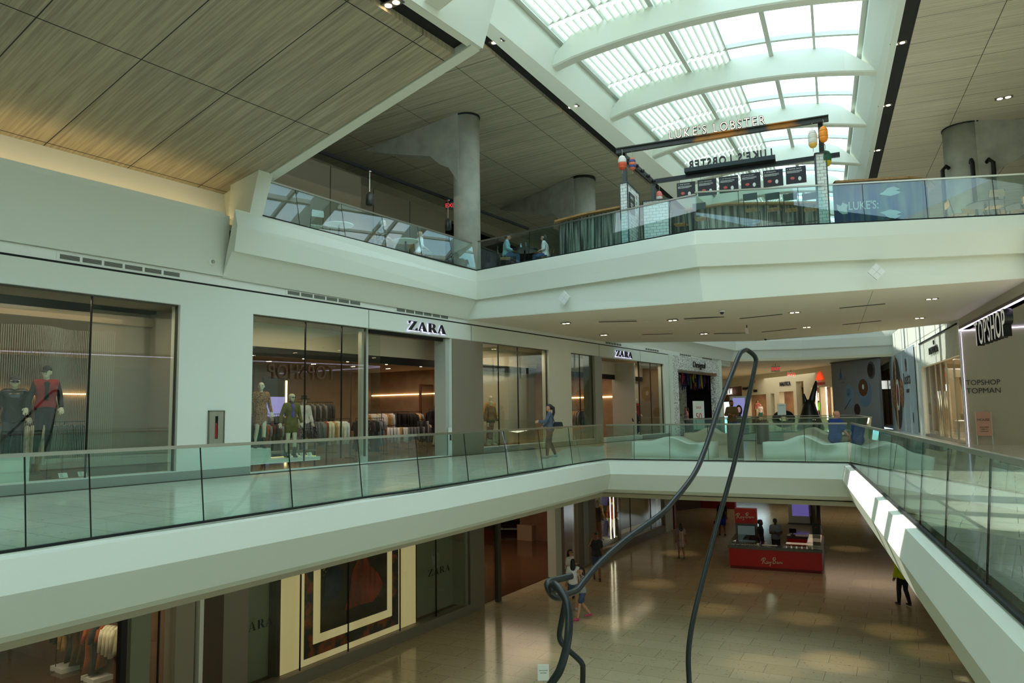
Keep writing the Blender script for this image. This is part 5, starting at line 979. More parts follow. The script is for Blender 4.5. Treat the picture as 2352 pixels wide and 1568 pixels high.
# dark horned sculpture
v = RY(1862, 990, 60.5)
t = thing('cone_sculpture', 'black cone shaped animal sculpture with two pointed ears beyond the second void', 'sculpture', (v.x, v.y, .01), YAW); SB = M('sculpt_green_black', (18, 28, 26), .35)
v2 = v; MB().lathe((0, 0, 0), [(1.0, 0), (.85, .5), (.62, 1.2), (.42, 1.9), (.34, 2.1), (.1, 2.2)], 20).build('body', SB, t, True)
remesh(MB().hull([((-.25, 0, 1.9), .2), ((-.38, 0, 2.6), .08)]).hull([((.15, 0, 1.9), .28), ((.5, 0, 3.1), .18), ((.6, 0, 3.55), .08)]).build('ears', SB, t, True), .04)
MB().tube([(-2.0+.62*math.cos(a), 0, .75+.42*math.sin(a)) for a in [2*math.pi*i/20 for i in range(21)]], .26, 10).build('loop', SB, t, True)
# ================================================================== TEXTURED SHOPFRONT (y 42..50.6)
rel = noisy('relief_white', (150, 150, 144), (228, 228, 222), nscale=11, rough=.7, bump=.8, lo=.44, hi=.52)
w = MB(); holes(w, (XW+.06, 42.1, 0), (0, 1, 0), 8.5, 4.78, [(.9, 7.6, 0, 3.87)], .3, (-1, 0, 0))
struct('wall_relief', w, rel, 'shopfront wall covered in swirling white relief')
struct('wall_pier', MB().box((XW+.08, 41.6, 0), (XW-.4, 42.1, 4.78)).box((XW+.1, 50.6, 0), (XW-.4, 51.1, 4.9)), WHITE, 'plain white piers at both sides of the relief shopfront')
w = MB().box((-24, 42, 0), (-23.8, 51, 4)).box((-24, 51.0, 0), (XW-.3, 51.2, 4)).box((-24, 42, 3.95), (XW-.3, 51, 4.2)).box((-24, 41.7, 0), (XW-.3, 41.9, 4)); struct('wall_store', w, M('dark_navy', (20, 20, 28), .8), 'dark navy inner walls of the relief shop')
struct('wall_relief', MB().box((XW-2.1, 46.9, 0), (XW-2.0, 49.8, 3.9)), rel, 'inner relief wall at the right of the shop opening')
t = thing('roller_shutter', 'grey rolled shutter box above the relief shop opening', 'shutter', (XW+.1, 46.4, 3.87)); MB().box((XW+.12, 42.9, 3.78), (XW-.1, 49.95, 3.95)).build('shutter_box', STEEL, t, world=True)
t = thing('shop_sign', 'black handwritten style name sign over the relief shopfront', 'sign', (XW+.1, 46.0, 4.2)); text_obj('Desigual', .54, SIGNB, t, ext=.02, right=(0, 1, 0), sx=1.25, loc=(.04, -.6, 0), offs=.0)
random.seed(3)
for i in range(64):
    y = 43.0+6.8*(i/64)+random.uniform(-.05, .05); c = random.choice([(110, 20, 30), (20, 60, 120), (150, 130, 30), (30, 80, 40), (70, 20, 70), (150, 50, 20), (20, 40, 90), (120, 20, 60)])
    pts = [(XW-.35-random.uniform(0, .8), y, 3.8-.001)]; m = MB(); L = random.uniform(.5, 1.0)
    m.hull([((pts[0][0], y, 3.8), .05), ((pts[0][0]+random.uniform(-.1, .1), y+random.uniform(-.12, .12), 3.8-L*.5), .06), ((pts[0][0], y+random.uniform(-.2, .2), 3.8-L), .03)], n=5)
    tag(m.build('paper_tassel', M('tassel_%d_%d_%d' % c, c, .7)), 'bright coloured tassel hanging in the relief shop opening', 'decoration', 'coloured tassels in the relief shop')
def easel(loc, ang, label, wd, h, board, lines, legs=WHITE2):
    t = thing('sign_stand', label, 'sign', loc, ang); MB().box((-wd/2, -.02, .35), (wd/2, .02, h)).build('board', board, t)
    for s in (-1, 1): MB().bar((s*wd/2, -.0, 0), (s*wd/2, 0, h), .03, .03, (0, 1, 0)).build('leg', legs, t); MB().bar((s*wd/2, .55, 0), (s*wd/2, .02, h-.05), .02, .02, (0, 1, 0)).build('leg', legs, t)
    for (s, sz, z, col) in lines: text_obj(s, sz, col, t, ext=.002, right=(1, 0, 0), loc=(0, -.026, z), align='CENTER')
    return t
REDT = M('print_red', (196, 30, 34), .5)
v = RX(1590, 960, XW+.5); easel((XW+.9, v.y, 0), faced((-1, .45)), 'white sale board with a large red fifty beside the relief shop', .95, 2.05, WHITE2, [('50', .55, .95, REDT), ('SALE', .2, 1.6, REDT)], BLACK)
t = thing('notice_board', 'pale notice listing departments on the relief wall', 'sign', (XW-1.98, 48.0, 1.0)); MB().box((XW-1.99, 47.3, .8), (XW-1.96, 48.9, 2.5)).build('board', M('board_cream', (196, 196, 176), .6), t, world=True)
for i, s in enumerate(('WOMAN', 'MAN', 'KIDS', 'ACCESSORIES')): text_obj(s, .2, SIGNB, t, ext=.002, right=(0, 1, 0), loc=(.03, .1, 1.15-.34*i), align='CENTER')
v = RX(1578, 985, XW-.4); figure('person', 'person in a pink top carrying a patterned bag inside the relief shop', 'person', (v.x, v.y, .02), faced(LEFT), 1.68, STEP, (170, 120, 92), [('trousers', FAB['black']), ('shirt', FAB['pink'], .024)], ((60, 40, 28), 'pony'), female=True)
t = thing('shoulder_bag', 'teal patterned bag carried by the person in pink', 'bag', (v.x+.1, v.y-.25, .95)); MB().hull([((-.05, -.15, 0), .05), ((-.05, .15, 0), .05), ((-.05, -.12, .25), .04), ((-.05, .12, .25), .04)]).build('bag_body', noisy('teal_print', (20, 90, 100), (170, 60, 60), nscale=14, lo=.48, hi=.52), t, True)
for i in range(7): g = garment('jacket', FAB[['red', 'rust', 'violet', 'camel', 'navy', 'red', 'olive'][i]]); g.location = (XW-1.0-.2*i, 44.0+.12*i, 2.4-.3*(i % 2)); g.rotation_euler.z = .3*i; tag(g, '%s jacket displayed on the dark wall of the relief shop' % ['red', 'rust', 'violet', 'camel', 'navy', 'dark red', 'olive'][i], 'jacket')
# ================================================================== RIGHT HAND SHOPS
def RQ(m, u0, u1, z0, z1, off=0., th=.1): return m.loft([[RWL(u0, off, z), RWL(u1, off, z), RWL(u1, off-th, z), RWL(u0, off-th, z)] for z in (z0, z1)])
rib = MB(); RQ(rib, .12, 10.05, 3.52, 4.72, .05, .25)
for i in range(66): RQ(rib, .15+.15*i, .22+.15*i, 3.52, 4.72, .062, .02)
struct('wall_fascia', rib, WHITE2, 'ribbed white shop fascia in the sunlight')
w = MB(); RQ(w, -.1, 36, 4.76, 5.05, .02, .3); RQ(w, 10.1, 12.15, 0, 4.76, .06, .5); RQ(w, -.0, .12, 0, 4.76, .03, .5); RQ(w, 33.2, 34.9, 0, 4.76, 0, .3); RQ(w, -.1, 36, 5.0, 6.4, .02, .3)
struct('wall_right', w, WHITE2, 'white wall and piers between the right hand shops')
struct('trim_16', RQ(RQ(MB(), .05, 10.1, 4.73, 4.78, .1, .05), 11.9, 12.12, .12, 4.76, .075, .02), SLOT, 'black reveal lines around the ribbed fascia', 'reveal')
t = thing('shop_sign', 'black jewellery shop name with a small crown on the ribbed white fascia', 'sign', RWL(6.9, .1, 3.98)); rr = -Rd
text_obj('PANDORA', .46, SIGNB, t, ext=.02, right=rr, loc=(0, 0, 0), sx=1.12, offs=.002)
m = MB()
for k in (-1, 0, 1): m.hull([(rr*(1.68+.07*k)+Rn*.03+Vector((0, 0, .38)), .02), (rr*(1.68+.11*k)+Rn*.03+Vector((0, 0, .56-.03*abs(k))), .022)])
m.build('crown', SIGNB, t)
def rpane(u0, u1, z0, z1, label, mull=(), mm=STEEL):
    t = thing('shop_window', label, 'window', RWL((u0+u1)/2, -.05, z0)); ed = [u0, *mull, u1]
    for a, b in zip(ed, ed[1:]): RQ(MB(), a+.01, b-.01, z0, z1, -.05, .015).build('glass_pane', SGLASS, t, world=True)
    for u in mull: MB().bar(RWL(u, -.04, z0), RWL(u, -.04, z1), .04, .04, Rn).build('mullion', mm, t, world=True)
rpane(.15, 10.05, .12, 3.5, 'bright glass front of the jewellery shop below the ribbed fascia', (1.9, 3.6, 5.0, 6.4, 8.2))
struct('trim_17', RQ(MB(), .12, 10.1, 0, .12, .02, .2), STEEL, 'polished base strip of the jewellery shop front', 'plinth')
w = MB(); RQ(w, .4, 10.6, 3.52, 3.7, -.2, 5.5); RQ(w, .4, 10.6, 0, 3.6, -5.5, .2); RQ(w, 10.2, 10.4, 0, 3.6, -.3, 5.2); RQ(w, .4, 10.6, -.02, .01, -.2, 5.5); RQ(w, .35, .45, 0, 3.6, -.3, 5)
struct('wall_store', w, noisy('pandora_inner', (190, 160, 120), (210, 186, 150), nscale=1), 'warm pale inner walls of the jewellery shop')
l = area('jewel_light', RWL(5, -2.5, 3.45), 2, 8, 330, (1, .86, .66)); l.rotation_euler.z = -.2
for j, (u, o_) in enumerate(((2, -1.4), (4.5, -2.4), (7.2, -1.2), (3.2, -3.6), (6.4, -3.8))):
    t = thing('display_counter', ['glass jewellery counter beside the near window', 'glass jewellery counter in the shop middle', 'glass jewellery counter near the door handles', 'rear jewellery counter on the right', 'rear jewellery counter on the left'][j], 'counter', RWL(u, o_, .01), .22)
    MB().box((-.3, -.7, 0), (.3, .7, .8)).build('counter_body', M('counter_white', (214, 206, 190), .4), t); MB().box((-.29, -.69, .81), (.29, .69, 1.02)).build('glass_case', SGLASS, t); MB().box((-.25, -.6, .802), (.25, .6, .815)).build('lit_tray', M('led_white'), t)
for j in range(4):
    for i in range(5):
        v = RWL(1.2+1.7*i, -5.38, .9+.55*j); tag(MB().box((v.x-.3, v.y-.35, v.z), (v.x, v.y+.35, v.z+.28)).build('wall_niche', M('niche_amber', (220, 180, 120) if (i+j) % 3 else (60, 46, 36), .5)), 'small shelf niche on the rear wall of the jewellery shop', 'shelf', 'shelf niches of the jewellery shop')
t = thing('pull_handles', 'pair of tall steel pull handles on the jewellery shop doors', 'handle', RWL(5.2, .06, .3))
for u in (4.75, 5.25): MB().tube([RWL(u, .08, .12), RWL(u, .08, 2.2)], .035, 8).build('handle_bar', STEEL, t, True, world=True)
# hoarding of the bakery
hb = M('hoarding_blue', (176, 190, 198), .6); t = thing('hoarding', 'pale blue shop hoarding with a pastry photograph and bakery name', 'hoarding', RWL(18, .06, 0))
RQ(MB(), 12.15, 24.0, .0, 4.9, .1, .12).build('panel', hb, t, world=True)
def REll(cu, cz, ru, rz_, off, name, mt, par, n=26, th=.01, rot=0):
    poly = [(cu+ru*math.cos(2*math.pi*k/n)*math.cos(rot)-rz_*math.sin(2*math.pi*k/n)*math.sin(rot), cz+ru*math.cos(2*math.pi*k/n)*math.sin(rot)+rz_*math.sin(2*math.pi*k/n)*math.cos(rot)) for k in range(n)]
    m = MB(); l = PW(par); plate(m, poly, Rp+Rn*off-Vector(l), Rd, (0, 0, 1), -th); return m.build(name, mt, par)
PK = noisy('pastry_brown', (60, 34, 22), (214, 140, 72), nscale=6, lo=.4, hi=.62, detail=6)
REll(20.2, 2.4, 2.1, 2.3, .115, 'photo_backdrop', noisy('dark_wood_print', (28, 24, 24), (70, 54, 44), (1, 1, .1), 6), t); REll(21.9, 2.4, .9, 1.0, .13, 'pastry', PK, t); REll(19.8, 2.3, .85, 1.0, .13, 'plate', WHITE2, t); REll(19.8, 2.3, .55, .7, .145, 'pastry', M('jam_red', (150, 50, 40)), t); REll(17.9, 2.4, .8, .9, .13, 'pastry', PK, t); REll(20.4, 3.9, .25, 1.0, .13, 'baguette', noisy('crust', (150, 100, 50), (220, 180, 120), nscale=5), t, rot=.1); REll(20.6, .9, .3, .9, .13, 'baguette', MATS['crust'], t, rot=-.1)
text_obj('Rosetta', 1.0, M('sign_brown', (70, 62, 58), .5), t, ext=.004, right=rr, loc=RWL(17.0, .112, 2.85)-Vector(t.location), sx=1.0); text_obj('BAKERY', .3, MATS['sign_brown'], t, ext=.004, right=rr, loc=RWL(15.9, .112, 2.35)-Vector(t.location), sx=1.3)
REll(15.4, 4.05, .28, .3, .115, 'emblem', MATS['sign_brown'], t); REll(15.4, 3.7, .2, .12, .116, 'emblem', M('emblem_rust', (150, 80, 50)), t); REll(13.6, .9, .12, .3, .115, 'printed_mark', MATS['sign_brown'], t)
# dark glass shop beyond the hoarding
w = MB(); RQ(w, 24.2, 34.0, 4.3, 4.7, -.02, .3); RQ(w, 24.2, 34.0, 0, .3, -.02, .3); RQ(w, 24, 34.5, 0, 4.7, -4, .2); RQ(w, 24, 24.2, 0, 4.7, -.1, 4)
struct('wall_store', w, M('dark_green_grey', (44, 50, 46), .6), 'dark frame and inner wall of the distant glass shop'); rpane(24.3, 33.6, .3, 4.3, 'dark glass front of the distant shop beyond the bakery hoarding', (27, 30), BLACK)
t = thing('shop_sign', 'small white projecting lit sign on the distant dark glass shop', 'sign', RWL(29, .5, 2.9)); MB().box((-.75, -.1, 0), (.75, .1, .62)).build('sign_box', M('sign_white', (235, 238, 230), emis=.8), t); text_obj('G-STAR', .30, SIGNB, t, ext=.01, right=(1, 0, 0), loc=(-.68, -.115, .2))
v = RWL(25.2, -1.0, .32); figure('mannequin', 'mannequin in dark denim jacket and jeans in the distant dark glass shop', 'mannequin', v, faced(TOW), 1.86, MODEL, None, [('trousers', FAB['navy'], .02), ('jacket', FAB['denim'], .03)], shoes=(200, 200, 200)); tag(MB().box((v.x-.9, v.y-.8, .02), (v.x+.9, v.y+.8, .32)).build('plinth', M('green_base', (60, 90, 60))), 'green display base under the denim mannequin', 'plinth')
# flat frontal wall beside the jewellery shop, big letters
w = MB(); w.box((-1.42, 34.36, 0), (8.9, 34.6, 4.62)); struct('wall_frontal', w, M('shop_beige', (196, 188, 166), .55), 'smooth beige shop wall facing the viewer on the right'); struct('trim_18', MB().box((.95, 34.34, 0), (.965, 34.37, 4.5)), SLOT, 'thin dark joint in the beige shop wall', 'joint')
tag(MB().box((-1.4, 34.31, 4.44), (8.9, 34.35, 4.47)).build('light_strip', M('led_cool', (222, 214, 255), emis=3)), 'cool white light line along the top of the beige shop wall', 'light strip')
tag(MB().box((-1.412, 34.34, 0), (-1.40, 34.358, 4.4)).build('light_strip', M('led_cool')), 'cool white vertical light line at the corner of the beige shop wall', 'light strip')
w = MB(); RQ(w, -34, -.05, 4.5, 6.4, .0, .35); w.prism([tuple(RWL(-34, 0))[:2], tuple(RWL(0, 0))[:2], (9, 34.4), (12, 1)], 4.5, 4.62); struct('wall_bulkhead', w, M('bulkhead_beige', (176, 170, 148), .4), 'beige bulkhead running along the right side above the walkway')
tag(RQ(MB(), -34, -.02, 4.46, 4.5, .02, .05).build('light_strip', M('led_cool')), 'cool white light line along the bottom edge of the right bulkhead', 'light strip')
t = thing('shop_sign', 'huge white faced block letters with deep black sides on the right bulkhead', 'sign', RWL(-3.9, .12, 3.56)); FACEW = M('letter_white', (232, 232, 222), .5, emis=.25)
x = 0
for ch in 'TOPSHOP':
    o = text_obj(ch, 1.16, SIGNB, t, 'letter', ext=.11, right=rr, loc=rr*x, sx=.72, offs=.014); f_ = text_obj(ch, 1.16, FACEW, o, 'letter_face', ext=.004, right=rr, loc=rr*x+Rn*.118, sx=.72)
    x = max(Vector(v.co).dot(rr) for v in f_.data.vertices)+.10
t = thing('shop_sign', 'two lines of black lettering low on the beige shop wall', 'sign', (-1.38, 34.34, 2.1)); text_obj('TOPSHOP', .29, SIGNB, t, ext=.006, loc=(.02, 0, .2), sx=.88); text_obj('TOPMAN', .29, SIGNB, t, ext=.006, loc=(.02, 0, -.12), sx=.95)
easel((-.85, 33.9, 0.0), 0.0, 'pink advertising board in a white folding stand by the beige wall', .5, 1.25, M('board_pink', (222, 170, 150), .6), [('HOUSE', .13, .92, SIGNB), ('AVAILABLE', .06, .66, SIGNB), ('HERE AT', .06, .58, SIGNB), ('TOPSHOP', .06, .5, SIGNB)])
# ================================================================== FAR SHOP ROW OF THE MIDDLE LEVEL
Fp = Vector((-11.15, 63.3, 0)); Fd = Vector((-.62, .7846, 0)).normalized(); Fn = Vector((-Fd.y, Fd.x, 0)); Fr = -Fd
if Fn.dot(-Fp) < 0: Fn = -Fn
def FU(px): v = RP(px, 900, Fp, Fn); return (v-Fp).dot(Fd)
def FZ(px, py): return RP(px, py, Fp, Fn).z
def FWL(u, off=0, z=0): v = Fp+Fd*u+Fn*off; return Vector((v.x, v.y, z))
def FQ(m, u0, u1, z0, z1, off=0., th=.1): return m.loft([[FWL(u0, off, z), FWL(u1, off, z), FWL(u1, off-th, z), FWL(u0, off-th, z)] for z in (z0, z1)])
u0, u1 = FU(1922), FU(1640); HO = []
for a, b, zt in ((1919, 1908, 3.2), (1905, 1884, 3.25), (1881, 1863, 3.3), (1846, 1829, 3.9), (1822, 1789, 3.1), (1778, 1769, 3.0), (1759, 1714, 3.0), (1704, 1652, 4.0)):
    HO.append((FU(a)-u0, FU(b)-u0, 0, zt))
w = MB(); holes(w, FWL(u0), Fd, u1-u0+3, 4.95, HO, .5, -Fn)
struct('wall_far', w, M('far_shop_white', (222, 218, 192), .6), 'cream facade of the distant row of small shops')
w = MB(); FQ(w, u0-2, u1+4, 0, 5, -4.5, .2); FQ(w, u0-2, u1+4, 3.4, 3.6, -.5, 4.0)
for px in (1921, 1861, 1848, 1826, 1783, 1763, 1709): FQ(w, FU(px)-.12, FU(px)+.12, 0, 5, -.4, 4.2)
struct('wall_store', w, noisy('far_store_inner', (120, 92, 64), (160, 128, 90), nscale=.7), 'warm brown inner walls of the distant shops')
for a in (1892, 1806, 1736, 1678):
    v = FWL(FU(a), -2.2, 3.3); area('far_shop_light', v, 2.5, 2.5, 90, WARM)
for px in (1872, 1895, 1917):
    tag(MB().bar(FWL(FU(px), -.1, .6), FWL(FU(px), -.1, 3.25), .09, .06, Fn).build('light_strip', M('tube_pink', (255, 226, 200), emis=9)), 'vertical pinkish light tube in the flame logo shop window', 'light strip', 'light tubes of the flame logo shop')
def fsign(px, z, label, parts):
    t = thing('shop_sign', label, 'sign', FWL(FU(px), .06, z))
    for s, size, col, dz, dx, sx in parts: text_obj(s, size, col, t, ext=.02, right=Fr, loc=Fr*dx+Vector((0, 0, dz)), sx=sx, offs=size*.02)
    return t
FLM = M('flame_orange', (226, 74, 20), .5, emis=.7)
t = fsign(1879, 3.55, 'orange flame shaped logo over a red name on the distant cream shop', [('SUNDEK', .30, M('flame_red', (200, 50, 30), .5), -.1, .0, 1.1)])
m = MB()
for i, (x, h) in enumerate(((.1, .5), (.35, .8), (.6, 1.1), (.85, .95), (1.1, 1.15), (1.35, .8), (1.6, .5))): plate(m, [(q1*.62, .06+q2*.62) for q1, q2 in [(x-.2, .38), (x+.2, .38), (x+.2, .38+h*.6), (x+.1, .38+h*.95), (x-.08, .38+h*.98), (x-.2, .38+h*.6)]], Fn*.01, Fr, (0, 0, 1), .05)
m.build('flame', FLM, t)
fsign(1795, 3.62, 'dark blue block lettering with an orange tip on the distant cream shop', [('NAUTICA', .52, M('sign_navy', (20, 26, 60), .5), 0, -.2, .95)])
t = fsign(1727, 3.35, 'two line black shop name under a pink whale mark on the distant shop', [('vineyard', .5, SIGNB, .22, -2.3, .9), ('vines', .5, SIGNB, -.1, .5, .9)])
m = MB(); m.ell((0, 0, 0), .3, .06, .16, 12); o = m.build('whale', M('whale_pink', (220, 110, 110)), t, True); o.location = Fr*.9+Vector((0, 0, .95))
t = fsign(1676, 3.2, 'white lit letters of the far brown framed shop', [('FILM', .9, M('sign_white'), 0, -.9, 1.0)]); 
w = MB(); FQ(w, FU(1704), FU(1652), 2.4, 4.0, -.2, .1); struct('wall_panel', w, M('panel_rust', (110, 60, 36), .6), 'rust brown panel above the opening of the far shop')
def FPX(px, off, z): q = Fp+Fn*off; v = RP(px, 900, q, Fn); return Vector((v.x, v.y, z))
for px, z0_, wd, hh, lab in ((1732, 2.3, 1.1, .9, 'upper framed photograph'), (1732, 1.35, 1.1, .8, 'middle framed photograph'), (1732, .4, 1.1, .8, 'lower framed photograph'), (1747, 2.3, .9, .9, 'right framed photograph'), (1814, 1.9, 1.5, 1.2, 'large framed portrait')):
    v = FPX(px, -3.2, z0_); t = thing('picture_frame', lab+' on the inner wall of a distant shop', 'picture', v); m = MB(); plate(m, [(-wd/2, 0), (wd/2, 0), (wd/2, hh), (-wd/2, hh)], (0, 0, 0), Fr, (0, 0, 1), .05); m.build('frame', BLACK, t)
    m = MB(); plate(m, [(-wd/2+.12, .12), (wd/2-.12, .12), (wd/2-.12, hh-.12), (-wd/2+.12, hh-.12)], Fn*.055, Fr, (0, 0, 1), .01); m.build('picture', noisy('photo_grey', (40, 46, 52), (150, 150, 146), nscale=3), t)
v = FPX(1751, -2.2, .3); t = thing('surfboard', 'white surfboard with a red mark standing in a distant shop', 'surfboard', v); MB().ell((0, 0, 1.3), .42, .06, 1.3, 16).build('board', WHITE2, t, True); MB().box((-.2, -.08, 1.4), (.2, -.06, 1.55)).build('red_mark', REDT, t)
figure('mannequin', 'headless looking mannequin in pink sweater at the distant whale shop', 'mannequin', FPX(1739, -1.3, .7), faced(TOW), 1.75, STAND, None, [('trousers', FAB['cream'], .02), ('shirt', FAB['pink'], .03, .95)], features=False, vs=.02)
figure('mannequin', 'small mannequin in cream shirt and teal shorts at the distant whale shop', 'mannequin', FPX(1745, -.9, .3), faced(TOW), 1.75, STAND, None, [('shorts', M('teal', (40, 120, 110), .8), .03, .45), ('shirt', FAB['white'], .03)], features=False, vs=.02)
for px, z0_, mt, lab in ((1885, 2.5, WHITE2, 'white'), (1885, 1.7, M('neon_green', (110, 220, 40), .6), 'neon green'), (1886, .9, BLACK, 'black')):
    v = FPX(px, -.7, z0_-.3); m = MB(); m.hull([((-.22, 0, .05), .1), ((.22, 0, .05), .1), ((-.18, 0, .55), .1), ((.18, 0, .55), .1)]); o = m.build('backpack', mt, None, True); o.location = v; o.rotation_euler.z = YAW; tag(o, lab+' backpack displayed in the flame logo shop window', 'backpack')
dtable(0, 0, 1.8, .8, .9, 'wooden display table with shoes in the distant blue lettered shop').location = FPX(1805, -2.5, .0)
for i in range(5): g = garment('dress', FAB[['pink', 'red', 'blue', 'grey', 'navy'][i]]); g.location = FWL(FU(1800)-.28*i, -2.0, 1.4); g.rotation_euler.z = YAW; tag(g, '%s garment hanging in the distant blue lettered shop' % ['pink', 'red', 'blue', 'grey', 'navy'][i], 'clothes')
# coffee mural wall
Bp = Vector((-7.3, 56.4, 0)); Bq = Vector((-11.0, 60.3, 0)); Bd = (Bq-Bp).normalized(); Bn = Vector((-Bd.y, Bd.x, 0)); Bn = Bn if Bn.dot(-Bp) > 0 else -Bn; Br = -Bd
def BU(px, py): v = RP(px, py, Bp, Bn); return (v-Bp).dot(Br), v.z
L_ = (Bq-Bp).length; t = thing('mural_wall', 'grey mural hoarding with photographs of coffee cups and a blue bottle', 'mural', (Bq.x, Bq.y, 0))
m = MB(); plate(m, [(0, 0), (L_, 0), (L_, 4.86), (0, 4.86)], -Bn*.2, Br, (0, 0, 1), .2); m.build('panel', M('mural_grey', (140, 140, 142), .6), t)
m = MB(); plate(m, [(0, 4.86), (L_+.1, 4.86), (L_+.1, 5.0), (0, 5.0)], -Bn*.2, Br, (0, 0, 1), .3); m.build('top_trim', M('mural_trim', (90, 86, 76)), t)
def disc(px, py, rx, ry, name, mt, off, rot=0):
    u, z = BU(px, py); sc = (RP(px, py, Bp, Bn)).dot(FW)/F; cosf = sc/abs(BU(px+1, py)[0]-u); m = MB()
    plate(m, [(L_+u+(rx*sc/cosf)*math.cos(a)-rot*ry*sc*math.sin(a), z+ry*sc*math.sin(a)) for a in [2*math.pi*k/24 for k in range(24)]], Bn*off, Br, (0, 0, 1), .004); m.build(name, mt, t)
CB = M('cup_blue', (110, 134, 160), .5); CSH = M('print_dark_grey', (84, 84, 88), .6)  # blue of the printed cups, dark grey of the printed glass
disc(1986, 902, 16, 33, 'photo_saucer', CB, .004); disc(1983, 890, 12.4, 22.5, 'photo_cup', M('cup_rim', (130, 150, 174)), .01); disc(1983, 890, 11, 20, 'photo_coffee', M('latte', (104, 66, 44)), .016); disc(1983, 888, 2.4, 6, 'photo_latte_art', WHITE2, .022)
disc(1951, 908, 12, 26, 'photo_saucer', M('cup_rim'), .004); disc(1949, 902, 5, 10, 'photo_saucer_ring', CB, .010); disc(1949, 905, 2, 3, 'photo_mark', M('bottle_blue', (40, 110, 180)), .016)
disc(2001, 850, 9, 20, 'photo_glass', CSH, .004); disc(1999, 850, 7, 15, 'photo_coffee', M('coffee_dark', (52, 36, 30)), .01); disc(1969, 940, 7, 13, 'photo_jug', M('coffee_dark'), .01)
disc(1931, 862, 2.4, 8, 'bottle_mark', M('bottle_blue'), .01); disc(1931, 852, 1, 6, 'bottle_neck', M('bottle_blue'), .01)
m = MB(); a_, b_2 = BU(1940, 940), BU(1955, 915); plate(m, [(L_+a_[0], a_[1]), (L_+a_[0]+.08, a_[1]), (L_+b_2[0]+.05, b_2[1]), (L_+b_2[0], b_2[1])], Bn*.018, Br, (0, 0, 1), .004); m.build('photo_spoon', BLACK, t)
uu, zz = BU(1926, 873); text_obj('BLUE BOTTLE', .16, M('print_grey'), t, ext=.003, right=Br, loc=Br*(L_+uu)+Vector((0, 0, zz))+Bn*.012); text_obj('COFFEE', .16, M('print_grey'), t, ext=.003, right=Br, loc=Br*(L_+uu+.2)+Vector((0, 0, zz-.25))+Bn*.012)
# portrait totem and waiting man
v = EV+ray(1697, 950)*(58/F); v.z = .01
def portrait(t, wd, h):
    m = MB(); plate(m, [(-.28, .5), (.28, .5), (.22, .95), (.1, 1.1), (-.1, 1.1), (-.22, .95)], (0, -.065, 0), (1, 0, 0), (0, 0, 1), .004); m.build('picture_jacket', BLACK, t)
    m = MB(); m.add([(.26*math.cos(a), -.072, 1.45+.42*math.sin(a)) for a in [2*math.pi*k/20 for k in range(20)]], [tuple(range(20))]); m.build('picture_hair', M('hair_24_18_16'), t)
    m = MB(); m.add([(.13*math.cos(a), -.078, 1.5+.22*math.sin(a)) for a in [2*math.pi*k/20 for k in range(20)]], [tuple(range(20))]); m.build('picture_face', M('picture_skin', (206, 160, 160), emis=.4), t)
totem(v, YAW, 'cream information totem showing a portrait of a dark haired woman', M('lilac_screen', (150, 150, 214), .3, emis=.6), 2.55, 1.35, .01, extra=portrait)
v = EV+ray(1681, 950)*(33.5/F); v.z = 0
figure('person', 'bearded man in an olive long sleeve top looking aside near the second void', 'person', v, faced(TOW+LEFT*.4), 1.9, CROSS, (150, 106, 78), [('trousers', FAB['denim']), ('shirt', M('olive_top', (112, 92, 62), .85), .022, .95)], ((26, 20, 18), 'beard'), look=.7)
v = EV+ray(1796, 955)*(50/F); t = thing('sign_stand', 'slim white notice stand between the distant cream columns', 'sign', (v.x, v.y, .01), YAW); MB().box((-.28, -.02, 1.1), (.28, .02, 1.85)).build('board', WHITE2, t); MB().tube([(0, .03, 0), (0, .03, 1.3)], .03, 6).build('pole', STEEL, t); MB().box((-.2, -.025, 1.7), (.2, -.021, 1.72)).build('print', M('print_grey'), t)
from mathutils.bvhtree import BVHTree
SBV = BVHTree.FromPolygons([Vector(p) for p in sv], [(0, 1, 7, 8), (1, 6, 7), (1, 5, 6), (1, 2, 5), (2, 3, 4, 5)])
def RS(px, py, dz=.006):
    h = SBV.ray_cast(EV, ray(px, py).normalized())[0]; h = h if h is not None else RZ(px, py, ZS); return h-Vector((0, 0, dz))
# exit signs, soffit fixtures ------------------------------------------------
def exit_sign(v, ang, label, drop=.12, s=1.0, col=REDT, box=WHITE2):
    t = thing('exit_sign', label, 'sign', v, ang); MB().box((-.16*s, -.03, -drop-.22*s), (.16*s, .03, -drop)).build('sign_box', box, t); MB().tube([(0, 0, -drop), (0, 0, 0)], .02, 6).build('mount', DSTEEL, t)
    text_obj('EXIT', .17*s, col, t, ext=.004, loc=(0, -.035, -drop-.17*s), align='CENTER'); return t
RE = M('exit_red', (230, 40, 40), .5, emis=1.2)
v = RS(1715, 746); exit_sign(v, faced((1, .1)), 'small red and white exit sign hanging under the near soffit, seen from its edge', .12, 1, RE)
exit_sign(Vector((-14.6, 58.4, 4.92)), YAW, 'exit sign under the far ceiling, left of two', .15, 2.0, RE); exit_sign(Vector((-15.68, 67.9, 4.92)), YAW, 'smaller exit sign further back, right of two', .2, 2.2, RE)
downlights([RS(*p) for p in ((1300, 742), (1387, 769), (1545, 735), (1617, 766), (1825, 717), (1853, 751), (2140, 686), (2112, 730))], 4.925, 'square twin downlight in the cream soffit', .10, 'downlights in the cream soffit')
for (a, b) in (((1376, 739), (1462, 737)), ((1572, 732), (1663, 727)), ((1475, 768), (1545, 766)), ((1640, 766), (1715, 764)), ((1700, 731), (1796, 721)), ((1928, 707), (2033, 697)), ((1750, 762), (1829, 754)), ((1936, 745), (2023, 736))):
    A, B = RS(*a), RS(*b); tag(MB().bar(A, B, .10, .02).build('slot_diffuser', M('slot_grey', (60, 62, 56), .6)), 'long dark slot diffuser in the cream soffit', 'vent', 'slot diffusers in the cream soffit')
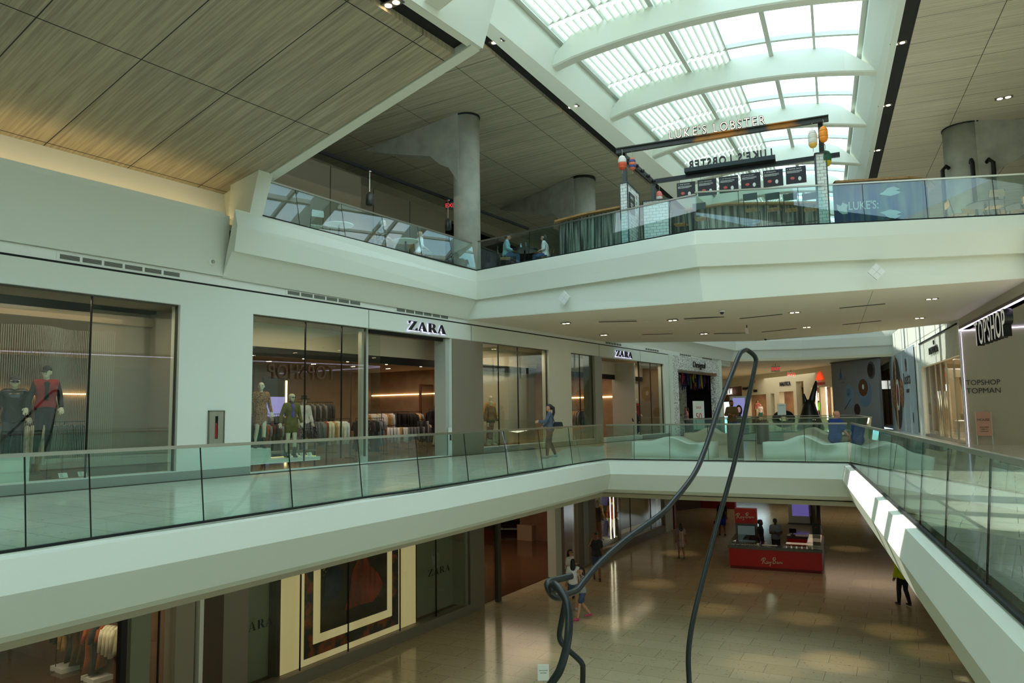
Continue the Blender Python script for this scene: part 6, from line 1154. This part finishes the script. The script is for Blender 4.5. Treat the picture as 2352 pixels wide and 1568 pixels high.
jm = MB(); jp = [RS(2005-3.5*k, 668+9.2*k, .003) for k in range(11)]; [jm.bar(p, q, .009, .006) for p, q in zip(jp, jp[1:])]
tag(jm.build('ceiling_joint', M('joint_grey')), 'thin joint line across the cream soffit', 'joint')
for px, py, lab in ((1658, 712, 'black dome camera in the middle of the cream soffit'), (1758, 775, 'black dome camera at the back edge of the cream soffit')):
    v = RS(px, py); t = thing('dome_camera', lab, 'camera', v); MB().lathe((0, 0, -.06), [(.09, 0), (.10, .03), (.10, .06)], 14).build('housing', WHITE2, t, True); MB().ell((0, 0, -.07), .065, .065, .065, 12).build('dome', SIGNB, t, True)
for px, py, lab in ((1590, 737, 0), (1890, 711, 0), (1905, 748, 0), (1487, 737, 0)):
    v = RS(px, py); tag(MB().lathe((v.x, v.y, v.z-.012), [(.1, 0), (.12, .012)], 14).build('ceiling_speaker', WHITE2), 'round flush white speaker in the cream soffit', 'speaker', 'round speakers in the cream soffit')
def diamond(p, ang, label, s=.24, tilt=0):
    t = thing('wall_speaker', label, 'speaker', p, ang); t.rotation_euler = (tilt, 0, ang)
    for a, b in ((-1, 0), (1, 0), (0, -1), (0, 1)):
        c = (a*s/2, b*s/2); q = s*.48; m = MB(); plate(m, [(c[0]-q, c[1]), (c[0], c[1]-q), (c[0]+q, c[1]), (c[0], c[1]+q)], (0, 0, 0), (1, 0, 0), (0, 0, 1), .05); m.build('grille', M('speaker_grey', (222, 226, 222), .6), t)
    return t
v = RP(1301, 685, (-11.5, 21.4, 5), (.12, 1, 0)); diamond(Vector((v.x, v.y-.12, v.z)), math.atan2(-1.0, 8.7), 'white diamond shaped speaker on the fascia left of the corner')
v = RP(2007, 627, (-3.3, 22.6, 5), (-.42, .9, 0)); diamond(Vector((v.x+.08, v.y-.16, v.z)), math.atan2(3.7, 8), 'white diamond shaped speaker on the fascia at the right')
# ================================================================== UPPER FOOD HALL
def column(cx, cy, r, label, tip=None, th=1.8, ztop=14.1):
    t = thing('column', label, 'column', (cx, cy, Z3)); MB().lathe((cx, cy, 0), [(r, Z3), (r, ztop-.06)], 40).build('shaft', CONC, t, True, world=True)
    MB().lathe((cx, cy, 0), [(r+.03, ztop-.08), (r+.03, ztop+.05)], 40).build('cap_reveal', SLOT, t, True, world=True)
    if tip:
        c = Vector((cx, cy, 0)); e = Vector((tip[0], tip[1], 0)); d = (e-c).normalized(); n = Vector((-d.y, d.x, 0)); L = (e-c).length; rings = []
        for i in range(13):
            k = i/12; s = .0+L*k; wd = (r*.98)*(1-k)+.05; hh = th*(1-k)**.85*(1+0.0*k)+.02
            if i <= 2: hh = th+[1.1, .35, .08][i]
            p = c+d*s; rings.append([p-n*wd+Vector((0, 0, ztop-hh)), p+n*wd+Vector((0, 0, ztop-hh)), p+n*wd+Vector((0, 0, ztop)), p-n*wd+Vector((0, 0, ztop))])
        MB().loft(rings).build('bracket', CONC, t, False, world=True)
    return t
tp = RZ(818, 347, 13.9); column(-18.5, 24.75, .56, 'large round concrete column with a wedge bracket at the railing corner', (tp.x, tp.y), 1.9, 14.05)
tp = RZ(1140, 482, 13.9); column(-18.5, 35.2, .68, 'second concrete column with a wedge bracket further back', (tp.x, tp.y), 2.0, 14.02)
cr_ = RY(2219, 340, 39.5); column(cr_.x, 39.5, .92, 'thick concrete column with a wide bracket at the upper right', (cr_.x+8, 43.5), 1.9, 14.27)
w = MB(); w.prism([(-26.3, 13), (-26.7, 13), (-29.9, 82), (-29.4, 82)], 13.1, 13.95); struct('trim_19', w, M('bulkhead_beam', (150, 144, 122), .7), 'pale bulkhead beam at the far edge of the wood ceiling', 'beam')
w = MB(); w.prism([(-26.6, 12.9), (-29.9, 12.9), (-29.9, 82), (-29.5, 82)], 13.9, 14.0); w.box((-29.95, 12.9, 6.7), (-29.8, 82, 14)); w.box((-29.9, 12.85, 6.7), (-17.5, 13.0, 14.6)); w.box((-29.9, 62, 6.7), (-18, 62.2, 13.5)); struct('wall_dark', w, M('dark_void', (14, 16, 15), .9), 'black painted service zone behind the food hall')
w = MB(); w.box((-29, 13, 6.7), (-22, 22.06, 11.4)); w.box((-29, 22.06, 6.7), (-24, 30.2, 11.95)); struct('wall_hall', w, M('hall_panel', (112, 104, 84), .7), 'grey brown panelled block behind the upper railing'); struct('trim_20', MB().box((-21.99, 20.35, 6.7), (-22.02, 20.38, 11.4)).box((-23.99, 24.85, 6.7), (-24.02, 24.88, 11.95)).box((-23.99, 27.4, 6.7), (-24.02, 27.43, 11.95)), SLOT, 'dark joints in the grey brown panels', 'joint')
w = MB(); w.box((-29, 30.4, 6.7), (-25.4, 40, 9.6)); w.box((-29.8, 40, 6.7), (-16, 40.3, 9.3)); struct('wall_hall', w, M('hall_dark', (34, 32, 28), .8), 'dark low walls at the back of the food hall')
tag(MB().box((-20.06, 15, 10.84), (-19.94, 32, 10.94)).build('ceiling_rail', M('dark_void')), 'black suspended rail carrying the pendant lamps', 'rail')
for y, lab in ((20.52, 'grey cylinder pendant lamp left of the corner column, nearer one'), (25.37, 'grey cylinder pendant lamp close to the corner column')):
    t = thing('pendant_lamp', lab, 'lamp', (-20, y, 9.5)); MB().lathe((0, 0, 0), [(.13, 0), (.15, .03), (.15, .42), (.10, .5), (.03, .53)], 18).build('lamp_shade', DSTEEL, t, True); MB().tube([(0, 0, .5), (0, 0, 1.34)], .015, 6).build('rod', STEEL, t); MB().lathe((0, 0, .012), [(.11, 0), (.11, .01)], 14).build('bulb', DL, t); MB().lathe((0, 0, 1.31), [(.08, 0), (.08, .03)], 12).build('canopy', STEEL, t)
exit_sign(Vector((-20, 25.6, 10.84)), YAW, 'red lit exit sign beside the corner column of the food hall', .02, 1.5, RE, BLACK)
downlights([tuple(RZ(*p, 14.1))[:2] for p in ((1110, 313), (1242, 397), (1373, 480))], 14.12, 'twin recessed spotlight in the far left wood ceiling', .17, 'spotlights in the far left wood ceiling')
downlights([tuple(RZ(*p, 14.2))[:2] for p in ((2306, 227),)], 14.24, 'twin recessed spotlight in the right wood ceiling', .17, None)
downlights([tuple(RZ(*p, 14.3))[:2] for p in ((1141, 96), (1316, 245))], 14.3, 'twin spotlight in the left black slot', .14, 'spotlights in the left black slot')
downlights([tuple(RZ(*p, 14.3))[:2] for p in ((2064, 100), (2033, 243), (2011, 346))], 14.3, 'twin spotlight in the right black slot', .14, 'spotlights in the right black slot')
downlights([(-9.55, 10.4)], 9.46, 'round spotlight in the near black slot', .12)
# lobster counter ---------------------------------------------------------------
PW_ = noisy('weathered_planks', (44, 50, 46), (160, 160, 144), (1, 1, .06), 11, .7, lo=.38, hi=.64, detail=6)
TILEW = tiles('subway_tile', (216, 222, 216), (206, 214, 208), (120, 120, 116), .2, .1, .2, 0, .006)
def tileblock(poly, z0, z1, label):
    t = thing('tiled_pillar', label, 'pillar', (poly[0][0], poly[0][1], z0)); MB().prism(poly, z0, z1).build('tile_face', TILEW, t, world=True)
    m = MB()
    nn = len(poly)
    for i in range(nn): m.bar((*poly[i], z1+.02), (*poly[(i+1) % nn], z1+.02), .06, .04)
    m.build('metal_cap', DSTEEL, t, world=True)
    m = MB()
    for p in poly: m.tube([(*p, z0), (*p, z1)], .022, 4)
    m.build('corner_trim', DSTEEL, t, world=True); return t
TILEW.node_tree.nodes['Brick Texture'].inputs['Mortar Smooth'].default_value = .1
wg = RZ(1468, 446, 8.66)
# vertical tiles: map bricks on x+y / z
for n in TILEW.node_tree.nodes:
    if n.type == 'MAPPING': n.inputs['Rotation'].default_value = (R_(90), 0, 0)
tileblock([(-9.86, 21.3), (-9.6, 21.3), (wg.x, wg.y), (wg.x-.25, wg.y+.02)], Z3, 8.66, 'left white tiled pillar with a tiled wing wall of the lobster counter')
tileblock([(-4.2, 22.42), (-3.92, 22.5), (-4.0, 22.8), (-4.28, 22.72)], Z3, 8.78, 'right white tiled pillar of the lobster counter')
v = RZ(1500, 470, 8.1); tileblock([(v.x-.35, v.y), (v.x+.45, v.y+.2), (v.x+.4, v.y+.5), (v.x-.4, v.y+.3)], Z3, 8.25, 'rear white tiled pier behind the lobster counter')
t = thing('notice_board', 'black notice with white print on the tiled wing wall', 'sign', (wg.x-.3, wg.y-.8, 7.9)); dd = Vector((wg.x+9.6, wg.y-21.3, 0)).normalized()
m = MB(); q = Vector((-9.6, 21.3, 0)); plate(m, [(.15, 7.75), (.75, 7.75), (.75, 8.4), (.15, 8.4)], q+Vector((.012, -.012, 0)), dd, (0, 0, 1), .02); m.build('board', BLACK, t, world=True)
text_obj('LUKE\'S', .12, WHITE2, t, ext=.002, right=dd, loc=q+dd*.22+Vector((.04, -.03, 8.2))-Vector(t.location)); text_obj('LOBSTER\nROLLS', .08, WHITE2, t, ext=.002, right=dd, loc=q+dd*.22+Vector((.04, -.03, 8.02))-Vector(t.location))
RUST = noisy('rusty_steel', (60, 62, 58), (168, 110, 40), (.6, .6, .6), 1.2, .6, .3, lo=.58, hi=.68)
bA, bB = Vector((-9.88, 21.15, 9.77)), Vector((-3.8, 22.48, 9.86)); bd = (bB-bA).normalized()
t = thing('sign_gantry', 'rusty steel frame of posts and beams carrying the lobster sign', 'frame', (-9.75, 21.4, 8.7))
MB().bar(bA, bB, .13, .03).bar(bA+Vector((0, 0, -.15)), bB+Vector((0, 0, -.15)), .13, .03).bar(bA+Vector((0, 0, -.07)), bB+Vector((0, 0, -.07)), .02, .14).build('front_beam', RUST, t, world=True)
cA, cB = Vector((-9.84, 23.99, 9.42)), Vector((-4.0, 25.27, 9.55)); cd = (cB-cA).normalized()
MB().bar(cA, cB, .12, .14).build('rear_beam', BLACK, t, world=True); MB().bar(bA+Vector((.1, 0, -.1)), cA+Vector((0, 0, .0)), .1, .12).build('side_beam', BLACK, t, world=True)
for (x, y, z0_, z1_) in ((-9.72, 21.4, 8.66, 9.7), (-4.05, 22.6, 8.78, 9.75), (-9.84, 24.0, Z3, 9.4)): MB().box((x-.06, y-.06, z0_), (x+.06, y+.06, z1_)).build('post', DSTEEL, t, world=True)
fA, fB = cA.lerp(cB, .19), cA.lerp(cB, .68); MB().bar(fA+Vector((0, -.1, .16)), fB+Vector((0, -.1, .16)), .35, .14).build('light_housing', M('housing_dark', (40, 50, 50), .5, .4), t, world=True)
for i in range(5):
    p = bA.lerp(cA, .25+.16*i)+Vector((.1, 0, -.05)); m = MB(); m.lathe(p+Vector((.06, 0, -.14)), [(.03, 0), (.07, .02), (.07, .1), (.03, .13)], 10); m.build('spotlight', BLACK, t, True, world=True)
t = thing('shop_sign', 'glowing lobster restaurant letters standing on the rusty front beam', 'sign', bA+bd*1.66+Vector((0, 0, .03))); NE = M('neon_warm', (255, 222, 190), emis=2.2)
word = "LUKE'S LOBSTER"; x = 0
for ch in word:
    if ch == ' ': x += .14; continue
    o = text_obj(ch, .40, SIGNB, t, 'letter', ext=.03, right=bd, loc=bd*x, offs=.012, sx=.76); text_obj(ch, .40, NE, o, 'neon_line', ext=.003, right=bd, loc=bd*x+Vector((.01, -.036, 0)), offs=-.008, sx=.76)
    x = max(Vector(v.co).dot(bd) for v in o.data.vertices)+.045
t = thing('shop_sign', 'black lobster restaurant letters on the rear beam, seen from behind and reversed', 'sign', fB+Vector((-.1, 0, .26))); x = 0
for ch in word:
    if ch == ' ': x += .15; continue
    o = text_obj(ch, .40, SIGNB, t, 'letter', ext=.03, right=-cd, loc=-cd*x, offs=.012, sx=.74); x = max(Vector(v.co).dot(-cd) for v in o.data.vertices)+.04
W6 = ['1. THE CATCH', '2. OUR LOBSTERMEN', '3. OUR SEAFOOD COMPANY', '4. QUICK DELIVERY', '5. SIMPLICITY', '6. GIVING BACK']
for i in range(6):
    p = cA.lerp(cB, .135+.118*i)+Vector((0, 0, -.12)); t = thing('menu_board', 'hanging black info board with chalk heading "%s"' % W6[i].split('. ')[1].title().lower(), 'board', p, math.atan2(cd.y, cd.x))
    MB().box((0, -.012, -.62), (.62, .012, -.06)).build('board', M('board_black', (20, 22, 24), .5), t); MB().tube([(.1, 0, -.06), (.1, 0, .05)], .006, 4).tube([(.52, 0, -.06), (.52, 0, .05)], .006, 4).build('hook', BLACK, t)
    text_obj(W6[i], .062 if len(W6[i]) < 15 else .045, WHITE2, t, ext=.002, loc=(.04, -.018, -.15))
    m = MB(); [m.box((.04, -.016, -.2-.03*k), (.5-.07*(k == 2), -.013, -.19-.03*k)) for k in range(3)]; m.build('print_lines', WHITE2, t)
    m = MB(); m.ell((.2, -.014, -.44), .07, .006, .05, 10); m.build('drawing', M('chalk_red', (200, 90, 80)), t, True); MB().ell((.42, -.014, -.47), .05, .006, .07, 10).build('drawing', WHITE2, t, True)
def buoy(p, cols, label, h=.42, r=.11, sw=0):
    t = thing('buoy', label, 'buoy', p); k = len(cols); prof = [(.02, 0), (.6, .06), (.92, .2), (1, .45), (.95, .75), (.6, .95), (.15, 1)]
    def rad(z):
        for (r0, z0_), (r1, z1_) in zip(prof, prof[1:]):
            if z <= z1_: return r0+(r1-r0)*(z-z0_)/(z1_-z0_)
        return .1
    for i, c in enumerate(cols):
        a, b = i/k, (i+1)/k; MB().lathe((0, 0, -h-.2), [(r*rad(a+(b-a)*q/4), h*(a+(b-a)*q/4)) for q in range(5)], 14).build('painted_band', M('buoy_%d_%d_%d' % c, c, .6), t, True)
    MB().tube([(0, 0, -h-.3), (0, 0, -.2), (.02, 0, -.08), (0, 0, 0)], .008, 5).build('rope', M('rope', (150, 150, 130), .9), t); return t
OR, WHb, BLb = (226, 110, 40), (214, 208, 194), (50, 60, 110)
buoy(bA+bd*.25+Vector((0, -.16, -.1)), [(200, 80, 40), (200, 80, 40), WHb, WHb], 'worn white and orange buoy at the left end of the front beam', .48, .13)
buoy(bA+bd*.55+Vector((0, -.12, -.2)), [(196, 100, 60), BLb, (196, 100, 60), BLb, (196, 100, 60)], 'orange buoy with two blue bands beside the worn one', .42, .11)
buoy(bB+bd*-.42+Vector((0, -.16, -.2)), [(226, 180, 90), WHb, WHb, WHb], 'white buoy with a yellow end at the right post', .55, .13)
buoy(bB+bd*-.12+Vector((0, -.2, -.15)), [(236, 140, 30)]*3, 'bright orange buoy at the right post', .5, .12)
buoy(bB+bd*-.18+Vector((0, .2, -.75)), [(190, 170, 30), (20, 90, 60), (20, 90, 60)], 'green and yellow buoy behind the right post', .5, .17)
buoy(cA+Vector((.25, -.1, -.2)), [(150, 190, 160), WHb, (220, 120, 110), (220, 120, 110)], 'pink and white buoy on the rear left post', .42, .11)
def wallrun(pts, z0, z1, th, name_, mt, label, cat, top=True, toph=.06):
    t = thing(name_, label, cat, (pts[0][0], pts[0][1], z0)); sweep(MB(), pts, [(0, z0), (0, z1), (-th, z1), (-th, z0), (0, z0)]).build('plank_front', mt, t, world=True)
    if top: sweep(MB(), pts, [(.06, z1), (.06, z1+toph), (-th-.3, z1+toph), (-th-.3, z1), (.06, z1)]).build('countertop', OAK, t, world=True)
    return t
wallrun([(-12.2, 25.6), (-13.0, 24.5), (-13.25, 23.3), (-12.8, 22.6), (-11.6, 22.35), (-10.0, 22.3)], Z3, 8.15, -.1, 'bar_counter', PW_, 'curved bar wall of weathered grey planks left of the tiled pillar', 'counter')
b0 = RZ(1445, 512, 8.1); b1_ = RZ(1545, 484, 8.1); b2_ = RZ(1660, 466, 8.1); b3_ = RZ(1885, 463, 8.1)
wallrun([(b0.x, b0.y+.15), (b1_.x, b1_.y+.15), (b2_.x, b2_.y+.15), (b3_.x, b3_.y+.15)], Z3, 8.04, -.1, 'bar_counter', PW_, 'long oak topped bar between the two tiled pillars', 'counter')
BW = noisy('blue_planks', (30, 66, 120), (120, 132, 130), (1, 1, .1), 5, .7, lo=.42, hi=.66, detail=4)
lw = [(-3.85, 22.95), (-2.1, 23.72), (-1.7, 24.2), (-1.6, 24.9), (-1.9, 25.8)]
wallrun(lw, Z3, 7.95, -.1, 'bar_counter', BW, 'blue painted plank bar wall with the restaurant name at the right', 'counter')
t = thing('wall_lettering', 'white restaurant name and lobster painted on the blue plank wall', 'sign', (-3.85, 22.9, 7.2)); ld = Vector((1.25, .55, 0)).normalized(); lo = Vector((-3.85, 22.95, 0))+Vector((ld.y, -ld.x, 0))*.02
PTW = M('painted_white', (206, 222, 220), .7)
text_obj("LUKE'S:", .34, PTW, t, ext=.003, right=ld, loc=lo+ld*.36+Vector((0, 0, 7.17))-Vector(t.location), offs=.004, sx=.76)
def claw(cu, cz, s, fl, name='claw'):
    P = [(-.32, .02), (-.18, .1), (-.05, .22), (.15, .26), (.34, .16), (.2, .12), (.36, .05), (.2, -.02), (0, -.06), (-.15, -.02)]; m = MB(); pts = [(cu+a*s, cz+b*s*fl) for a, b in P]; pts = pts if fl > 0 else pts[::-1]
    plate(m, pts, lo-Vector((0, 0, 0)), ld, (0, 0, 1), .006); m.v = [(x-t.location.x, y-t.location.y, z-t.location.z) for x, y, z in m.v]; m.build(name, PTW, t)
claw(1.50, 7.56, .86, 1); claw(1.48, 7.06, .86, -1)
m = MB(); plate(m, [(.06, 7.2), (.12, 7.12), (.2, 7.05), (.34, 7.06), (.32, 7.2), (.36, 7.32), (.22, 7.4), (.16, 7.3), (.05, 7.36)], lo, ld, (0, 0, 1), .006); m.v = [(x-t.location.x, y-t.location.y, z-t.location.z) for x, y, z in m.v]; m.build('tail', PTW, t)
# chairs, stools, tables, diners
def chair(loc, rz, label, seat_z=.46, group=None, wood=OAK, back=True, tall=False):
    t = thing('stool' if tall else 'cafe_chair', label, 'stool' if tall else 'chair', loc, rz, group); s = .19
    m = MB()
    for i in range(4): m.box((-s+.1*i, -s, seat_z-.025), (-s+.1*i+.085, s, seat_z))
    m.build('seat', wood, t)
    for a in (-1, 1):
        MB().tube([(a*s, s, seat_z-.02), (a*(s+.03), s+.02, 0)], .012, 6).build('leg', BLACK, t); MB().tube([(a*s, -s-.1, seat_z+.42), (a*s, -s, seat_z-.02), (a*(s+.03), -s-.03, 0)], .012, 6).build('leg', BLACK, t)
    if back: m = MB().box((-s, -s-.1, seat_z+.22), (s, -s-.07, seat_z+.42)); m.build('backrest', wood if not tall else M('back_teal', (40, 56, 56), .5), t)
    if tall: MB().tube([(-s, s, .28), (s, s, .28)], .01, 5).tube([(-s, -s, .28), (s, -s, .28)], .01, 5).build('footrest', BLACK, t)
    return t
def rtable(loc, label, r=.42, h=.75, mt=None, legs=True):
    t = thing('round_table', label, 'table', loc); MB().lathe((0, 0, h-.03), [(r, 0), (r, .03)], 28).build('tabletop', mt or M('table_dark', (28, 34, 36), .4), t); MB().tube([(0, 0, .02), (0, 0, h-.03)], .035, 10).build('pole', BLACK, t); MB().lathe((0, 0, 0), [(.24, 0), (.24, .02)], 20).build('base', BLACK, t); return t
sp_ = [RZ(px, py, 7.40) for px, py in ((1525, 533), (1573, 520), (1620, 507), (1735, 487), (1785, 486), (1825, 487), (1868, 486))]
for i, v in enumerate(sp_): chair((v.x, v.y-.35, Z3), .12, 'tall bar stool with slatted oak seat at the long bar', .70, 'bar stools at the long bar', tall=True)
tb = Vector((-14.55, 23.0, Z3)); rtable(tb, 'dark round cafe table between the seated man and woman', .5, .76)
for dx, nm, c in ((-.1, 'clear water bottle with a blue label on the dark cafe table', (110, 160, 170)), (.12, 'dark flask on the dark cafe table', (40, 54, 60))):
    t = thing('bottle', nm, 'bottle', tb+Vector((dx, -.1, .765))); MB().lathe((0, 0, 0), [(.032, 0), (.035, .02), (.035, .15), (.014, .2), (.014, .22)], 12).build('bottle_body', M('bottle_%d' % c[0], c, .2), t, True); MB().lathe((0, 0, .22), [(.016, 0), (.016, .02)], 10).build('cap', WHITE2, t)
tag(MB().lathe((tb.x+.3, tb.y-.05, tb.z+.765), [(.08, 0), (.12, .02), (.11, .025)], 14).build('plate', WHITE2), 'white plate on the dark cafe table', 'plate')
cx1 = tb+RT*-.72; cx2 = tb+RT*.78
chair(cx1, faced(RT), 'cafe chair under the seated man by the corner column'); chair(cx2, faced(-RT), 'oak backed cafe chair under the seated woman')
SH = dict(SIT(.46, .1))
figure('person', 'man in a light blue checked shirt and jeans seated at the dark cafe table', 'person', cx1+RT*.02, faced(RT), 1.8, SH, (176, 128, 100), [('trousers', FAB['denim'], .02), ('shirt', M('shirt_pale_blue', (136, 168, 176), .85), .026, .9)], ((30, 24, 20), 'short'))
figure('person', 'woman with long dark hair in a white top seated at the dark cafe table', 'person', cx2, faced(-RT+AWAY*.2), 1.72, SH, (196, 150, 120), [('trousers', FAB['denim'], .02), ('shirt', FAB['white'], .026, .6)], ((24, 18, 16), 'long'), female=True)
# behind the mirroring glass on the left
for (y, lab, c, hr, hk) in ((18.3, 'pale haired person in floral blouse dining behind the mirroring upper glass', FAB['floral'], (200, 200, 196), 'bob'), (20.2, 'bald person in a white shirt dining behind the mirroring upper glass', FAB['white'], (180, 180, 176), 'bald')):
    p = Vector((-17.3, y, Z3)); chair(p, faced((.4, .9)), 'cafe chair behind the mirroring glass under the '+lab.split(' dining')[0]); figure('person', lab, 'person', p, faced((.4, .9)), 1.74, SH, (214, 176, 150), [('trousers', M('khaki'), .02), ('shirt', c, .03, .6)], (hr, hk))
rtable(Vector((-17.0, 19.2, Z3)), 'white round table between the two diners behind the mirroring glass', .45, .75, WHITE2); rtable(Vector((-17.2, 16.3, Z3)), 'white round pedestal table behind the mirroring glass', .45, .75, WHITE2)
chair((-17.1, 15.2, Z3), 1.2, 'empty pale cafe chair left of the white pedestal table', wood=WHITE2)
# tables and chairs at the right of the blue wall
for i, (px, py) in enumerate(((2255, 505), (2345, 500))):
    v = RZ(px, py, Z3); p = Vector((v.x+.1, v.y+1.3+.5*i, Z3)); rtable(p, ['dark round table right of the blue plank wall', 'dark round table at the far right edge of the upper level'][i], .5, .75)
    for k, a in enumerate((.3, 1.9, 3.6, 5.1)): chair(p+Vector((math.sin(a)*.75, -math.cos(a)*.75, 0)), a, 'dark framed cafe chair with oak back around the right hand tables', .46, 'cafe chairs around the right hand tables')
for i, (px, py) in enumerate(((1835, 455), (1865, 458))): pass
t = thing('pipe_frame', 'black curved pipes around the thick right hand column', 'pipes', (cr_.x, 39.5, 12)); 
m = MB()
for a in (-2.4, -1.4, -.7): m.tube([(cr_.x+1.3*math.cos(a), 39.5+1.3*math.sin(a), 6.8), (cr_.x+1.3*math.cos(a), 39.5+1.3*math.sin(a), 12.2), (cr_.x+1.1*math.cos(a), 39.5+1.1*math.sin(a), 12.4), (cr_.x+.95*math.cos(a), 39.5+.95*math.sin(a), 12.3)], .09, 8)
m.build('pipes', BLACK, t, True, world=True)
